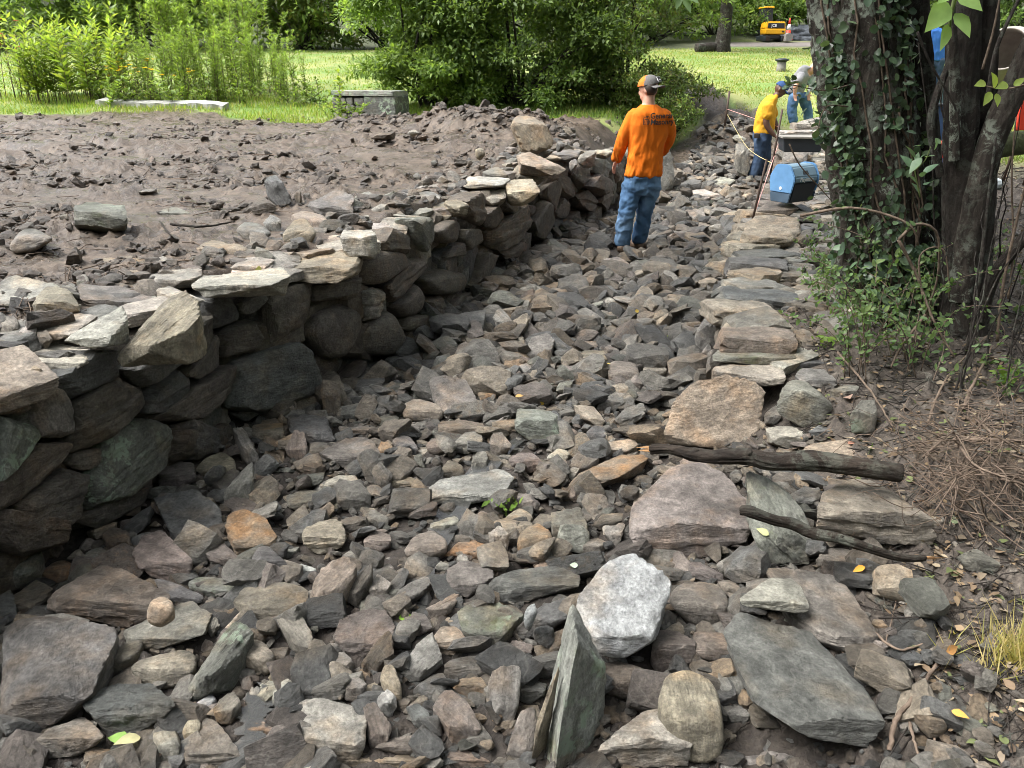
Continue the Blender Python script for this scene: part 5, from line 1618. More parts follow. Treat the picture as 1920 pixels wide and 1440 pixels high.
plant_set(rud, [(ux(u, y), y, s) for u, y, s in ((212, 17.6, .9), (232, 17.7, 1.0), (250, 17.6, .85), (262, 17.5, .9), (285, 17.6, 1.05), (296, 17.5, .98), (350, 17.6, .8))], 'coneflower', lambda i, x, y: 'yellow coneflower with golden heads in the border', 'plant', 'yellow coneflowers', rp)
bee = [tall_plant(rp, 1.5, 18, 0.15, 0.4, YG, 0.18, True, ((0.45, 0.05, 0.09), 0.055)) for _ in range(2)]
plant_set(bee, [(ux(u, y), y, s) for u, y, s in ((6, 18.2, 1.0), (30, 18.5, 1.15), (46, 18.2, 0.95), (60, 19, .9))], 'bee_balm', lambda i, x, y: 'crimson flowered bee balm at the end of the border', 'plant', 'crimson bee balm', rp)
lowp = [tall_plant(rp, 0.55, 34, 0.13, 0.42, MD + GG, 0.25) for _ in range(4)]
plant_set(lowp, [(ux(u, y), y, rp.uniform(.6, 1.2)) for u, y in [(uu, rp.uniform(17.3, 18.2)) for uu in np.linspace(195, 640, 26)]], 'weed', lambda i, x, y: 'low broad-leaved weed %s' % ('along the stone slab under the yellow coneflowers' if project((x, y, 1))[0] < 320 else ('along the stone slab under the goldenrod' if project((x, y, 1))[0] < 440 else ('beyond the slab under the goldenrod' if project((x, y, 1))[0] < 560 else 'beside the grey capped wall'))), 'plant', 'weeds under the border', rp)
one = [tall_plant(rp, 1.0, 24, 0.16, 0.5, YG, 0.1)]
plant_set(lowp, [(ux(u, 15.2), 15.2 + .1 * (u % 3), .75) for u in (622, 640, 655, 668)], 'weed', lambda i, x, y: 'low weed growing against the face of the grey capped wall', 'plant', 'weeds at the capped wall', rp)
plant_set(one, [(ux(632, 15.4), 15.4, 1.0)], 'border_plant', lambda i, x, y: 'single light green weed standing alone in front of the capped wall', 'plant', None, rp)

# ------------------------------------------------------------------ grass blades along the near lawn
def blades(name, label, n, region, h0, h1, pal, rg, w=0.006):
    xy = region(rg, n)
    z = np.array([ground_at(a, b) for a, b in xy]) if n <= 30000 else gz(xy[:, 0], xy[:, 1])
    P = np.stack([xy[:, 0], xy[:, 1], z - 0.01], 1)
    A = np.stack([rg.normal(0, .45, n), rg.normal(0, .45, n), np.ones(n)], 1)
    L = rg.uniform(h0, h1, n)
    c = np.array(pal)[rg.integers(0, len(pal), n)] * rg.uniform(0.75, 1.25, n)[:, None]
    o = leaves(name, P, A, unit(rg, n), L, np.full(n, w), c, M_LEAF)
    tag(o, label, None, None, 'stuff')
GR = [(0.184, 0.276, 0.046), (0.23, 0.31, 0.063), (0.149, 0.241, 0.04), (0.345, 0.333, 0.127)]
def strip(rg, n):
    y = 16.35 + rg.random(n) * 3.0; x = rg.uniform(-0.78, 0.02, n) * (y + 0.5); y = y - 1.5 * sstep(-6.2, -4.0, x)
    k = fbm(np.stack([x, y, y * 0], 1) * 1.3, 2, 3); return np.stack([x, y + 0.25 * k], 1)
blades('grass', 'short bright grass along the near edge of the lawn', 22000, strip, 0.05, 0.16, GR, rp, 0.012)
def strip5(rg, n):
    x = rg.uniform(-3.2, 3.0, n); y = 15.3 + 0.25 * np.maximum(0, x) + rg.random(n) * 2.2; return np.stack([x, y], 1)
blades('grass', 'grass and weeds in the shade at the foot of the big bush', 9000, strip5, 0.05, 0.20, GR + MD, rp, 0.012)
def strip2(rg, n):
    y = 17.2 + rg.random(n) * 15.5; x = rg.uniform(0.04, 0.50, n) * (y + .5); y = y + 0.6 * sstep(0.2, 0.1, x / (y + .5)); return np.stack([x, y], 1)
blades('grass', 'short yellowing grass on the lawn beyond the channel', 36000, strip2, 0.03, 0.09, GR + [(0.38, 0.35, 0.14), (0.34, 0.34, 0.12)], rp, 0.020)
def strip4(rg, n):
    y = 19.0 + rg.random(n) * 13; x = rg.uniform(-0.78, -0.08, n) * (y + .5); return np.stack([x, y], 1)
blades('grass', 'short mown grass of the lawn behind the flower border', 24000, strip4, 0.03, 0.09, GR, rp, 0.024)
def tuft(rg, n):
    a = rg.uniform(0, 6.28, n); r = np.abs(rg.normal(0, 0.07, n))
    c = sight(1905, 1245); return np.stack([c[0] + np.cos(a) * r * 1.1, c[1] + np.sin(a) * r], 1)
blades('grass', 'tuft of straw-coloured grass on the soil bank', 420, tuft, 0.06, 0.17, [(0.42, 0.36, 0.16), (0.33, 0.32, 0.12), (0.5, 0.42, 0.22)], rp, 0.004)
def strip3(rg, n):
    y = rg.uniform(9.5, 15, n); x = rg.uniform(0.5, 0.78, n) * (y + .5); return np.stack([x, y], 1)
blades('grass', 'patchy yellow-green grass behind the tree trunks', 9000, strip3, 0.05, 0.15, GR + OLV, rp, 0.010)
# ------------------------------------------------------------------ trees beside the channel
def trunk_geo(path, radii, sides=72, rows=150, amp=0.035, flare=0.0, seed=0, lobes=5):
    P = curve(path, rows)
    r = np.interp(np.linspace(0, 1, rows), np.linspace(0, 1, len(radii)), radii)
    T = np.gradient(P, axis=0); T /= np.linalg.norm(T, axis=1)[:, None]
    A = np.cross(T, np.array([0.0, 1.0, 0.05])); A /= np.linalg.norm(A, axis=1)[:, None]
    B = np.cross(T, A)
    an = np.linspace(0, 2 * math.pi, sides, endpoint=False)
    s = np.concatenate([[0], np.cumsum(np.linalg.norm(np.diff(P, axis=0), axis=1))])
    AN, S = np.meshgrid(an, s)
    rr = r[:, None] * np.ones_like(AN)
    q = np.stack([np.cos(AN) * 3.2, np.sin(AN) * 3.2, S * 1.1], -1).reshape(-1, 3)
    big = fbm(q * 0.55 + seed, 3, seed).reshape(AN.shape)
    rid = 1 - np.abs(fbm(np.stack([np.cos(AN) * 7, np.sin(AN) * 7, S * 4.5], -1).reshape(-1, 3) + seed, 3, seed + 3)).reshape(AN.shape) * 1.6
    fine = fbm(np.stack([np.cos(AN) * 16, np.sin(AN) * 16, S * 14], -1).reshape(-1, 3), 2, seed + 6).reshape(AN.shape)
    rr = rr * (1 + 0.09 * big) + amp * (0.55 * rid + 0.18 * fine)
    if flare: rr = rr * (1 + flare * np.exp(-S / 0.28) * (1 + 0.35 * np.sin(AN * lobes + seed)))
    V = P[:, None] + (A[:, None] * np.cos(AN)[..., None] + B[:, None] * np.sin(AN)[..., None]) * rr[..., None]
    i = np.arange(rows - 1)[:, None] * sides; j = np.arange(sides)[None]; j2 = (j + 1) % sides
    Fc = np.stack([i + j, i + j2, i + sides + j2, i + sides + j], -1).reshape(-1, 4)
    return V.reshape(-1, 3), Fc
def pxpath(rows, y):
    return [tuple(at_y(u, v, y + dy)) for u, v, dy in rows]
big = empty('tree', (2.2, 4.6, 0.4))
tag(big, 'thick lichen-covered tree with ivy climbing its trunk beside the blue cooler', 'tree')
pA = pxpath([(1672, 640, -0.02), (1660, 520, 0), (1640, 300, 0.03), (1612, 60, 0.08), (1590, -140, 0.15), (1570, -500, 0.25), (1560, -900, 0.3)], 4.6)
VA, FA = trunk_geo(pA, [0.265, 0.245, 0.235, 0.232, 0.225, 0.21, 0.19], 96, 190, 0.035, 0.28, 1)
link('trunk', mesh('trunk', VA, FA), M_BARK, big)
pB = pxpath([(1735, 620, 0.12), (1733, 480, 0.12), (1726, 300, 0.14), (1708, 60, 0.18), (1700, -140, 0.2), (1720, -500, 0.2)], 4.6)
VB, FB = trunk_geo(pB, [0.13, 0.11, 0.10, 0.09, 0.085, 0.08], 56, 150, 0.022, 0.3, 2)
link('trunk', mesh('trunk', VB, FB), M_BARK_D, big)
rt = np.random.default_rng(91)
def roof_crown(parent, base, top, n, W, H, ls):
    cl = clump_cloud(rt, 26, W, W, H, 0.2, 0.7, 1.3)
    C = np.array(cl); m = len(C)
    k = rt.integers(0, m, n); d = unit(rt, n)
    P = np.array(top) + C[k, :3] + d * C[k, 3:] * rt.uniform(0.4, 1.05, n)[:, None]
    L = ls * rt.uniform(0.7, 1.3, n)
    leaves('crown', P, d + unit(rt, n), unit(rt, n) + np.array([0, 0, 1]), L, L * 0.5, np.array(DK + MD)[rt.integers(0, 8, n)], M_LEAF, parent)
    paths = []
    for i in rt.permutation(m)[:12]:
        tip = np.array(top) + C[i, :3]
        paths.append((curve([base, (np.array(base) + tip) / 2 + np.array([0, 0, 0.3]), tip], 8), np.linspace(0.07, 0.015, 8)))
    tubes('limb', paths, M_BARK_D, parent, 7)
roof_crown(big, pA[-1], (pA[-1][0] + 0.3, pA[-1][1] + 0.2, pA[-1][2] - 0.4), 9000, 5.0, 3.0, 0.17)
dark = empty('tree', (2.75, 4.2, 0.4))
tag(dark, 'dark forked tree with a leaning limb beside the ivy tree', 'tree')
def stem(parent, rows, y, radii, mat=M_BARK_D, sides=40, nr=110, amp=0.012, flare=0.0, seed=5, name='trunk'):
    V, Fc = trunk_geo(pxpath(rows, y), radii, sides, nr, amp, flare, seed)
    return link(name, mesh(name, V, Fc), mat, parent)
stem(dark, [(1800, 655, 0), (1803, 560, 0), (1800, 300, 0.02), (1806, 60, 0.05), (1815, -140, 0.1), (1830, -500, 0.1)], 4.2, [0.115, 0.095, 0.082, 0.075, 0.07, 0.06], seed=3, flare=0.4)
stem(dark, [(1822, 560, 0.1), (1832, 400, 0.1), (1836, 200, 0.1), (1840, 0, 0.12), (1846, -200, 0.15), (1860, -500, 0.2)], 4.2, [0.09, 0.085, 0.08, 0.078, 0.07, 0.06], seed=4)
stem(dark, [(1800, 560, -0.04), (1818, 420, -0.06), (1858, 270, -0.08), (1905, 160, -0.1), (1960, 40, -0.1), (2040, -120, -0.1)], 4.2, [0.07, 0.068, 0.062, 0.058, 0.055, 0.05], M_BARK, seed=6, name='limb')
stem(dark, [(1838, 600, -0.1), (1862, 520, -0.15), (1900, 470, -0.2), (1960, 400, -0.25)], 4.2, [0.035, 0.03, 0.028, 0.026], seed=7, name='limb', amp=0.006)
stem(dark, [(1788, 300, -0.06), (1790, 160, -0.08), (1782, 40, -0.1), (1776, -120, -0.1)], 4.2, [0.026, 0.024, 0.022, 0.02], M_BARK, seed=8, name='limb', amp=0.004)
stem(dark, [(1764, 330, -0.02), (1746, 240, -0.02), (1756, 180, -0.02), (1778, 120, 0), (1784, 60, 0)], 4.2, [0.018, 0.02, 0.018, 0.015, 0.012], seed=9, name='limb', amp=0.003)
roof_crown(dark, tuple(at_y(1830, -500, 4.3)), (3.2, 4.8, 4.6), 5000, 4.0, 2.4, 0.16)
# bare saplings and shoots, each its own thing
shoots = [([(1812, 665), (1838, 520), (1850, 400), (1868, 250)], 3.85, 0.010, 'pale straight sapling in front of the dark forked tree'),
          ([(1770, 560), (1752, 420), (1748, 300), (1722, 80)], 4.3, 0.006, 'thin bare shoot between the ivy tree and the dark tree'),
          ([(1730, 560), (1725, 480), (1770, 470), (1780, 560)], 4.1, 0.006, 'thin arched stem looping over the hollow at the tree foot'),
          ([(1765, 300), (1770, 230), (1764, 190), (1775, 130)], 4.1, 0.005, 'thin dark shoot in the gap between the trunks'),
          ([(1870, 640), (1880, 540), (1905, 420), (1935, 300)], 3.9, 0.009, 'slim sapling leaning away beside the soil bank'),
          ([(1850, 200), (1866, 100), (1890, 40), (1920, -20)], 3.6, 0.011, 'dark bare branch crossing in front of the mixer drum'),
          ([(1842, 130), (1862, 60), (1872, 10), (1880, -30)], 3.7, 0.006, 'thin bare twig in front of the mixer drum'),
          ([(1720, 60), (1745, 120), (1790, 200), (1800, 260)], 4.0, 0.007, 'dark bare twig slanting across the blue-shirted man'),
          ([(1890, 560), (1900, 470), (1897, 330), (1905, 220)], 4.0, 0.006, 'upright bare whip at the edge of the bank'),
          ([(1480, 270), (1500, 310), (1540, 355), (1580, 400)], 5.2, 0.005, 'thin bare twig hanging across the cooler')]
for rows, y, r, lab in shoots:
    P = curve([at_y(u, v, y) for u, v in rows], 16)
    o = tubes('sapling', [(P, np.linspace(r, r * 0.6, 16))], M_BARK_D if 'dark' in lab else M_TWIG, None, 7)
    tag(o, lab, 'branch')

for k in range(16):
    u0 = rt.uniform(1745, 1915); v0 = rt.uniform(560, 760); g = sight(u0, v0)
    hgt_ = rt.uniform(.5, 1.5); dx_ = rt.normal(.05, .18); dy_ = rt.normal(0, .15)
    P = curve([g - np.array([0, 0, .03]), g + np.array([dx_ * .3, dy_ * .3, hgt_ * .5]), g + np.array([dx_, dy_, hgt_])], 12, .02, k)
    o = tubes('sapling', [(P, np.linspace(rt.uniform(.004, .008), .002, 12))], M_BARK_D, None, 6); tag(o, 'thin bare whip in the thicket at the foot of the dark tree', 'branch', 'bare whips by the dark tree')
st_ = []
for k in range(34):
    u0 = rt.uniform(1770, 1919); v0 = rt.uniform(400, 760); g = sight(u0, v0); hgt_ = rt.uniform(.05, .22)
    st_.append([g, g + np.array([rt.normal(0, .04), rt.normal(0, .04), hgt_ * .6]), g + np.array([rt.normal(0, .09), rt.normal(0, .09), hgt_])])
UNDER = st_
# ------------------------------------------------------------------ ivy on the trunk, brambles at its foot
def bvh_of(V, Fc): return BVHTree.FromPolygons([tuple(a) for a in V], [tuple(int(i) for i in f) for f in Fc])
bA = bvh_of(VA, FA)
ivy = empty('ivy', (2.1, 4.4, 0.4)); tag(ivy, 'glossy rounded-leaf ivy climbing the thick lichened trunk', 'vine')
IV = [(0.055, 0.095, 0.055), (0.075, 0.125, 0.065), (0.10, 0.15, 0.08), (0.05, 0.08, 0.045)]
P, A, N, Ls = [], [], [], []
axis0 = np.array(pA)
cnt = 0
while cnt < 2600:
    an = rt.uniform(0, 6.28); z = rt.uniform(0.35, 3.4)
    c = np.array([np.interp(z, axis0[:, 2], axis0[:, 0]), np.interp(z, axis0[:, 2], axis0[:, 1])])
    dx, dy = math.cos(an), math.sin(an)
    # runners: dense on the near flank low down and up the middle of the near side
    front = max(0.0, -dy)
    spine = math.exp(-((an - (4.75 - 0.35 * math.sin(z * 2.1))) / 0.34) ** 2)
    leftf = math.exp(-((an - 3.75) / 0.30) ** 2) * (1 if 1.1 < z < 2.0 else 0.2)
    dens = 0.05 + 0.95 * max(spine * (1 if z > 1.55 else 0.35), leftf, (front * 1.0 if z < 0.9 else 0))
    if rt.random() > dens * (0.4 + 0.9 * max(0, float(fbm(np.array([[dx * 1.4, dy * 1.4, z * 2.2]]), 2, 8)[0]) + 0.45)): continue
    h = bA.ray_cast(Vector((c[0] + dx, c[1] + dy, z)), Vector((-dx, -dy, 0)))
    if h[0] is None: continue
    n = np.array(h[1]); n = n if n @ np.array([dx, dy, 0]) > 0 else -n
    off = abs(rt.normal(0, 0.03)) + 0.008
    P.append(np.array(h[0]) + n * off); A.append(np.array([rt.normal(0, .6), rt.normal(0, .6), rt.normal(-0.3, .6)]) + n * 0.3)
    N.append(n + rt.normal(0, 0.45, 3) + np.array([0, 0, 0.35])); Ls.append(rt.uniform(0.020, 0.062)); cnt += 1
Ls = np.array(Ls)
leaves('foliage', P, A, N, Ls, Ls * 0.8, np.array(IV)[rt.integers(0, 4, cnt)] * rt.uniform(0.7, 1.4, cnt)[:, None], M_LEAF_D, ivy, 'oval')
vp = []
for k in range(9):
    a0 = rt.uniform(3.4, 5.4); pts = []
    for z in np.linspace(0.35, rt.uniform(1.6, 3.3), 14):
        a0 += rt.normal(0, 0.12)
        c = np.array([np.interp(z, axis0[:, 2], axis0[:, 0]), np.interp(z, axis0[:, 2], axis0[:, 1])])
        h = bA.ray_cast(Vector((c[0] + math.cos(a0), c[1] + math.sin(a0), z)), Vector((-math.cos(a0), -math.sin(a0), 0)))
        if h[0] is not None: pts.append(np.array(h[0]) + np.array([math.cos(a0), math.sin(a0), 0]) * 0.008)
    if len(pts) > 4: vp.append((np.array(pts), np.full(len(pts), 0.006)))
tubes('stem', vp, M_TWIG, ivy, 5)
# a spray of ivy standing off the trunk beside the grey-shirted man
def leafy_stems(name, label, cat, stems_, nl, ls, aspect, pal, r0, mat=M_LEAF, shape='oval', group=None, smat=M_TWIG, up=0.4):
    b = stems_[0][0]
    o = empty(name, tuple(b)); tag(o, label, cat, group)
    P, A, N = [], [], []; paths = []
    for s in stems_:
        c = curve(s, 14); paths.append((c, np.linspace(r0, r0 * 0.5, 14)))
        t = rt.uniform(2, 12.99, nl); i = t.astype(int); f = (t - i)[:, None]
        q = c[i] * (1 - f) + c[np.minimum(i + 1, 13)] * f
        P.append(q + rt.normal(0, ls * 0.35, (nl, 3))); A.append(unit(rt, nl) + np.array([0, 0, up * 0.5])); N.append(unit(rt, nl) * 0.6 + np.array([0, -0.35, 0.8]))
    P = np.concatenate(P); n = len(P); L = ls * rt.uniform(0.6, 1.3, n)
    leaves('foliage', P, np.concatenate(A), np.concatenate(N), L, L * aspect, np.array(pal)[rt.integers(0, len(pal), n)] * rt.uniform(0.75, 1.3, n)[:, None], mat, o, shape)
    tubes('stem', paths, smat, o, 5)
    return o
leafy_stems('ivy', 'spray of ivy reaching off the trunk in front of the grey-shirted man', 'vine',
            [[at_y(1590, 160, 4.35), at_y(1545, 170, 4.2), at_y(1490, 160, 4.1), at_y(1475, 158, 4.1)], [at_y(1590, 200, 4.35), at_y(1550, 200, 4.25), at_y(1535, 240, 4.2), at_y(1545, 265, 4.2)]], 34, 0.045, 0.75, IV, 0.004, M_LEAF_D)
BR = [(0.10, 0.17, 0.065), (0.13, 0.20, 0.08), (0.16, 0.225, 0.09), (0.085, 0.14, 0.06)]
st = []
for k in range(46):
    u0 = rt.uniform(1575, 1755); v0 = rt.uniform(600, 720); g = sight(u0, v0)
    y1 = g[1] + rt.uniform(-0.35, 0.35); x1 = g[0] + rt.normal(-0.05, 0.22); h = rt.uniform(0.15, 0.62)
    st.append([g, g + np.array([(x1 - g[0]) * 0.4, (y1 - g[1]) * 0.3, h * 0.75]), np.array([x1, y1, g[2] + h])])
leafy_stems('bramble_bush', 'sprawling light green bramble around the foot of the ivy tree', 'shrub', st, 30, 0.033, 0.55, BR, 0.003)
st = []
for k in range(26):
    u0 = rt.uniform(1520, 1640); v0 = rt.uniform(500, 620); g = sight(u0, v0); h = rt.uniform(0.08, 0.35)
    st.append([g, g + np.array([rt.normal(0, .08), rt.normal(0, .08), h * 0.6]), g + np.array([rt.normal(-0.05, .15), rt.normal(0, .15), h])])
leafy_stems('bramble_bush', 'pale leafy shoots spilling over the cobbles behind the low wall', 'shrub', st, 30, 0.032, 0.5, BR, 0.0025)
gc_ = leafy_stems('ground_cover', 'low patchy greenery on the shaded bank beyond the dark tree', None, UNDER, 14, 0.035, 0.5, BR + [(0.07, 0.11, 0.05)], 0.0025); gc_['kind'] = 'stuff'
leafy_stems('bramble_bush', 'arching bare cane looping in front of the ivy tree', 'shrub', [[at_y(1500, 405, 4.0), at_y(1600, 390, 3.9), at_y(1700, 418, 3.8), at_y(1722, 460, 3.8)], [at_y(1685, 450, 3.8), at_y(1720, 420, 3.8), at_y(1758, 440, 3.8), at_y(1758, 520, 3.85), at_y(1735, 590, 3.9)],
              [at_y(1685, 450, 3.8), at_y(1720, 520, 3.8), at_y(1750, 600, 3.7), at_y(1790, 670, 3.6)], [at_y(1735, 590, 3.9), at_y(1690, 650, 3.8), at_y(1670, 690, 3.75)]], 10, 0.03, 0.5, BR, 0.009)
leafy_stems('weed_plant', 'small weed with three-part leaves against the trunk', 'plant', [[at_y(1725, 370, 4.1), at_y(1715, 320, 4.1), at_y(1708, 285, 4.1)], [at_y(1715, 320, 4.1), at_y(1735, 300, 4.05), at_y(1745, 275, 4.05)]], 7, 0.075, 0.55, [(0.14, 0.23, 0.15), (0.17, 0.26, 0.16)], 0.004, M_LEAF, 'broad', None, M_GREENSTEM)
for lab, px, ls in (('bright green weed growing between the low wall and the brambles', [(1545, 655), (1525, 632), (1505, 615)], 0.04),
                    ('small green sprig in the rubble by the pale ribbed block', [(945, 965), (935, 955), (928, 950)], 0.035), ('little weed in the trickle below the low wall', [(1225, 650), (1215, 640), (1205, 630)], 0.03),
                    ('fern-like seedling on the shaded bank beyond the dark tree', [(1880, 720), (1865, 705), (1850, 700)], 0.05)):
    g = sight(*px[0])
    leafy_stems('seedling_plant', lab, 'plant', [[g, g + np.array([-0.03, 0, 0.06]), g + np.array([-0.07, -0.02, 0.10])], [g, g + np.array([0.03, 0, 0.05]), g + np.array([0.06, -0.03, 0.09])], [g, g + np.array([0.0, -.02, 0.05]), g + np.array([0.0, -0.07, 0.07])]], 9, ls, 0.5, [(0.15, 0.25, 0.05), (0.18, 0.27, 0.06)], 0.002, M_LEAF, 'broad', None, M_GREENSTEM)
# leafy twig hanging into the picture from above, close to the camera
hang = empty('leafy_branch', tuple(at_y(1790, -60, 1.75))); tag(hang, 'leafy twig with large fresh green leaves hanging before the dark trunks', 'branch')
tubes('twig', [(curve([at_y(1795, -120, 1.75), at_y(1793, -20, 1.75), at_y(1782, 30, 1.75), at_y(1780, 60, 1.75)], 10), np.linspace(0.006, 0.003, 10))], M_GREENSTEM, hang, 6)
for (u, v), (u2, v2), w in (((1778, 5), (1738, 58), .62), ((1778, 45), (1765, 95), .42), ((1790, 25), (1822, 68), .6), ((1792, -15), (1845, 18), .55), ((1785, -20), (1760, 5), .5)):
    a = at_y(u, v, 1.75); b = at_y(u2, v2, 1.72); L = np.linalg.norm(b - a)
    leaves('leaf', [a], [b - a], [np.array([0.15, -0.85, 0.5]) + rt.normal(0, .2, 3)], [L], [L * w], [np.array([0.21, 0.33, 0.10]) * rt.uniform(.85, 1.15)], M_LEAF, hang, 'broad')
hang2 = empty('leafy_branch', tuple(at_y(1850, 140, 2.6))); tag(hang2, 'fine twig with small yellow-green leaves across the leaning limb', 'branch')
tubes('twig', [(curve([at_y(1990, 130, 2.6), at_y(1900, 165, 2.6), at_y(1840, 160, 2.6)], 10), np.linspace(0.004, 0.002, 10))], M_TWIG, hang2, 5)
for (u, v), (u2, v2) in (((1866, 165), (1862, 135)), ((1890, 158), (1868, 165)), ((1858, 172), (1845, 198)), ((1868, 175), (1872, 200)), ((1848, 155), (1828, 160)), ((1900, 160), (1925, 145))):
    a = at_y(u, v, 2.6); b = at_y(u2, v2, 2.58); L = np.linalg.norm(b - a)
    leaves('leaf', [a], [b - a], [np.array([0.1, -0.8, 0.5])], [L], [L * 0.55], [np.array([0.22, 0.29, 0.07])], M_LEAF, hang2, 'broad')
hang3 = empty('leafy_branch', tuple(at_y(1275, -40, 2.2))); tag(hang3, 'tip of a leafy twig dipping in over the big bush', 'branch')
tubes('twig', [(curve([at_y(1290, -90, 2.2), at_y(1282, -30, 2.2), at_y(1275, 0, 2.2)], 8), np.linspace(0.004, 0.002, 8))], M_TWIG, hang3, 5)
for (u, v), (u2, v2) in (((1276, -10), (1268, 18)), ((1282, -5), (1296, 24)), ((1280, -15), (1312, 5)), ((1274, -12), (1258, -2))):
    a = at_y(u, v, 2.2); b = at_y(u2, v2, 2.18); L = np.linalg.norm(b - a)
    leaves('leaf', [a], [b - a], [np.array([0.1, -0.8, 0.5])], [L], [L * 0.45], [np.array([0.16, 0.25, 0.12])], M_LEAF, hang3, 'broad')

# ------------------------------------------------------------------ fallen wood and roots
def gp(u, v, h=0.015):
    s = sight(u, v); return on_z(u, v, min(s[2] + h, CAMZ - 0.4))
def log_mesh(P, radii, seed, rows=60, sides=28, amp=0.006):
    V, Fc = trunk_geo(P, radii, sides, rows, amp, 0, seed)
    n = len(V); c0 = V[:sides].mean(0); c1 = V[-sides:].mean(0)
    V = np.vstack([V, c0, c1])
    Fl = [tuple(f) for f in Fc] + [(n, (t + 1) % sides, t) for t in range(sides)] + [(n + 1, n - sides + t, n - sides + (t + 1) % sides) for t in range(sides)]
    return mesh('log', V, Fl)
def dead_log(name, pts, radii, seed, label, cat, knots):
    o = empty(name, tuple(pts[0])); tag(o, label, cat)
    P = curve(pts, 9); P[1:-1] += np.random.default_rng(seed).normal(0, 0.008, (7, 3))
    r = np.interp(np.linspace(0, 1, 9), np.linspace(0, 1, len(radii)), radii) * (1 + 0.10 * np.random.default_rng(seed + 1).normal(0, 1, 9))
    link('wood', log_mesh(list(P), r, seed, 120, 36, 0.010 * radii[-1] / 0.03), M_DEADWOOD, o)
    for k, (t_, L) in enumerate(knots):
        i = int(t_ * 8); q = P[i]; d = np.array([0.2 * (-1) ** k, -0.5, 0.8]); d /= np.linalg.norm(d)
        V, Fc = tube_data([(np.array([q, q + d * (r[i] + L * .6), q + d * (r[i] + L)]), np.array([r[i] * .55, r[i] * .42, r[i] * .25]))], 9)
        link('knot', mesh('knot', V, Fc), M_DEADWOOD, o)
    e = P[0]; dd = P[0] - P[1]; dd /= np.linalg.norm(dd)
    sp_ = []
    for k in range(7):
        an = k * .9; off = np.array([0, math.cos(an), math.sin(an)]) * r[0] * .55
        sp_.append((np.array([e + off - dd * .02, e + off * .8 + dd * .03 * (1 + (k * 37 % 5) * .4)]), np.array([r[0] * .34, r[0] * .06])))
    V, Fc = tube_data(sp_, 5); link('splintered_end', mesh('splintered_end', V, Fc), plain('fresh_wood_' + name, (0.30, 0.17, 0.075), 0.8, 0.3, 40), o)
dead_log('log', [on_z(1222, 842, 0.36), on_z(1300, 851, 0.40), on_z(1400, 857, 0.42), on_z(1520, 869, 0.44), on_z(1690, 887, 0.44)], [0.017, 0.023, 0.027, 0.032, 0.033], 12,
         'dark wet log lying across the boulders below the big leaning tan slab', 'log', ((.3, .012), (.62, .01)))
dead_log('branch', [on_z(1735, 1046, 0.27), on_z(1620, 1025, 0.31), on_z(1530, 1002, 0.34), on_z(1450, 975, 0.38), on_z(1390, 957, 0.40)], [0.009, 0.016, 0.018, 0.019, 0.016], 14,
         'thin black broken branch sloping off the pinkish boulder to the soil', 'branch', ((.45, .008),))
STICKS = [([(1668, 1405), (1680, 1350), (1715, 1305), (1765, 1232)], .011, 'thick broken stick standing out of the soil beside the biggest flat slab'),
          ([(1700, 1335), (1712, 1380), (1733, 1450)], .007, 'forked grey stick at the foot of the thick broken stick'),
          ([(1760, 1315), (1755, 1370), (1750, 1450)], .006, 'straight grey stick lying end on in the soil'),
          ([(1515, 1095), (1560, 1180), (1640, 1270)], .005, 'thin straight stick lying across the rust-streaked slab'),
          ([(1540, 1172), (1565, 1205), (1590, 1235)], .006, 'short peeled stick beside the rust-streaked slab'),
          ([(1615, 1150), (1640, 1185), (1690, 1218), (1765, 1190)], .007, 'crooked reddish root bending over the soil'),
          ([(1625, 1260), (1660, 1210), (1688, 1080)], .004, 'fine upright twig stuck in the soil'),
          ([(1800, 822), (1860, 825), (1930, 828)], .014, 'peeled brown stick above the root tangle'),
          ([(1530, 1285), (1560, 1330), (1660, 1390)], .0045, 'thin bent twig lying on the biggest flat slab'),
          ([(1345, 1440), (1370, 1380), (1405, 1355)], .006, 'dark curved root beside the nearest grey slab'),
          ([(1570, 660), (1630, 730), (1675, 800)], .008, 'pale dead stick slanting below the brambles'),
          ([(1740, 790), (1790, 690), (1920, 570)], .008, 'long reddish stick leaning across the bank'),
          ([(1805, 765), (1830, 710), (1860, 652)], .011, 'stout broken stake of wood leaning on the bank'),
          ([(905, 1045), (960, 1052), (1030, 1058)], .007, 'short black stick among the stones by the round orange cobble'),
          ([(340, 1032), (400, 1040), (430, 1060), (425, 1130)], .004, 'thin dead root trailing over stones below the dark blue slab'),
          ([(1455, 845), (1500, 838), (1560, 800)], .004, 'thin curved root behind the dark log'),
          ([(320, 420), (380, 425), (440, 415)], .012, 'dark stick lying on the mud behind the wall'),
          ([(300, 415), (318, 440), (330, 450)], .008, 'short stick poking out of the mud'),
          ([(0, 250), (30, 252), (62, 249)], .010, 'long thin stick lying far back on the mud')]
for i, (rows, r, lab) in enumerate(STICKS):
    pts = [gp(u, v, r + (0.035 if 0 < j < len(rows) - 1 and r > .0065 else 0.01)) for j, (u, v) in enumerate(rows)]
    P = curve(pts, 26, 0.004, i)
    kn = 1 + 0.16 * vnoise(np.stack([np.arange(26) * .9, np.full(26, i * 3.1), np.zeros(26)], 1), i)
    o = tubes('stick', [(P, np.linspace(r * .8, r * 0.45, 26) * kn)], M_TWIG if i not in (9, 13, 16, 17) else M_DEADWOOD, None, 8)
    tag(o, lab, 'stick')
rtt = empty('root_tangle', tuple(sight(1830, 880))); tag(rtt, 'tangle of torn fine brown roots on the bank beside the dark log', 'roots')
paths = []
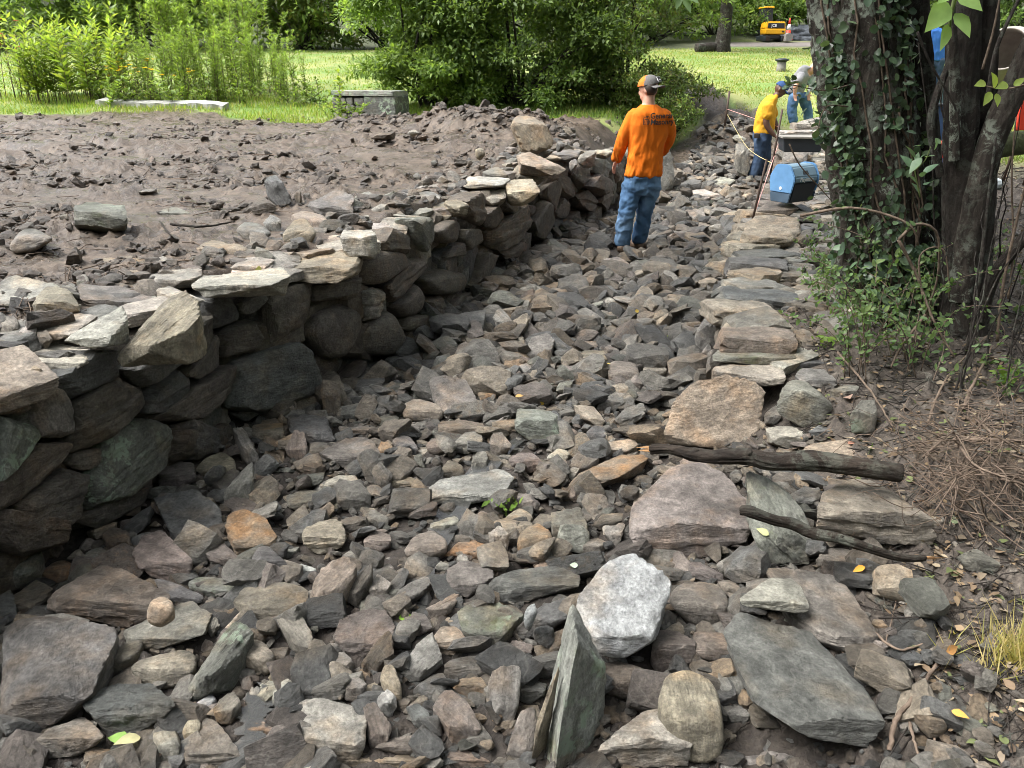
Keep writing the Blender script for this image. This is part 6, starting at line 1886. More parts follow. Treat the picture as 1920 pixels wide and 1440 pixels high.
for k in range(300):
    u, v_ = rt.normal(1815, 75), rt.normal(860, 65)
    a = gp(min(max(u, 1690), 1960), min(max(v_, 760), 985), rt.uniform(0.02, 0.12))
    d = np.array([rt.normal(0, 1), rt.normal(0, 1), rt.normal(-0.15, 0.35)]); d /= np.linalg.norm(d); L = rt.uniform(0.08, 0.35)
    p2 = a + d * L; p2[2] = max(p2[2], ground_at(p2[0], p2[1]) + 0.01)
    m = (a + p2) / 2 + rt.normal(0, 0.05, 3)
    r = rt.uniform(0.0012, 0.0032) if k > 14 else rt.uniform(0.004, 0.007)
    paths.append((curve([a, m, p2], 8), np.linspace(r, r * 0.5, 8)))
tubes('root', paths, M_TWIG, rtt, 4)
# moss-covered log lying on the bank behind the trees
lg = link('log', log_mesh([at_y(1830, 290, 6.6), at_y(1880, 272, 6.8), at_y(1980, 262, 7.0)], [0.09, 0.1, 0.09], 17), plain('mossy_bark', (0.075, 0.085, 0.035), 0.9, 0.5, 12, 0.02))
tag(lg, 'mossy log lying on the bank behind the leaning limb', 'log')

# ------------------------------------------------------------------ litter
def litter(name, label, n, region, l0, l1, pal, rg, flat=0.35, mat=None, shape='broad'):
    P = []
    for _ in range(n):
        x, y = region(rg); P.append((x, y, ground_at(x, y) + rg.uniform(0.004, 0.02)))
    L = rg.uniform(l0, l1, n)
    A = np.stack([rg.normal(0, 1, n), rg.normal(0, 1, n), rg.normal(0, 0.25, n)], 1)
    N = np.stack([rg.normal(0, flat, n), rg.normal(0, flat, n), np.ones(n)], 1)
    o = leaves(name, P, A, N, L, L * rg.uniform(0.4, 0.7, n), np.array(pal)[rg.integers(0, len(pal), n)] * rg.uniform(.7, 1.3, n)[:, None], mat or M_DRYLEAF, None, shape)
    tag(o, label, None, None, 'stuff')
DRY = [(0.16, 0.115, 0.075), (0.20, 0.145, 0.09), (0.12, 0.085, 0.055), (0.28, 0.23, 0.16), (0.18, 0.145, 0.105), (0.15, 0.11, 0.08), (0.11, 0.13, 0.055)]
def bankr(r):
    y = 1.5 + 8.5 * r.random() ** 1.2; return r.uniform(xr(y) + 0.35, 0.8 * (y + 0.6)) if xr(y) + 0.35 < 0.8 * (y + 0.6) else xr(y) + 0.5, y
litter('leaf_litter', 'dead leaves and bits of bark over the shaded bank', 6000, bankr, 0.012, 0.048, DRY, rt)
def bedr(r):
    y = r.uniform(1.6, 8); return r.uniform(xl(y) + 0.1, xr(y)), y
def sticks_stuff(name, label, n, region, l0, l1, r0, rg, mat):
    paths = []
    for _ in range(n):
        x, y = region(rg); a = rg.uniform(0, 6.28); L = rg.uniform(l0, l1)
        x2, y2 = x + math.cos(a) * L, y + math.sin(a) * L
        p = np.array([(x, y, ground_at(x, y) + rg.uniform(0, .02)), ((x + x2) / 2 + rg.normal(0, L * .08), (y + y2) / 2 + rg.normal(0, L * .08), ground_at((x + x2) / 2, (y + y2) / 2) + rg.uniform(.01, .03)), (x2, y2, ground_at(x2, y2) + rg.uniform(0, .03))])
        paths.append((p, np.full(3, rg.uniform(0.5, 1) * r0 * (0.6 + 0.06 * y))))
    o = tubes(name, paths, mat, None, 4); tag(o, label, None, None, 'stuff')
sticks_stuff('twig_litter', 'short twigs and straw strewn over the mud', 750, mud_region, 0.06, 0.3, 0.004, rt, M_TWIG)
sticks_stuff('twig_litter', 'broken twigs strewn over the shaded bank', 1700, bankr, 0.05, 0.35, 0.0035, rt, M_BARK_D)
# fallen leaves that stand out, each a thing
FALLEN = [((1625, 1065), .045, (0.55, 0.27, 0.04), 'orange dead leaf on the soil beside the rust-streaked slab'), ((1775, 1220), .05, (0.42, 0.22, 0.08), 'tan dead leaf beside the thick broken stick'), ((1780, 1335), .045, (0.5, 0.28, 0.07), 'narrow orange leaf at the front of the soil bank'),
          ((1790, 972), .055, (0.42, 0.50, 0.30), 'pale green leaf lying on the soil past the tan boulder'), ((1640, 838), .085, (0.17, 0.30, 0.06), 'large green leaf behind the end of the dark log'), ((1440, 1005), .05, (0.42, 0.44, 0.22), 'yellowish leaf on the boulder under the thin black branch'),
          ((750, 1160), .05, (0.20, 0.36, 0.05), 'fresh green leaf standing between stones in the bed'), ((240, 1390), .07, (0.20, 0.33, 0.08), 'green leaf beside the curled pale leaf at the front of the bed'), ((265, 1385), .075, (0.42, 0.40, 0.22), 'curled pale leaf at the front of the bed'),
          ((1020, 755), .05, (0.50, 0.36, 0.07), 'yellow leaf on the crusted clay-grey block'), ((965, 745), .05, (0.38, 0.24, 0.09), 'tan dead leaf behind the crusted clay-grey block'), ((1145, 683), .045, (0.50, 0.38, 0.08), 'yellow leaf lodged on the squarish red stone'),
          ((1190, 585), .05, (0.5, 0.36, 0.08), 'yellow leaf in the rubble below the round boulder'), ((1085, 1060), .035, (0.45, 0.55, 0.42), 'pale green leaf beside the long dark block'), ((1590, 835), .05, (0.34, 0.17, 0.12), 'brown dead leaf behind the smooth tan boulder'),
          ((1715, 943), .06, (0.30, 0.13, 0.08), 'russet dead leaf under the root tangle'), ((1590, 745), .08, (0.28, 0.19, 0.15), 'broad brown dead leaf on stones below the brambles'), ((490, 505), .06, (0.42, 0.42, 0.16), 'yellow leaf on the long pale cap stone')]
# ------------------------------------------------------------------ people: tapered lofts fused into one skin, clothes as their own shells
def ring_loft(rings, n=24, power=2.4):
    """rings: (centre, half-axis a, half-axis b) -> closed loft"""
    V, Fc = [], []
    an = np.linspace(0, 2 * math.pi, n, endpoint=False)
    ca, sa = np.cos(an), np.sin(an)
    ca = np.sign(ca) * np.abs(ca) ** (2 / power); sa = np.sign(sa) * np.abs(sa) ** (2 / power)
    for c, a, b in rings:
        V.append(np.asarray(c) + ca[:, None] * np.asarray(a) + sa[:, None] * np.asarray(b))
    m = len(rings)
    for i in range(m - 1):
        for j in range(n):
            Fc.append((i * n + j, i * n + (j + 1) % n, (i + 1) * n + (j + 1) % n, (i + 1) * n + j))
    V = np.concatenate(V + [np.array([rings[0][0], rings[-1][0]])])
    for j in range(n):
        Fc.append((m * n, (j + 1) % n, j)); Fc.append((m * n + 1, (m - 1) * n + j, (m - 1) * n + (j + 1) % n))
    return V, Fc
def limb(pts, radii, n=9, sub=14):
    P = curve(pts, sub); r = np.interp(np.linspace(0, 1, sub), np.linspace(0, 1, len(radii)), radii)
    # rounded ends
    d0 = P[0] - P[1]; d0 /= np.linalg.norm(d0); d1 = P[-1] - P[-2]; d1 /= np.linalg.norm(d1)
    P = np.vstack([P[0] + d0 * r[0] * 0.6, P, P[-1] + d1 * r[-1] * 0.6]); r = np.concatenate([[r[0] * 0.5], r, [r[-1] * 0.5]])
    return tube_data([(P, r)], 14)
def ball(c, ax, level=3):
    V, Fc = ico(level)
    M_ = np.array(ax)          # rows: three half-axis vectors
    return np.asarray(c) + V @ M_, [tuple(f) for f in Fc]
def fuse(name, parts, voxel, smooth=6, mat=None, folds=0.0, fscale=(9, 9, 5), parent=None, seed=1, fmask=None):
    Vs, Fs = [], []; b = 0
    for V, Fc in parts:
        Vs.append(np.asarray(V)); Fs += [tuple(int(i) + b for i in f) for f in Fc]; b += len(V)
    me0 = mesh('tmp', np.concatenate(Vs), Fs)
    o = bpy.data.objects.new('tmp', me0); COL.objects.link(o)
    m = o.modifiers.new('r', 'REMESH'); m.mode = 'VOXEL'; m.voxel_size = voxel
    s = o.modifiers.new('s', 'SMOOTH'); s.iterations = smooth; s.factor = 0.5
    bpy.context.view_layer.update()
    dg = bpy.context.evaluated_depsgraph_get()
    me = bpy.data.meshes.new_from_object(o.evaluated_get(dg))
    bpy.data.objects.remove(o); bpy.data.meshes.remove(me0)
    n = len(me.vertices)
    co = np.empty(n * 3, np.float32); me.vertices.foreach_get('co', co); co = co.reshape(-1, 3).astype(float)
    if folds:
        nr = np.empty(n * 3, np.float32); me.vertices.foreach_get('normal', nr); nr = nr.reshape(-1, 3)
        w = co * np.array(fscale)
        w2 = w + 0.8 * np.stack([fbm(w * 0.4 + 5, 2, seed), fbm(w * 0.4 + 9, 2, seed + 1), fbm(w * 0.4 + 14, 2, seed + 2)], 1)
        f = (1 - np.abs(fbm(w2, 3, seed + 3)) * 2.0) * 0.8 + 0.5 * fbm(w * 2.2, 2, seed + 4)
        k = fmask(co) if fmask is not None else 1.0
        co = co + nr * (folds * f * k)[:, None]
        me.vertices.foreach_set('co', co.astype(np.float32).ravel())
    me.polygons.foreach_set('use_smooth', np.ones(len(me.polygons), bool))
    me.update()
    me.name = name
    me.materials.clear()
    return link(name, me, mat, parent)
def cloth(name, col, fade=None, rough=0.85):
    t = NT(name)
    p = t.n('ShaderNodeTexCoord').outputs['Object']
    c = t.mix(1.0, col, t.ramp(t.noise(p, 5, 4), [(0.3, 0.86), (0.7, 1.12)]), 'MULTIPLY')
    if fade:
        c = t.mix(t.mr(t.noise(p, 4, 5, 0.6), 0.42, 0.68, 0, 0.85), c, fade)
    nrm = t.bump(t.noise(p, 260, 2, 0.6), 0.002)
    return t.done(t.pbr(c, rough, nrm, 0.2).outputs[0])
M_SKIN = plain('skin_light', (0.50, 0.28, 0.20), 0.5, 0.12, 12)
M_SKIN_D = plain('skin_brown', (0.10, 0.052, 0.034), 0.45, 0.12, 12)
M_ORANGE = cloth('orange_jersey', (0.72, 0.165, 0.012))
M_JEANS = cloth('faded_denim', (0.055, 0.115, 0.215), (0.16, 0.26, 0.40))
M_JEANS_D = cloth('dark_denim', (0.030, 0.052, 0.095), (0.07, 0.11, 0.18))
M_YELLOW = cloth('yellow_cotton', (0.64, 0.33, 0.028))
M_GREYT = cloth('grey_cotton', (0.23, 0.23, 0.24))
M_BLUET = cloth('blue_cotton', (0.05, 0.17, 0.52))
M_BOOT = plain('boot_leather', (0.09, 0.06, 0.04), 0.6, 0.3, 20, 0.004)
M_BLACK = plain('black_print', (0.03, 0.025, 0.025), 0.7, 0.1)
M_CAPG = cloth('grey_twill', (0.14, 0.135, 0.135)); M_CAPO = cloth('orange_mesh', (0.86, 0.19, 0.03)); M_CAPB = cloth('navy_twill', (0.035, 0.075, 0.19))
M_HAIR = plain('short_dark_hair', (0.035, 0.025, 0.02), 0.7, 0.3, 60)
M_WHITE = plain('white_print', (0.8, 0.8, 0.8), 0.6, 0.05)
def hand(base, d, side, spread, s=1.0, curl=0.35):
    """palm and five fingers from wrist BASE along D; SIDE: across the knuckles"""
    d = np.array(d, float); d /= np.linalg.norm(d); side = np.array(side, float); side -= d * (side @ d); side /= np.linalg.norm(side)
    nrm = np.cross(d, side); out = []
    b = np.array(base, float)
    out.append(ball(b + d * 0.045 * s, [d * 0.052 * s, side * 0.042 * s, nrm * 0.020 * s], 3))
    for k, (o, L) in enumerate(((-0.030, 0.062), (-0.010, 0.078), (0.010, 0.082), (0.029, 0.070))):
        k0 = b + d * 0.085 * s + side * o * s
        k1 = k0 + (d + nrm * curl * 0.4 + side * spread * (o * 8)) * L * 0.5 * s
        k2 = k1 + (d * 0.8 + nrm * curl * 1.3) * L * 0.5 * s
        out.append(limb([k0 - d * 0.02, k0, k1, k2], [0.010 * s, 0.010 * s, 0.009 * s, 0.008 * s], sub=8))
    t0 = b + d * 0.02 * s + side * 0.036 * s
    out.append(limb([t0, t0 + (d * 0.6 + side * 0.8) * 0.035 * s, t0 + (d * 0.95 + side * 0.55 + nrm * 0.3) * 0.068 * s], [0.013 * s, 0.011 * s, 0.009 * s], sub=8))
    return out
def head_parts(c, fwd, up, s=1.0):
    """skull, jaw, nose, ears"""
    f = np.array(fwd, float); f /= np.linalg.norm(f); u = np.array(up, float); u -= f * (u @ f); u /= np.linalg.norm(u); r = np.cross(f, u)
    c = np.array(c, float)
    P = [ball(c + u * 0.02 * s - f * 0.006, [r * 0.076 * s, f * 0.096 * s, u * 0.100 * s]),
         ball(c - u * 0.055 * s + f * 0.028 * s, [r * 0.058 * s, f * 0.066 * s, u * 0.066 * s]),
         ball(c + f * 0.096 * s - u * 0.022 * s, [r * 0.014 * s, f * 0.020 * s, u * 0.026 * s]),
         ball(c + f * 0.086 * s + u * 0.018 * s, [r * 0.045 * s, f * 0.014 * s, u * 0.010 * s]),
         ball(c + f * 0.078 * s - u * 0.066 * s, [r * 0.024 * s, f * 0.016 * s, u * 0.010 * s])]
    for k in (-1, 1):
        P.append(ball(c + r * k * 0.078 * s - f * 0.012 * s - u * 0.012 * s, [r * 0.012 * s, f * 0.020 * s, u * 0.034 * s], 2))
    return P
def cap_on(parent, c, fwd, up, s, front, back, bill_back=False, bill_mat=None):
    """baseball cap: crown in two halves, button, bill"""
    f = np.array(fwd, float); f /= np.linalg.norm(f); u = np.array(up, float); u -= f * (u @ f); u /= np.linalg.norm(u); r = np.cross(f, u)
    V, Fc = ico(4)
    c = np.array(c, float) + u * 0.035 * s
    keep = V[:, 2] > -0.08
    W = c + (V[:, :1] * r * 0.087 + V[:, 1:2] * f * 0.108 + V[:, 2:] * u * 0.098) * s
    W = W + (np.maximum(0, V[:, 1:2] * (1 if not bill_back else -1)) * u * 0.012) * s
    for nm, m, sel in (('cap_front', front, V[:, 1] >= 0.0), ('cap_back', back, V[:, 1] < 0.0)):
        fc = [tuple(t) for t in Fc if keep[list(t)].all() and sel[list(t)].mean() > 0.5]
        used = sorted({i for t in fc for i in t}); mp = {a: b for b, a in enumerate(used)}
        link(nm, mesh(nm, W[used], [tuple(mp[i] for i in t) for t in fc]), m, parent)
    b = -f if bill_back else f
    n = 15; vv = []; ff = []
    for layer in (0, 1):
        for i in range(n):
            t = -1 + 2 * i / (n - 1)
            p0 = c + (r * t * 0.080 + b * 0.085 * math.sqrt(max(0, 1 - (t * 0.80) ** 2)) - u * 0.006) * s
            p1 = c + (r * t * 0.078 + b * (0.085 + 0.085 * math.sqrt(max(0.0, 1 - t * t * 0.9))) - u * (0.016 + 0.016 * t * t)) * s
            vv += [p0 - u * 0.006 * layer, p1 - u * 0.005 * layer]
    for i in range(n - 1):
        a = 2 * i; ff += [(a, a + 1, a + 3, a + 2), (2 * n + a, 2 * n + a + 2, 2 * n + a + 3, 2 * n + a + 1), (a + 1, 2 * n + a + 1, 2 * n + a + 3, a + 3), (a, a + 2, 2 * n + a + 2, 2 * n + a)]
    link('bill', mesh('bill', vv, ff), bill_mat or (back if bill_back else front), parent)
def text_mesh(body, size):
    cu = bpy.data.curves.new('t', 'FONT'); cu.body = body; cu.size = size; cu.resolution_u = 3; cu.offset = size * 0.022
    o = bpy.data.objects.new('t', cu); COL.objects.link(o)
    bpy.context.view_layer.update()
    me = bpy.data.meshes.new_from_object(o.evaluated_get(bpy.context.evaluated_depsgraph_get()))
    bpy.data.objects.remove(o)
    bm = bmesh.new(); bm.from_mesh(me)
    bmesh.ops.triangulate(bm, faces=bm.faces[:])
    for _ in range(2):
        le = [e for e in bm.edges if e.calc_length() > size * 0.12]
        if le: bmesh.ops.subdivide_edges(bm, edges=le, cuts=1)
    bmesh.ops.triangulate(bm, faces=bm.faces[:])
    V = np.array([v_.co[:] for v_ in bm.verts]); Fc = [tuple(v_.index for v_ in f.verts) for f in bm.faces]
    bm.free(); bpy.data.meshes.remove(me)
    return V, Fc
def print_on(name, target, flat, faces, origin, ex, ez, d, off, mat, parent):
    """lay flat lettering (x, y in metres) on TARGET by casting along D"""
    me = target.data
    V = np.empty(len(me.vertices) * 3, np.float32); me.vertices.foreach_get('co', V)
    b = BVHTree.FromPolygons([tuple(a) for a in V.reshape(-1, 3)], [tuple(p.vertices) for p in me.polygons])
    ex, ez, d = (np.array(a, float) for a in (ex, ez, d)); d /= np.linalg.norm(d)
    out, ok = [], []
    for x, y in flat[:, :2]:
        p = np.array(origin) + ex * x + ez * y
        h = b.ray_cast(Vector(p - d * 0.6), Vector(d), 1.5)
        ok.append(h[0] is not None)
        out.append((np.array(h[0]) - d * off) if h[0] is not None else p)
    faces = [f for f in faces if all(ok[i] for i in f) and max(abs(np.dot(out[f[0]] - out[i], d)) for i in f) < 0.03]
    if faces: link(name, mesh(name, np.array(out), faces, False), mat, parent)

# --- the man in the orange jersey, seen from behind
def J(Y):
    return lambda u, v_, dy=0.0: at_y(u, v_, Y + dy)
Y = 8.2; j = J(Y); g0 = 0.0
om = empty('person', tuple(np.array([j(1183, 474)[0], Y, 0.0])))
tag(om, 'person in a bright orange long-sleeved jersey and blue jeans standing in the stream bed', 'person')
yaw = R(18); ax = np.array([math.cos(yaw), math.sin(yaw), 0]); ay = np.array([-math.sin(yaw), math.cos(yaw), 0])
px = 1 / ppm(Y, 0.9)
hc = j(1216, 168, 0.02); hf = np.array([-0.80, 0.58, -0.12])
sh_l, el_l, wr_l = j(1188, 219, 0), j(1167, 262, 0.02), j(1156, 299, 0.10)
sh_r, el_r, wr_r = j(1245, 219, 0.02), j(1256, 252, 0.10), j(1240, 285, 0.30)
tors = lambda g: [(j(1216, 196, .0), ax * 0.075 * g, ay * 0.065 * g), (j(1217, 203), ax * 0.135 * g, ay * 0.085 * g), (j(1217, 213), ax * 0.195 * g, ay * 0.112 * g), (j(1217, 232), ax * 0.216 * g, ay * 0.130 * g), (j(1215, 258), ax * 0.202 * g, ay * 0.128 * g),
                  (j(1211, 284), ax * 0.180 * g, ay * 0.125 * g), (j(1208, 306), ax * 0.184 * g, ay * 0.130 * g), (j(1206, 329), ax * 0.200 * g, ay * 0.136 * g)]
hipL, knL, anL = j(1186, 348, 0), j(1174, 405, -0.04), j(1166, 464, 0.0)
hipR, knR, anR = j(1221, 348, 0.02), j(1208, 405, 0.06), j(1198, 458, 0.12)
body = head_parts(hc, hf, (0, 0, 1)) + [limb([j(1217, 178, .01), j(1216, 192, .0), j(1216, 205)], [0.058, 0.062, 0.075])] + [ring_loft(tors(0.9))]
body += [limb([sh_l, el_l, wr_l], [0.055, 0.044, 0.030]), limb([sh_r, el_r, wr_r], [0.055, 0.044, 0.030])]
body += hand(wr_l, j(1150, 318, 0.13) - wr_l, (0.5, 0.8, 0.1), 0.1) + hand(wr_r, np.array([-0.6, 0.5, -0.2]), (0, 0.2, 1), 0.1)
body += [ring_loft([(j(1207, 322), ax * 0.165, ay * 0.11), (j(1204, 350), ax * 0.17, ay * 0.11)]), limb([hipL, knL, anL], [0.085, 0.058, 0.042]), limb([hipR, knR, anR], [0.085, 0.058, 0.042])]
fuse('body', body, 0.0105, 4, M_SKIN, parent=om)
hair = [ball(hc + np.array([0.012, -0.012, 0.012]), [np.array([0.076, 0, 0]), np.array([0, 0.096, 0]), np.array([0, 0, 0.082])])]
hV, hF = hair[0]
fh = np.array(hf) / np.linalg.norm(hf)
keep = ((hV - hc) @ fh) < 0.01
link('hair', mesh('hair', hV, [f for f in hF if keep[list(f)].all()]), M_HAIR, om)
shirt = fuse('jersey', [ring_loft(tors(1.0)), limb([sh_l + np.array([0.03, 0, 0]), sh_l, el_l, wr_l + (el_l - wr_l) * 0.02], [0.070, 0.080, 0.070, 0.050]), limb([sh_r - np.array([0.03, 0, 0]), sh_r, el_r, wr_r], [0.070, 0.080, 0.070, 0.050])],
             0.0105, 5, M_ORANGE, 0.014, (10, 10, 4.5), om, 3, lambda c: 0.35 + 0.9 * sstep(1.35, 0.95, c[:, 2]))
fuse('jeans', [ring_loft([(j(1206, 318), ax * 0.172, ay * 0.118), (j(1205, 332), ax * 0.188, ay * 0.130), (j(1204, 350), ax * 0.195, ay * 0.135), (j(1204, 364), ax * 0.16, ay * 0.11)]),
               limb([hipL, knL, anL + np.array([0, 0, 0.05])], [0.108, 0.084, 0.080]), limb([hipR, knR, anR + np.array([0, 0, 0.05])], [0.106, 0.082, 0.078])], 0.0115, 6, M_JEANS, 0.015, (8, 8, 8), om, 11)
for a, dv in ((anL, (0.02, 0.10)), (anR, (-0.06, 0.10))):
    f = np.array([a[0] + dv[0], a[1] + dv[1], 0.045])
    fuse('boot', [limb([(a[0], a[1], a[2] + 0.06), (a[0], a[1] - .01, 0.08)], [0.056, 0.06]), limb([(a[0] - dv[0] * .6, a[1] - dv[1] * .6, 0.06), f + np.array([dv[0], dv[1], 0])], [0.054, 0.046])], 0.010, 3, M_BOOT, parent=om)
# cap worn backwards: orange mesh toward the face, grey panel and bill behind
cap_on(om, hc, hf, (0.05, 0.0, 1), 1.04, M_CAPO, M_CAPG, True, M_CAPG)
pc = hc - fh * 0.105 + np.array([0, 0, 0.085])
rp_ = np.cross(fh, np.array([0, 0, 1]))
def quad_box(name, c, a, b, n, mat, parent):
    """thin slab: half axes a, b and half thickness n"""
    c, a, b, n = (np.array(t, float) for t in (c, a, b, n))
    V = [c + sx * a + sy * b + sz * n for sz in (-1, 1) for sy in (-1, 1) for sx in (-1, 1)]
    Fc = [(0, 2, 3, 1), (4, 5, 7, 6), (0, 1, 5, 4), (2, 6, 7, 3), (0, 4, 6, 2), (1, 3, 7, 5)]
    return link(name, mesh(name, V, Fc, False), mat, parent)
pn = -fh * 0.8 + np.array([0, 0, 0.35]); pn /= np.linalg.norm(pn)
pup = np.cross(rp_, pn); pup /= np.linalg.norm(pup)
quad_box('patch', pc + pn * 0.004, rp_ * 0.036, pup * 0.024, pn * 0.003, M_WHITE, om)
quad_box('patch', pc + pn * 0.0075, rp_ * 0.032, pup * 0.020, pn * 0.002, M_BLACK, om)
quad_box('patch', pc + pn * 0.0095 + pup * 0.006, rp_ * 0.022, pup * 0.004, pn * 0.002, M_WHITE, om)
# lettering and emblem across the shoulders
ex = np.array([1.0, 0, 0]); ez = np.array([0.03, 0, 1.0])
V1, F1 = text_mesh('General', 0.074); V2, F2 = text_mesh('Masonry', 0.074)
print_on('lettering', shirt, V1, F1, j(1221, 223, -0.2), ex, ez, (0, 1, 0), 0.014, M_BLACK, om)
print_on('lettering', shirt, V2, F2, j(1221, 234.5, -0.2), ex, ez, (0, 1, 0), 0.014, M_BLACK, om)
bars = []
u_ = 0.0062
for x0, y0_, x1, y1_ in ((0, 0, 1, 9), (2, 7, 7, 8), (2, 2, 3, 7), (4, 0, 5, 6), (6, 1, 7, 6), (4, 9, 8, 10), (8, 1, 9, 8), (0, 10, 3, 11), (4, 11, 9, 12), (2, 0, 3, 1), (2, 9, 3, 10), (6, 0, 9, .8), (10, 2, 11, 6), (10, 8, 11, 11)):
    bars.append((x0 * u_, y0_ * u_ * 1.15, x1 * u_, y1_ * u_ * 1.15))
bv, bf = [], []
for x0, y0_, x1, y1_ in bars:
    nx_, ny_ = max(1, int((x1 - x0) / u_)), max(1, int((y1_ - y0_) / u_)); b0 = len(bv)
    for iy in range(ny_ + 1):
        for ix in range(nx_ + 1): bv.append((x0 + (x1 - x0) * ix / nx_, y0_ + (y1_ - y0_) * iy / ny_, 0))
    for iy in range(ny_):
        for ix in range(nx_):
            q = b0 + iy * (nx_ + 1) + ix; bf.append((q, q + 1, q + nx_ + 2, q + nx_ + 1))
print_on('emblem', shirt, np.array(bv), bf, j(1207, 235, -0.2), ex, ez, (0, 1, 0), 0.014, M_BLACK, om)

# --- the man in yellow, bending over the wall, in profile
Y = 13.6; j = J(Y)
ym = empty('person', tuple(np.array([j(1415, 338)[0], Y, 0.1])))
tag(ym, 'person in a yellow T-shirt and navy cap leaning over the new wall', 'person')
f = np.array([0.93, -0.25, 0]); f /= np.linalg.norm(f); s_ = np.array([-f[1], f[0], 0])
hc = j(1463, 168); hf = f * 0.85 + np.array([0, 0, -0.5])
tors = lambda g: [(j(1452, 177), f * 0.07 * g, s_ * 0.08 * g), (j(1446, 184), f * 0.10 * g, s_ * 0.18 * g), (j(1440, 196), f * 0.135 * g, s_ * 0.215 * g), (j(1436, 214), f * 0.16 * g, s_ * 0.205 * g), (j(1434, 232), f * 0.17 * g, s_ * 0.19 * g), (j(1431, 250), f * 0.165 * g, s_ * 0.19 * g)]
shn, eln, wrn = j(1440, 198, -0.20), j(1437, 232, -0.23), j(1452, 254, -0.26)
shf, elf, wrf = j(1444, 198, 0.2), j(1452, 228, 0.2), j(1462, 250, 0.1)
h1, k1, a1 = j(1427, 262, -0.10), j(1424, 297, -0.08), j(1410, 330, -0.08)
h2, k2, a2 = j(1432, 262, 0.1), j(1434, 297, 0.12), j(1424, 326, 0.12)
fuse('body', head_parts(hc, hf, (0.3, 0, 1)) + [limb([j(1460, 175), j(1453, 182), j(1447, 190)], [0.055, 0.06, 0.07]), ring_loft(tors(.88)), limb([shn, eln, wrn], [0.06, 0.052, 0.034]), limb([shf, elf, wrf], [0.06, 0.052, 0.034]),
      ring_loft([(j(1430, 246), f * .13, s_ * .16), (j(1429, 264), f * .13, s_ * .16)]), limb([h1, k1, a1], [.085, .06, .045]), limb([h2, k2, a2], [.085, .06, .045])] + hand(wrn, f * .6 + np.array([0, 0, -.5]), (0.2, 1, 0), 0.1) + hand(wrf, f * .6 + np.array([0, 0, -.5]), (0.2, 1, 0), 0.1), 0.013, 3, M_SKIN_D, parent=ym)
fuse('t_shirt', [ring_loft(tors(1.0)), limb([shn, shn + (eln - shn) * .62], [0.095, 0.090]), limb([shf, shf + (elf - shf) * .62], [0.095, 0.090])], 0.015, 5, M_YELLOW, 0.008, (9, 9, 6), ym, 21)
fuse('jeans', [ring_loft([(j(1430, 244), f * .15, s_ * .175), (j(1429, 258), f * .155, s_ * .185), (j(1429, 270), f * .13, s_ * .16)]), limb([h1, k1, a1], [.12, .10, .085]), limb([h2, k2, a2], [.12, .10, .085])], 0.015, 5, M_JEANS_D, 0.010, (8, 8, 6), ym, 23)
for a in (a1, a2): fuse('boot', [limb([a + np.array([0, 0, .02]), a + np.array([0, 0, -.06])], [.06, .06]), limb([a + np.array([0, 0, -.06]) - f * .05, a + np.array([0, 0, -.075]) + f * .15], [.045, .04])], 0.012, 3, M_BOOT, parent=ym)
cap_on(ym, hc, hf, (0.45, 0, 1), 1.06, M_CAPB, M_CAPB)
fuse('tape_pouch', [ring_loft([(j(1419, 250, -.2), f * .05, s_ * .04), (j(1419, 259, -.2), f * .05, s_ * .04)], 16, 5)], 0.008, 2, M_BLACK, parent=ym)
fuse('belt', [ring_loft([(j(1431, 246), f * .162, s_ * .187), (j(1431, 249), f * .162, s_ * .187)])], 0.012, 1, M_BLACK, parent=ym)

# --- the man in grey, bent double behind the wall
Y = 17.2; j = J(Y)
gm = empty('person', tuple(np.array([j(1500, 232)[0], Y, 0.9])))
tag(gm, 'person in a grey T-shirt bending down, half hidden by the ivy tree', 'person')
f = np.array([0.8, -0.6, 0]); s_ = np.array([0.6, 0.8, 0])
hc = j(1525, 128); up_ = f * 0.7 + np.array([0, 0, .5])
gt = lambda g: [(j(1519, 130), up_ * .07 * g, s_ * .07 * g), (j(1515, 133), np.array([-.1, .0, .12]) * g, s_ * .16 * g), (j(1508, 138), np.array([-.10, .02, .12]) * g, s_ * .20 * g), (j(1500, 150), np.array([-.13, .04, .08]) * g, s_ * .19 * g), (j(1494, 164), np.array([-.15, .05, .04]) * g, s_ * .18 * g), (j(1491, 174), np.array([-.15, .05, 0]) * g, s_ * .18 * g)]
aL = [j(1503, 142, -.2), j(1493, 158, -.32), j(1490, 176, -.3)]; aR = [j(1516, 142, .2), j(1520, 160, .1), j(1515, 176, .0)]
l1 = [j(1490, 180, -.1), j(1485, 204, -.1), j(1488, 228, -.1)]; l2 = [j(1505, 180, .1), j(1514, 205, .1), j(1516, 230, .1)]
fuse('body', head_parts(hc, f * .7 + np.array([0, 0, -.7]), up_) + [limb([hc, j(1518, 133)], [.055, .065]), ring_loft(gt(.88)), limb(aL, [.06, .05, .034]), limb(aR, [.06, .05, .034]), limb(l1, [.085, .06, .045]), limb(l2, [.085, .06, .045])] + hand(aL[2], (0.2, -.2, -.9), (1, 0, 0), .1) + hand(aR[2], (0.2, -.2, -.9), (1, 0, 0), .1), 0.015, 3, M_SKIN, parent=gm)
fuse('t_shirt', [ring_loft(gt(1.0)), limb([aL[0], aL[0] + (aL[1] - aL[0]) * .7], [.095, .09]), limb([aR[0], aR[0] + (aR[1] - aR[0]) * .7], [.095, .09])], 0.018, 5, M_GREYT, .008, (9, 9, 6), gm, 31)
fuse('jeans', [ring_loft([(j(1491, 172), s_ * .17, f * .14), (j(1495, 184), s_ * .18, f * .15)]), limb(l1, [.12, .10, .09]), limb(l2, [.12, .10, .09])], 0.018, 5, M_JEANS, .01, (8, 8, 6), gm, 33)
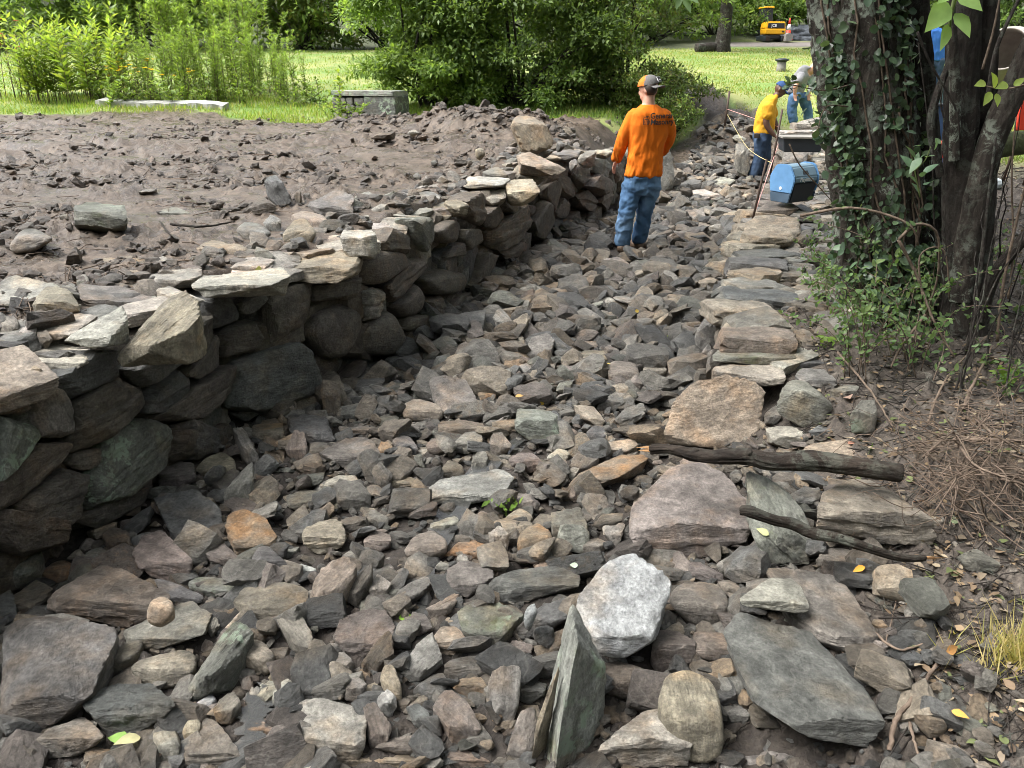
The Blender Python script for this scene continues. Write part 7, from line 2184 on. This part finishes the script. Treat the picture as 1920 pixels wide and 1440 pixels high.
for l in (l1, l2): fuse('boot', [limb([l[2], l[2] + np.array([0, 0, -.07])], [.06, .06]), limb([l[2] + np.array([0, 0, -.07]), l[2] + np.array([.08, -.1, -.08])], [.045, .04])], .014, 2, M_BOOT, parent=gm)
# --- the man in blue beyond the trunks
Y = 13.2; j = J(Y)
bx, by = j(1748, 100)[0], Y
gb_ = ground_at(bx, by)
bm_ = empty('person', (bx, by, gb_))
tag(bm_, 'person in a blue T-shirt seen from behind between the tree trunks', 'person')
hc = j(1741, 34); ax = np.array([.95, .25, 0]); ay = np.array([-.25, .95, 0])
bt = lambda g: [(j(1744, 48), ax * .07 * g, ay * .065 * g), (j(1747, 53), ax * .16 * g, ay * .09 * g), (j(1749, 60), ax * .21 * g, ay * .11 * g), (j(1750, 75), ax * .215 * g, ay * .125 * g), (j(1749, 95), ax * .19 * g, ay * .125 * g), (j(1748, 114), ax * .19 * g, ay * .13 * g)]
hz = j(1748, 112)[2]
def lg_(dx): return [np.array([bx + dx, by, hz]), np.array([bx + dx * 1.1, by, (hz + gb_) / 2]), np.array([bx + dx * 1.2, by, gb_ + .07])]
arms = [[j(1730, 62), j(1727, 86, .05), j(1732, 106, .2)], [j(1769, 62), j(1773, 86, .05), j(1768, 106, .2)]]
fuse('body', head_parts(hc, (-.2, .95, -.2), (0, 0, 1)) + [limb([hc, j(1746, 56)], [.055, .065]), ring_loft(bt(.88))] + [limb(a, [.06, .05, .034]) for a in arms] + [limb(lg_(d), [.09, .06, .045]) for d in (-.1, .1)] + hand(arms[0][2], (0.1, .6, -.3), (1, 0, 0), .1) + hand(arms[1][2], (-.1, .6, -.3), (1, 0, 0), .1), .015, 3, M_SKIN_D, parent=bm_)
fuse('t_shirt', [ring_loft(bt(1.0))] + [limb([a[0], a[0] + (a[1] - a[0]) * .8], [.095, .09]) for a in arms], .016, 5, M_BLUET, .008, (9, 9, 6), bm_, 41)
fuse('trousers', [ring_loft([(np.array([bx, by, hz + .06]), ax * .17, ay * .12), (np.array([bx, by, hz - .12]), ax * .18, ay * .13)])] + [limb(lg_(d), [.12, .1, .09]) for d in (-.1, .1)], .018, 5, M_JEANS_D, .008, (8, 8, 6), bm_, 43)
for d in (-.12, .12): fuse('boot', [limb([(bx + d, by, gb_ + .1), (bx + d, by, gb_ + .05)], [.06, .06]), limb([(bx + d, by - .04, gb_ + .045), (bx + d, by + .16, gb_ + .04)], [.045, .04])], .014, 2, M_BOOT, parent=bm_)
# ------------------------------------------------------------------ tools and gear
def box_mesh(name, x0, x1, y0, y1, z0, z1, top=None, bev=0.0):
    """box, optionally with a different top rectangle (scale sx, sy); bevelled"""
    sx, sy = top or (1, 1)
    cx, cy = (x0 + x1) / 2, (y0 + y1) / 2
    bm = bmesh.new()
    vs = []
    for z, a, b in ((z0, 1, 1), (z1, sx, sy)):
        for x, y in ((x0, y0), (x1, y0), (x1, y1), (x0, y1)):
            vs.append(bm.verts.new((cx + (x - cx) * a, cy + (y - cy) * b, z)))
    for f in ((3, 2, 1, 0), (4, 5, 6, 7), (0, 1, 5, 4), (1, 2, 6, 5), (2, 3, 7, 6), (3, 0, 4, 7)):
        bm.faces.new([vs[i] for i in f])
    if bev: bmesh.ops.bevel(bm, geom=bm.edges[:], offset=bev, segments=2, affect='EDGES', profile=0.6)
    me = bpy.data.meshes.new(name); bm.to_mesh(me); bm.free()
    return me
def local(name, me, mat, root):
    me.materials.append(mat); o = bpy.data.objects.new(name, me); COL.objects.link(o); o.parent = root
    return o
M_BLUEP = plain('light_blue_plastic', (0.14, 0.31, 0.56), 0.45, 0.12, 10)
M_GREYBLUE = plain('grey_blue_plastic', (0.18, 0.28, 0.36), 0.5, 0.15, 10)
M_NAVY = plain('dark_plastic', (0.022, 0.028, 0.036), 0.5, 0.2, 10)
M_SLATEP = plain('slate_plastic', (0.07, 0.11, 0.16), 0.5, 0.2, 10)
# cooler: tent-shaped lid over a tub
cp_ = at_y(1484, 376, 7.5)
cool = empty('cooler', tuple(cp_)); cool.rotation_euler = (0, 0, R(-57)); cool.scale = (0.98, 0.98, 0.98)
tag(cool, 'light blue and black tent-lidded picnic cooler standing on the low wall', 'cooler')
def prism(name, prof, y0, y1, bev=0.012):
    bm = bmesh.new()
    a = [bm.verts.new((x, y0, z)) for x, z in prof]; b = [bm.verts.new((x, y1, z)) for x, z in prof]
    bm.faces.new(a); bm.faces.new(b[::-1]); n = len(prof)
    for i in range(n): bm.faces.new((a[i], b[i], b[(i + 1) % n], a[(i + 1) % n]))
    bmesh.ops.recalc_face_normals(bm, faces=bm.faces[:])
    if bev: bmesh.ops.bevel(bm, geom=bm.edges[:], offset=bev, segments=2, affect='EDGES')
    me = bpy.data.meshes.new(name); bm.to_mesh(me); bm.free(); return me
local('tub', prism('tub', [(-.105, 0), (.105, 0), (.138, .19), (-.138, .19)], -.17, .17), M_NAVY, cool)
local('lid', prism('lid', [(-.142, .192), (.142, .192), (.138, .245), (.085, .335), (.05, .352), (-.05, .352), (-.085, .335), (-.138, .245)], -.172, .172), M_GREYBLUE, cool)
for e in (-1, 1):
    y0, y1 = (e * .174, e * .192) if e > 0 else (-.192, -.174)
    local('end_panel', prism('end_panel', [(-.125, .095), (.125, .095), (.146, .20), (.142, .25), (.088, .345), (.05, .36), (-.05, .36), (-.088, .345), (-.142, .25), (-.146, .20)], y0, y1, .006), M_BLUEP, cool)
    local('end_base', prism('end_base', [(-.105, .0), (.105, .0), (.124, .092), (-.124, .092)], y0, y1, .006), M_SLATEP, cool)
for sx in (1, -1):
    me = prism('handle_recess', [(-.045, 0), (.045, 0), (.038, .045), (-.038, .045)], 0, .012, .004)
    o = local('handle_recess', me, M_NAVY, cool); o.location = (sx * .131, 0, .263); o.rotation_euler = (R(-30.5), 0, R(90) * sx)
    V1, F1 = text_mesh('Playmate', 0.055)
    me = mesh('lettering', np.stack([V1[:, 0] - V1[:, 0].max() / 2, V1[:, 1], V1[:, 2]], 1), F1, False)
    o = local('lettering', me, M_WHITE, cool); o.location = (sx * .1432, 0, .203); o.rotation_euler = (R(90), 0, R(90) * sx)
bm = bmesh.new(); bmesh.ops.create_cone(bm, cap_ends=True, segments=20, radius1=.016, radius2=.016, depth=.004); me = bpy.data.meshes.new('badge'); bm.to_mesh(me); bm.free()
o = local('badge', me, M_WHITE, cool); o.location = (0.0, -.194, .135); o.rotation_euler = (R(90), 0, 0)
# mortar tub and stone block on the new wall
M_CONC = plain('mortar_grey', (0.22, 0.21, 0.19), 0.9, 0.3, 14, 0.006)
tb = at_y(1498, 283, 10.9)
tub = empty('mortar_tub', tuple(tb)); tub.rotation_euler = (0, 0, R(-8))
tag(tub, 'black mortar tub with a pale crusted rim on the new wall behind the cooler', 'tub')
local('tub', box_mesh('tub', -.24, .24, -.2, .2, 0, .19, (1.12, 1.12), .02), M_NAVY, tub)
for x0, x1, y0, y1 in ((-.29, .29, -.245, -.215), (-.29, .29, .215, .245), (-.29, -.262, -.214, .214), (.262, .29, -.214, .214)):
    local('rim', box_mesh('rim', x0, x1, y0, y1, .178, .206, None, .006), M_CONC, tub)
local('mortar', box_mesh('mortar', -.255, .255, -.21, .21, .15, .193, None, .01), M_CONC, tub)
for (u, v_, yy, w, d, h, lab, rz) in ((1500, 262, 11.9, .62, .34, .13, 'squared grey block lying behind the mortar tub', 4), (1512, 243, 12.9, .50, .36, .10, 'flat pale stone waiting on the new wall behind the squared block', -10), (1524, 240, 14.2, .5, .3, .16, 'tilted pale stone on the far end of the new wall', 20)):
    c = at_y(u, v_, yy)
    pts = [(c[0] + a * w / 2 * random.uniform(.85, 1.05), c[1] + b * d / 2 * random.uniform(.85, 1.05), c[2] + h / 2 + k * h / 2 * random.uniform(.85, 1.05) + (a * .06 if rz == 20 else 0)) for a in (-1, 1) for b in (-1, 1) for k in (-1, 1)]
    o, _, _ = put_stone(np.array(pts), 'p', SEED, None, 'stone', level=4); SEED += 1
    tag(o, lab, 'stone')
# steel stakes and mason's lines
M_STEEL = plain('rusty_steel', (0.075, 0.05, 0.04), 0.7, 0.3, 30, 0.001, 0.4, 0.3)
M_LINE = plain('pink_line', (0.62, 0.33, 0.30), 0.7, 0.1); M_LINEY = plain('yellow_line', (0.55, 0.47, 0.22), 0.7, 0.1)
stk = [((1412, 408), (1438, 298), 7.0, .011, 'rusty steel stake driven in at the near end of the pink line'), ((1447, 312), (1467, 205), 9.6, .013, 'rusty steel stake standing in front of the yellow-shirted man'), ((1360, 228), (1368, 170), 15.6, .02, 'rusty stake by the dug earth beyond the channel')]
for a, b, y, r, lab in stk:
    p0, p1 = at_y(a[0], a[1], y), at_y(b[0], b[1], y + 0.05)
    p0 = p0 + (p0 - p1) * 0.15
    o = tubes('stake', [(np.array([p0, (p0 + p1) / 2, p1]), np.full(3, r))], M_STEEL, None, 10); tag(o, lab, 'stake')
for pts, m, lab in (([at_y(1420, 385, 7.0), at_y(1452, 292, 9.6), at_y(1462, 262, 12.5)], M_LINE, 'taut pink string line running along the face of the new wall'), ([at_y(1418, 392, 7.0), at_y(1447, 305, 9.55)], M_LINE, 'lower pink string line tied to the near stake'),
                    ([at_y(1364, 215, 15.6), at_y(1400, 275, 13.0), at_y(1447, 306, 9.6)], M_LINEY, 'pale string line crossing the channel past the yellow-shirted man'), ([at_y(1364, 205, 15.6), at_y(1460, 238, 13.4)], M_LINE, 'thin pink string line from the far stake')):
    o = tubes('string_line', [(curve(pts, 10), np.full(10, 0.0042))], m, None, 5); tag(o, lab, 'string')
# far props: excavator, cones, gravel heap, log, cast post
M_YEL = plain('machine_yellow', (0.80, 0.40, 0.015), 0.45, 0.12, 6); M_PANEL = plain('black_panel', (0.02, 0.021, 0.024), 0.4, 0.2)
ec = at_y(1446, 75, 36.5); ez_ = gz1(ec[0], 36.5)
exv = empty('excavator', (ec[0], 36.5, ez_)); exv.rotation_euler = (0, 0, R(7))
exv.scale = (0.46, 0.46, 0.46)
tag(exv, 'yellow excavator seen from behind by the track, half hidden in leaves', 'excavator')
local('counterweight', box_mesh('counterweight', -1.0, 1.0, -.75, .5, .62, 1.12, (1.03, 1.02), .12), M_YEL, exv)
local('hood', box_mesh('hood', -1.0, 1.0, -.70, .6, 1.125, 1.72, (.92, .9), .10), M_YEL, exv)
local('rear_panel', box_mesh('rear_panel', -.80, .86, -.735, -.60, 1.16, 1.58, (.95, .9), .03), M_PANEL, exv)
local('cab', box_mesh('cab', -1.0, -.1, -.1, 1.4, 1.73, 2.9, (.9, .9), .08), M_PANEL, exv)
local('cab_roof', box_mesh('cab_roof', -1.02, -.08, -.15, 1.45, 2.905, 3.02, (.95, .95), .04), M_YEL, exv)
local('exhaust', box_mesh('exhaust', .25, .42, -.3, -.1, 1.725, 1.95, None, .04), M_PANEL, exv)
for x in (.62,): local('tail_lamp', box_mesh('tail_lamp', x, x + .22, -.80, -.72, .80, .93, None, .02), M_PANEL, exv)
for x0, x1 in ((-1.0, -.6), (.6, 1.0)):
    tk = local('track', box_mesh('track', x0, x1, -1.0, 1.3, 0.02, .52, None, .18), M_NAVY, exv)
    for k in range(9):
        g_ = box_mesh('track_shoe', x0 - .01, x1 + .01, -1.03, -.99, .06 + k * .048, .085 + k * .048, None, .004)
        g_.materials.append(M_STEEL); oo = bpy.data.objects.new('track_shoe', g_); COL.objects.link(oo); oo.parent = tk
local('undercarriage', box_mesh('undercarriage', -.58, .58, -.6, .8, .25, .6, None, .05), M_PANEL, exv)
V1, F1 = text_mesh('JCB', 0.34)
me = mesh('lettering', np.stack([V1[:, 0] - .42, V1[:, 1], V1[:, 2]], 1), F1, False)
o = local('lettering', me, M_WHITE, exv); o.location = (-.05, -.742, 1.26); o.rotation_euler = (R(88), 0, 0)
bk = local('bucket', prism('bucket', [(0, 0), (.6, 0), (.75, .5), (.3, .75), (0, .6)], -.3, .3, .03), M_CONC, exv); bk.location = (.75, -1.2, .0)
M_RED = plain('cone_red', (0.72, 0.06, 0.03), 0.5, 0.1); M_CONEW = plain('cone_white', (0.8, 0.78, 0.75), 0.5, 0.1)
def cone(loc, h, lab):
    o = empty('traffic_cone', tuple(loc)); tag(o, lab, 'traffic cone')
    bm = bmesh.new()
    def fr(z0, z1, r0, r1, nm, m):
        b = bmesh.new(); bmesh.ops.create_cone(b, cap_ends=True, segments=24, radius1=r0, radius2=r1, depth=z1 - z0); bmesh.ops.translate(b, verts=b.verts[:], vec=(0, 0, (z0 + z1) / 2))
        me = bpy.data.meshes.new(nm); b.to_mesh(me); b.free(); me.polygons.foreach_set('use_smooth', np.ones(len(me.polygons), bool)); local(nm, me, m, o)
    local('base', box_mesh('base', -.2 * h, .2 * h, -.2 * h, .2 * h, 0, .05 * h, None, .01), M_RED, o)
    fr(.05 * h, .45 * h, .15 * h, .10 * h, 'lower_band', M_RED); fr(.45 * h, .72 * h, .0995 * h, .065 * h, 'reflective_band', M_CONEW); fr(.72 * h, h, .0645 * h, .03 * h, 'tip', M_RED)
    bm.free()
p = at_y(1478, 62, 37.5); cone((p[0], 37.5, gz1(p[0], 37.5)), 0.9, 'red and white traffic cone beside the yellow excavator')
p = at_y(1781, 258, 9.8); cone((p[0], 9.8, ground_at(p[0], 9.8)), 0.75, 'red and white traffic cone behind the dark forked tree')
hp = at_y(1510, 70, 38.5)
gh = np.random.default_rng(3)
hv, hf_ = ico(5); hv = hv.copy()
bump_ = fbm(hv * 3, 4, 2) * 0.12 + fbm(hv * 14, 2, 3) * .05
hv = hv * (1 + bump_)[:, None] * np.array([2.6, 1.8, 0.7])
o = link('gravel_heap', mesh('gravel_heap', hv + np.array([hp[0] + .3, 39.2, gz1(hp[0], 38.5) - .1]), hf_), plain('blue_gravel', (0.085, 0.095, 0.11), 0.9, 0.6, 9, 0.05)); tag(o, 'heap of blue-grey gravel beside the far traffic cone', 'gravel heap')
a, b = at_y(1306, 93, 31.2), at_y(1352, 84, 31.6)
o = link('log', log_mesh([(a[0], 31.2, gz1(a[0], 31.2) + .14), (b[0] - .2, 31.5, gz1(b[0], 31.4) + .16), (b[0], 31.6, gz1(b[0], 31.6) + .16)], [.16, .17, .17], 19), M_BARK_D); tag(o, 'short log lying at the foot of the far tree', 'log')
pp = at_y(1465, 124, 24.5); pz = gz1(pp[0], 24.5)
post = empty('post', (pp[0], 24.5, pz)); tag(post, 'stubby dark post with a flared cap standing on the lawn', 'post')
V, Fc = ring_loft([((0, 0, -.1), (.14, 0, 0), (0, .14, 0)), ((0, 0, .26), (.125, 0, 0), (0, .125, 0))], 20, 2.0); local('shaft', mesh('shaft', V, Fc), M_CONC, post)
V, Fc = ring_loft([((0, 0, .26), (.13, 0, 0), (0, .13, 0)), ((0, 0, .30), (.20, 0, 0), (0, .20, 0)), ((0, 0, .33), (.20, 0, 0), (0, .20, 0)), ((0, 0, .36), (.10, 0, 0), (0, .10, 0))], 20, 2.0); local('cap', mesh('cap', V, Fc), M_NAVY, post)
# pale slab lying in the border grass and the low capped wall
c0, c1 = at_y(190, 196, 17.55), at_y(425, 211, 16.95)
dv = (c1 - c0); n_ = 26
sv, sf = [], []
for i in range(n_):
    t = i / (n_ - 1); c = c0 + dv * t; c[2] = ground_at(c[0], c[1]) + .10
    hw = .20 * (1 - .35 * t) + .03 * math.sin(i * 2.3); w2 = np.array([.12, .99, 0]) * hw
    for k in (0, 1): sv += [c - w2 + np.array([0, 0, -.16 * k + .012 * math.sin(i * 1.7)]), c + w2 + np.array([0, 0, -.16 * k + .05])]
for i in range(n_ - 1):
    a = 4 * i; b = a + 4; sf += [(a, b, b + 1, a + 1), (a + 2, a + 3, b + 3, b + 2), (a, a + 2, b + 2, b), (a + 1, b + 1, b + 3, a + 3)]
sf += [(0, 1, 3, 2), (4 * n_ - 4, 4 * n_ - 2, 4 * n_ - 1, 4 * n_ - 3)]
M_PALE = plain('weathered_stone', (0.33, 0.33, 0.31), 0.85, 0.25, 3, 0.01)
o = link('stone_slab', mesh('stone_slab', sv, sf, False), M_PALE); tag(o, 'long pale flat stone slab lying in the grass below the flower border', 'stone slab')
cw = empty('capped_wall', tuple(at_y(700, 235, 15.7))); tag(cw, 'short grey stone wall with a pale flat cap beside the light bush', 'stone wall')
a, b = at_y(636, 228, 15.95), at_y(742, 236, 15.55)
za = ground_at(a[0], a[1] + .3) - .05; L_ = np.hypot(*(b - a)[:2]); ang = math.atan2(b[1] - a[1], b[0] - a[0])
def wl_local(name, me, mat):
    me.materials.append(mat); o = bpy.data.objects.new(name, me); COL.objects.link(o); o.parent = cw; o.matrix_parent_inverse = Matrix.Translation(cw.location).inverted(); o.location = (a[0], a[1], za); o.rotation_euler = (0, 0, ang); return o
def rough_block(x0, x1, y0, y1, z0, z1, seed):
    pts = [(x, y, z) for x in (x0, x1) for y in (y0, y1) for z in (z0, z1)]
    me, c, E, ext = rock_mesh('block', pts, 5, 110, .018, seed, .25, 2)
    V = np.empty(len(me.vertices) * 3, np.float32); me.vertices.foreach_get('co', V); V = V.reshape(-1, 3) @ E.T + c; me.vertices.foreach_set('co', V.astype(np.float32).ravel()); me.update(); return me
o = wl_local('cap_slab', rough_block(-.1, L_ + .05, -.10, .56, .465, .56, 5), M_ROCK_L); o.color = (.30, .30, .28, 1)
wl_local('core', box_mesh('core', -.08, L_ * .55, .03, .5, -.2, .465, None, .02), plain('wall_core', (0.05, 0.045, 0.04), 0.9))
o = wl_local('end_pier', rough_block(L_ * .5, L_ + .06, -.09, .54, -.3, .48, 9), M_ROCK_L); o.color = (.11, .11, .105, 1)
rw_ = np.random.default_rng(8)
for row in range(3):
    x = -.08
    while x < L_ * .5:
        w = rw_.uniform(.12, .28)
        pts = [(x + w / 2 + sx * w * .5 * rw_.uniform(.8, 1), sy * .09 * rw_.uniform(.7, 1), .08 + row * .145 + sz * .075 * rw_.uniform(.75, 1.0)) for sx in (-1, 1) for sy in (-1, 1) for sz in (-1, 1)]
        me, c, E, ext = rock_mesh('stone', pts, 3, 40, .05, SEED, .6, 3); SEED += 1
        V = np.empty(len(me.vertices) * 3, np.float32); me.vertices.foreach_get('co', V); V = V.reshape(-1, 3) @ E.T + c; me.vertices.foreach_set('co', V.astype(np.float32).ravel()); me.update()
        o = wl_local('stone', me, M_ROCK); o.color = (.15, .145, .135, 1); x += w * .97
# mixer drum, barrow tray, bags and oddments behind the trunks
M_DRUM = plain('mixer_drum', (0.33, 0.30, 0.27), 0.6, 0.35, 6, 0.004)
mx = at_y(1884, 92, 10.8); mix = empty('concrete_mixer', (mx[0], 10.8, ground_at(mx[0], 10.8))); tag(mix, 'concrete mixer with its open drum tipped beyond the trees', 'concrete mixer')
dz = mx[2] - mix.location.z
prof = [(-.10, .27), (-.04, .285), (0, .28), (.02, .26), (-.02, .245), (.05, .235)]
rings_out = [(-.02, .255), (0.0, .275), (.05, .275), (.30, .40), (.55, .40), (.75, .22)]
def revolve(rows, n=36):
    V, Fc = [], []
    for x, r in rows:
        for i in range(n): V.append((r * math.cos(2 * math.pi * i / n), x, r * math.sin(2 * math.pi * i / n)))
    for k in range(len(rows) - 1):
        for i in range(n): Fc.append((k * n + i, k * n + (i + 1) % n, (k + 1) * n + (i + 1) % n, (k + 1) * n + i))
    return V, Fc
V, Fc = revolve([(.74, .0), (.75, .22), (.55, .40), (.30, .40), (.05, .275), (0, .275), (-.02, .262), (-.01, .25), (.05, .25), (.30, .375), (.54, .375), (.72, .2), (.72, .0)])
o = local('drum', mesh('drum', V, Fc), M_DRUM, mix); o.location = (0, 0, dz); o.rotation_euler = (R(-18), 0, R(-38))
for dx in (-.42, .42):
    V, Fc = tube_data([(np.array([(dx, .1, dz), (dx * 1.1, .15, dz * .5), (dx * 1.2, .1, 0.0)]), np.full(3, .03))], 8); local('leg', mesh('leg', V, Fc), M_STEEL, mix)
V, Fc = tube_data([(np.array([(-.5, .12, .08), (0, .12, .08), (.5, .12, .08)]), np.full(3, .03))], 8); local('axle', mesh('axle', V, Fc), M_STEEL, mix)
bp = at_y(1758, 190, 11.4); bar = empty('wheelbarrow', (bp[0], 11.4, ground_at(bp[0], 11.4))); tag(bar, 'grey tray of a wheelbarrow seen between the trunks', 'wheelbarrow')
zz = bp[2] - bar.location.z
local('tray', box_mesh('tray', -.32, .32, -.4, .4, zz - .05, zz + .22, (1.2, 1.2), .03), M_GREYBLUE, bar)
for dx in (-.22, .22):
    V, Fc = tube_data([(np.array([(dx, -.3, zz), (dx, -.3, zz * .5), (dx, -.32, 0)]), np.full(3, .02))], 8); local('leg', mesh('leg', V, Fc), M_STEEL, bar)
V, Fc = revolve([(-.05, .0), (-.05, .12), (-.03, .17), (.03, .17), (.05, .12), (.05, .0)], 20); o = local('wheel', mesh('wheel', V, Fc), M_NAVY, bar); o.location = (0, .5, .17); o.rotation_euler = (0, 0, R(90))
def sack(name, lab, cat, u, v_, y, sx, sy, sz, col, seed):
    p = at_y(u, v_, y); z = ground_at(p[0], y); V, Fc = ico(4)
    V = np.sign(V) * np.abs(V) ** .75; V = V * np.array([sx, sy, sz]) * (1 + .10 * fbm(V * 2.2 + seed, 3, seed))[:, None]
    o = link(name, mesh(name, V + np.array([p[0], y, z + sz * .8]), Fc), cloth(name + '_cloth', col)); tag(o, lab, cat)
sack('bag', 'dark navy bag on the grass behind the dark forked tree', 'bag', 1765, 272, 9.2, .26, .16, .10, (0.02, 0.022, 0.05), 1)
sack('bag', 'crumpled white bag on the bank beyond the leaning limb', 'bag', 1885, 245, 8.2, .09, .08, .06, (0.6, 0.66, 0.70), 2)
blp = at_y(1757, 214, 10.4)
bx_ = empty('crate', (blp[0], 10.4, ground_at(blp[0], 10.4))); tag(bx_, 'blue plastic crate below the wheelbarrow tray', 'crate')
hgt = max(.3, blp[2] - bx_.location.z + .1)
local('tub', box_mesh('tub', -.14, .14, -.14, .14, 0, hgt, (1.1, 1.1), .02), plain('blue_crate', (0.03, 0.07, 0.16), 0.5), bx_)
local('rim', box_mesh('rim', -.175, .175, -.175, .175, hgt + .002, hgt + .03, None, .008), M_NAVY, bx_)
fc_ = at_y(1916, 215, 8.6); ch = empty('folding_chair', (fc_[0] + .2, 8.6, ground_at(fc_[0] + .2, 8.6))); tag(ch, 'orange and navy folding chair cut off behind the leaning limb', 'chair')
hh = fc_[2] - ch.location.z
o = local('backrest', box_mesh('backrest', -.24, .24, -.02, .02, hh - .16, hh + .24, (1.05, 1), .01), M_RED, ch)
local('seat', box_mesh('seat', -.24, .24, -.4, -.03, hh - .22, hh - .17, None, .01), M_NAVY, ch)
for dx in (-.22, .22):
    for dy in (-.36, -.02):
        V, Fc = tube_data([(np.array([(dx, dy, hh - .2), (dx, dy, (hh - .2) / 2), (dx * 1.1, dy * 1.05, 0)]), np.full(3, .014))], 8); local('leg', mesh('leg', V, Fc), M_STEEL, ch)

# ------------------------------------------------------------------ water lying in the lowest gaps
M_WATER = None
t = NT('water'); b_ = t.pbr((0.75, 0.76, 0.72), 0.02, t.bump(t.noise(t.n('ShaderNodeTexCoord').outputs['Object'], 26, 3), 0.002), 0.5); b_.inputs['Transmission Weight'].default_value = 0.95; b_.inputs['IOR'].default_value = 1.33
M_WATER = t.done(b_.outputs[0])
def pool(name, label, path, w, z):
    P = curve(path, 40); T = np.gradient(P, axis=0); T /= np.linalg.norm(T, axis=1)[:, None]; N = np.stack([-T[:, 1], T[:, 0], T[:, 2] * 0], 1)
    ww = w * (1 + .35 * np.sin(np.arange(40) * .9) + .2 * np.sin(np.arange(40) * 2.3)); ww[[0, -1]] = .02
    V = np.concatenate([P - N * ww[:, None], P + N * ww[:, None]]); V[:, 2] = np.tile(np.linspace(z[0], z[1], 40), 2)
    Fc = np.array([(i, i + 1, 41 + i, 40 + i) for i in range(39)])
    o = link(name, mesh(name, V, Fc), M_WATER); tag(o, label, None, None, 'structure')
def zg(u, v_): s = sight(u, v_); return (s[0], s[1], 0)
pool('water', 'still puddle between the stones at the front of the bed', [zg(470, 1440), zg(478, 1390), zg(482, 1340), zg(515, 1300)], .045, (.016, .016))
pool('water', 'thin trickle of water down the middle of the bed', [zg(810, 1440), zg(830, 1330), zg(780, 1150), zg(900, 900), zg(1130, 720), zg(1240, 560), zg(1290, 430), zg(1310, 330)], .05, (-.004, .012))
pool('water', 'shallow water in the far reach of the channel', [zg(1290, 430), zg(1300, 360), zg(1300, 300), zg(1315, 270)], .22, (.045, .10))

# ------------------------------------------------------------------ fallen leaves that stand out, lying on whatever is there
bpy.context.view_layer.update()
DG = bpy.context.evaluated_depsgraph_get()
for (u, v_), L, c, lab in FALLEN:
    d = Vector(ray(u, v_)).normalized()
    hit, loc, nor, _, _, _ = SC.ray_cast(DG, Vector((0, 0, CAMZ)), d)
    loc = np.array(loc); nor = np.array(nor)
    if nor @ np.array(d) > 0: nor = -nor
    o = leaves('fallen_leaf', [loc + nor * 0.008], [np.array([rt.normal(), rt.normal() * .5, rt.normal() * .1])], [nor + rt.normal(0, .15, 3)], [L], [L * .6], [c], M_DRYLEAF, None, 'broad')
    tag(o, lab, 'leaf')

# ------------------------------------------------------------------ labels of the loose stones
LM = [(s['short'], s['c'], s['where']) for s in STONES if s['short']] + [('orange man', np.array([1.28, 8.2, .3]), 'bed'), ('cooler', np.array(cp_), 'bank'), ('yellow man', np.array([4.35, 13.6, .1]), 'bed')]
def shape_word(s):
    e = np.sort(s['ext'])[::-1]
    if s['code'][1:] == 'r': return 'rounded'
    if e[2] / e[0] < 0.33: return 'flat'
    if e[1] / e[0] < 0.5: return 'elongated'
    return 'blocky' if e[2] / e[0] > 0.62 else 'angular'
used = {}
for s in STONES:
    o = s['o']; c = s['c']
    if s['label'] is None:
        ds = sorted(((np.linalg.norm((c - p)[:2]), n) for n, p, w in LM if (w == 'mud') == (s['where'] == 'mud')))
        size = 'big' if s['W'] > .36 else ('small' if s['W'] < .15 else '')
        col = COLOURS[s['code'][0]][1]
        wds = ' '.join(x for x in (size, col, shape_word(s), 'stone') if x)
        lab = '%s beside the %s, toward the %s' % (wds, ds[0][1], ds[1][1])
        if len(lab.split()) > 16: lab = '%s beside the %s' % (wds, ds[0][1])
        if lab in used and len(lab.split()) <= 13:
            lab2 = lab + ' and ' + ds[2][1]
            if len(lab2.split()) <= 16: lab = lab2
        used.setdefault(lab, []).append(o)
        s['label'] = lab
    tag(o, s['label'], 'stone', s['group'])
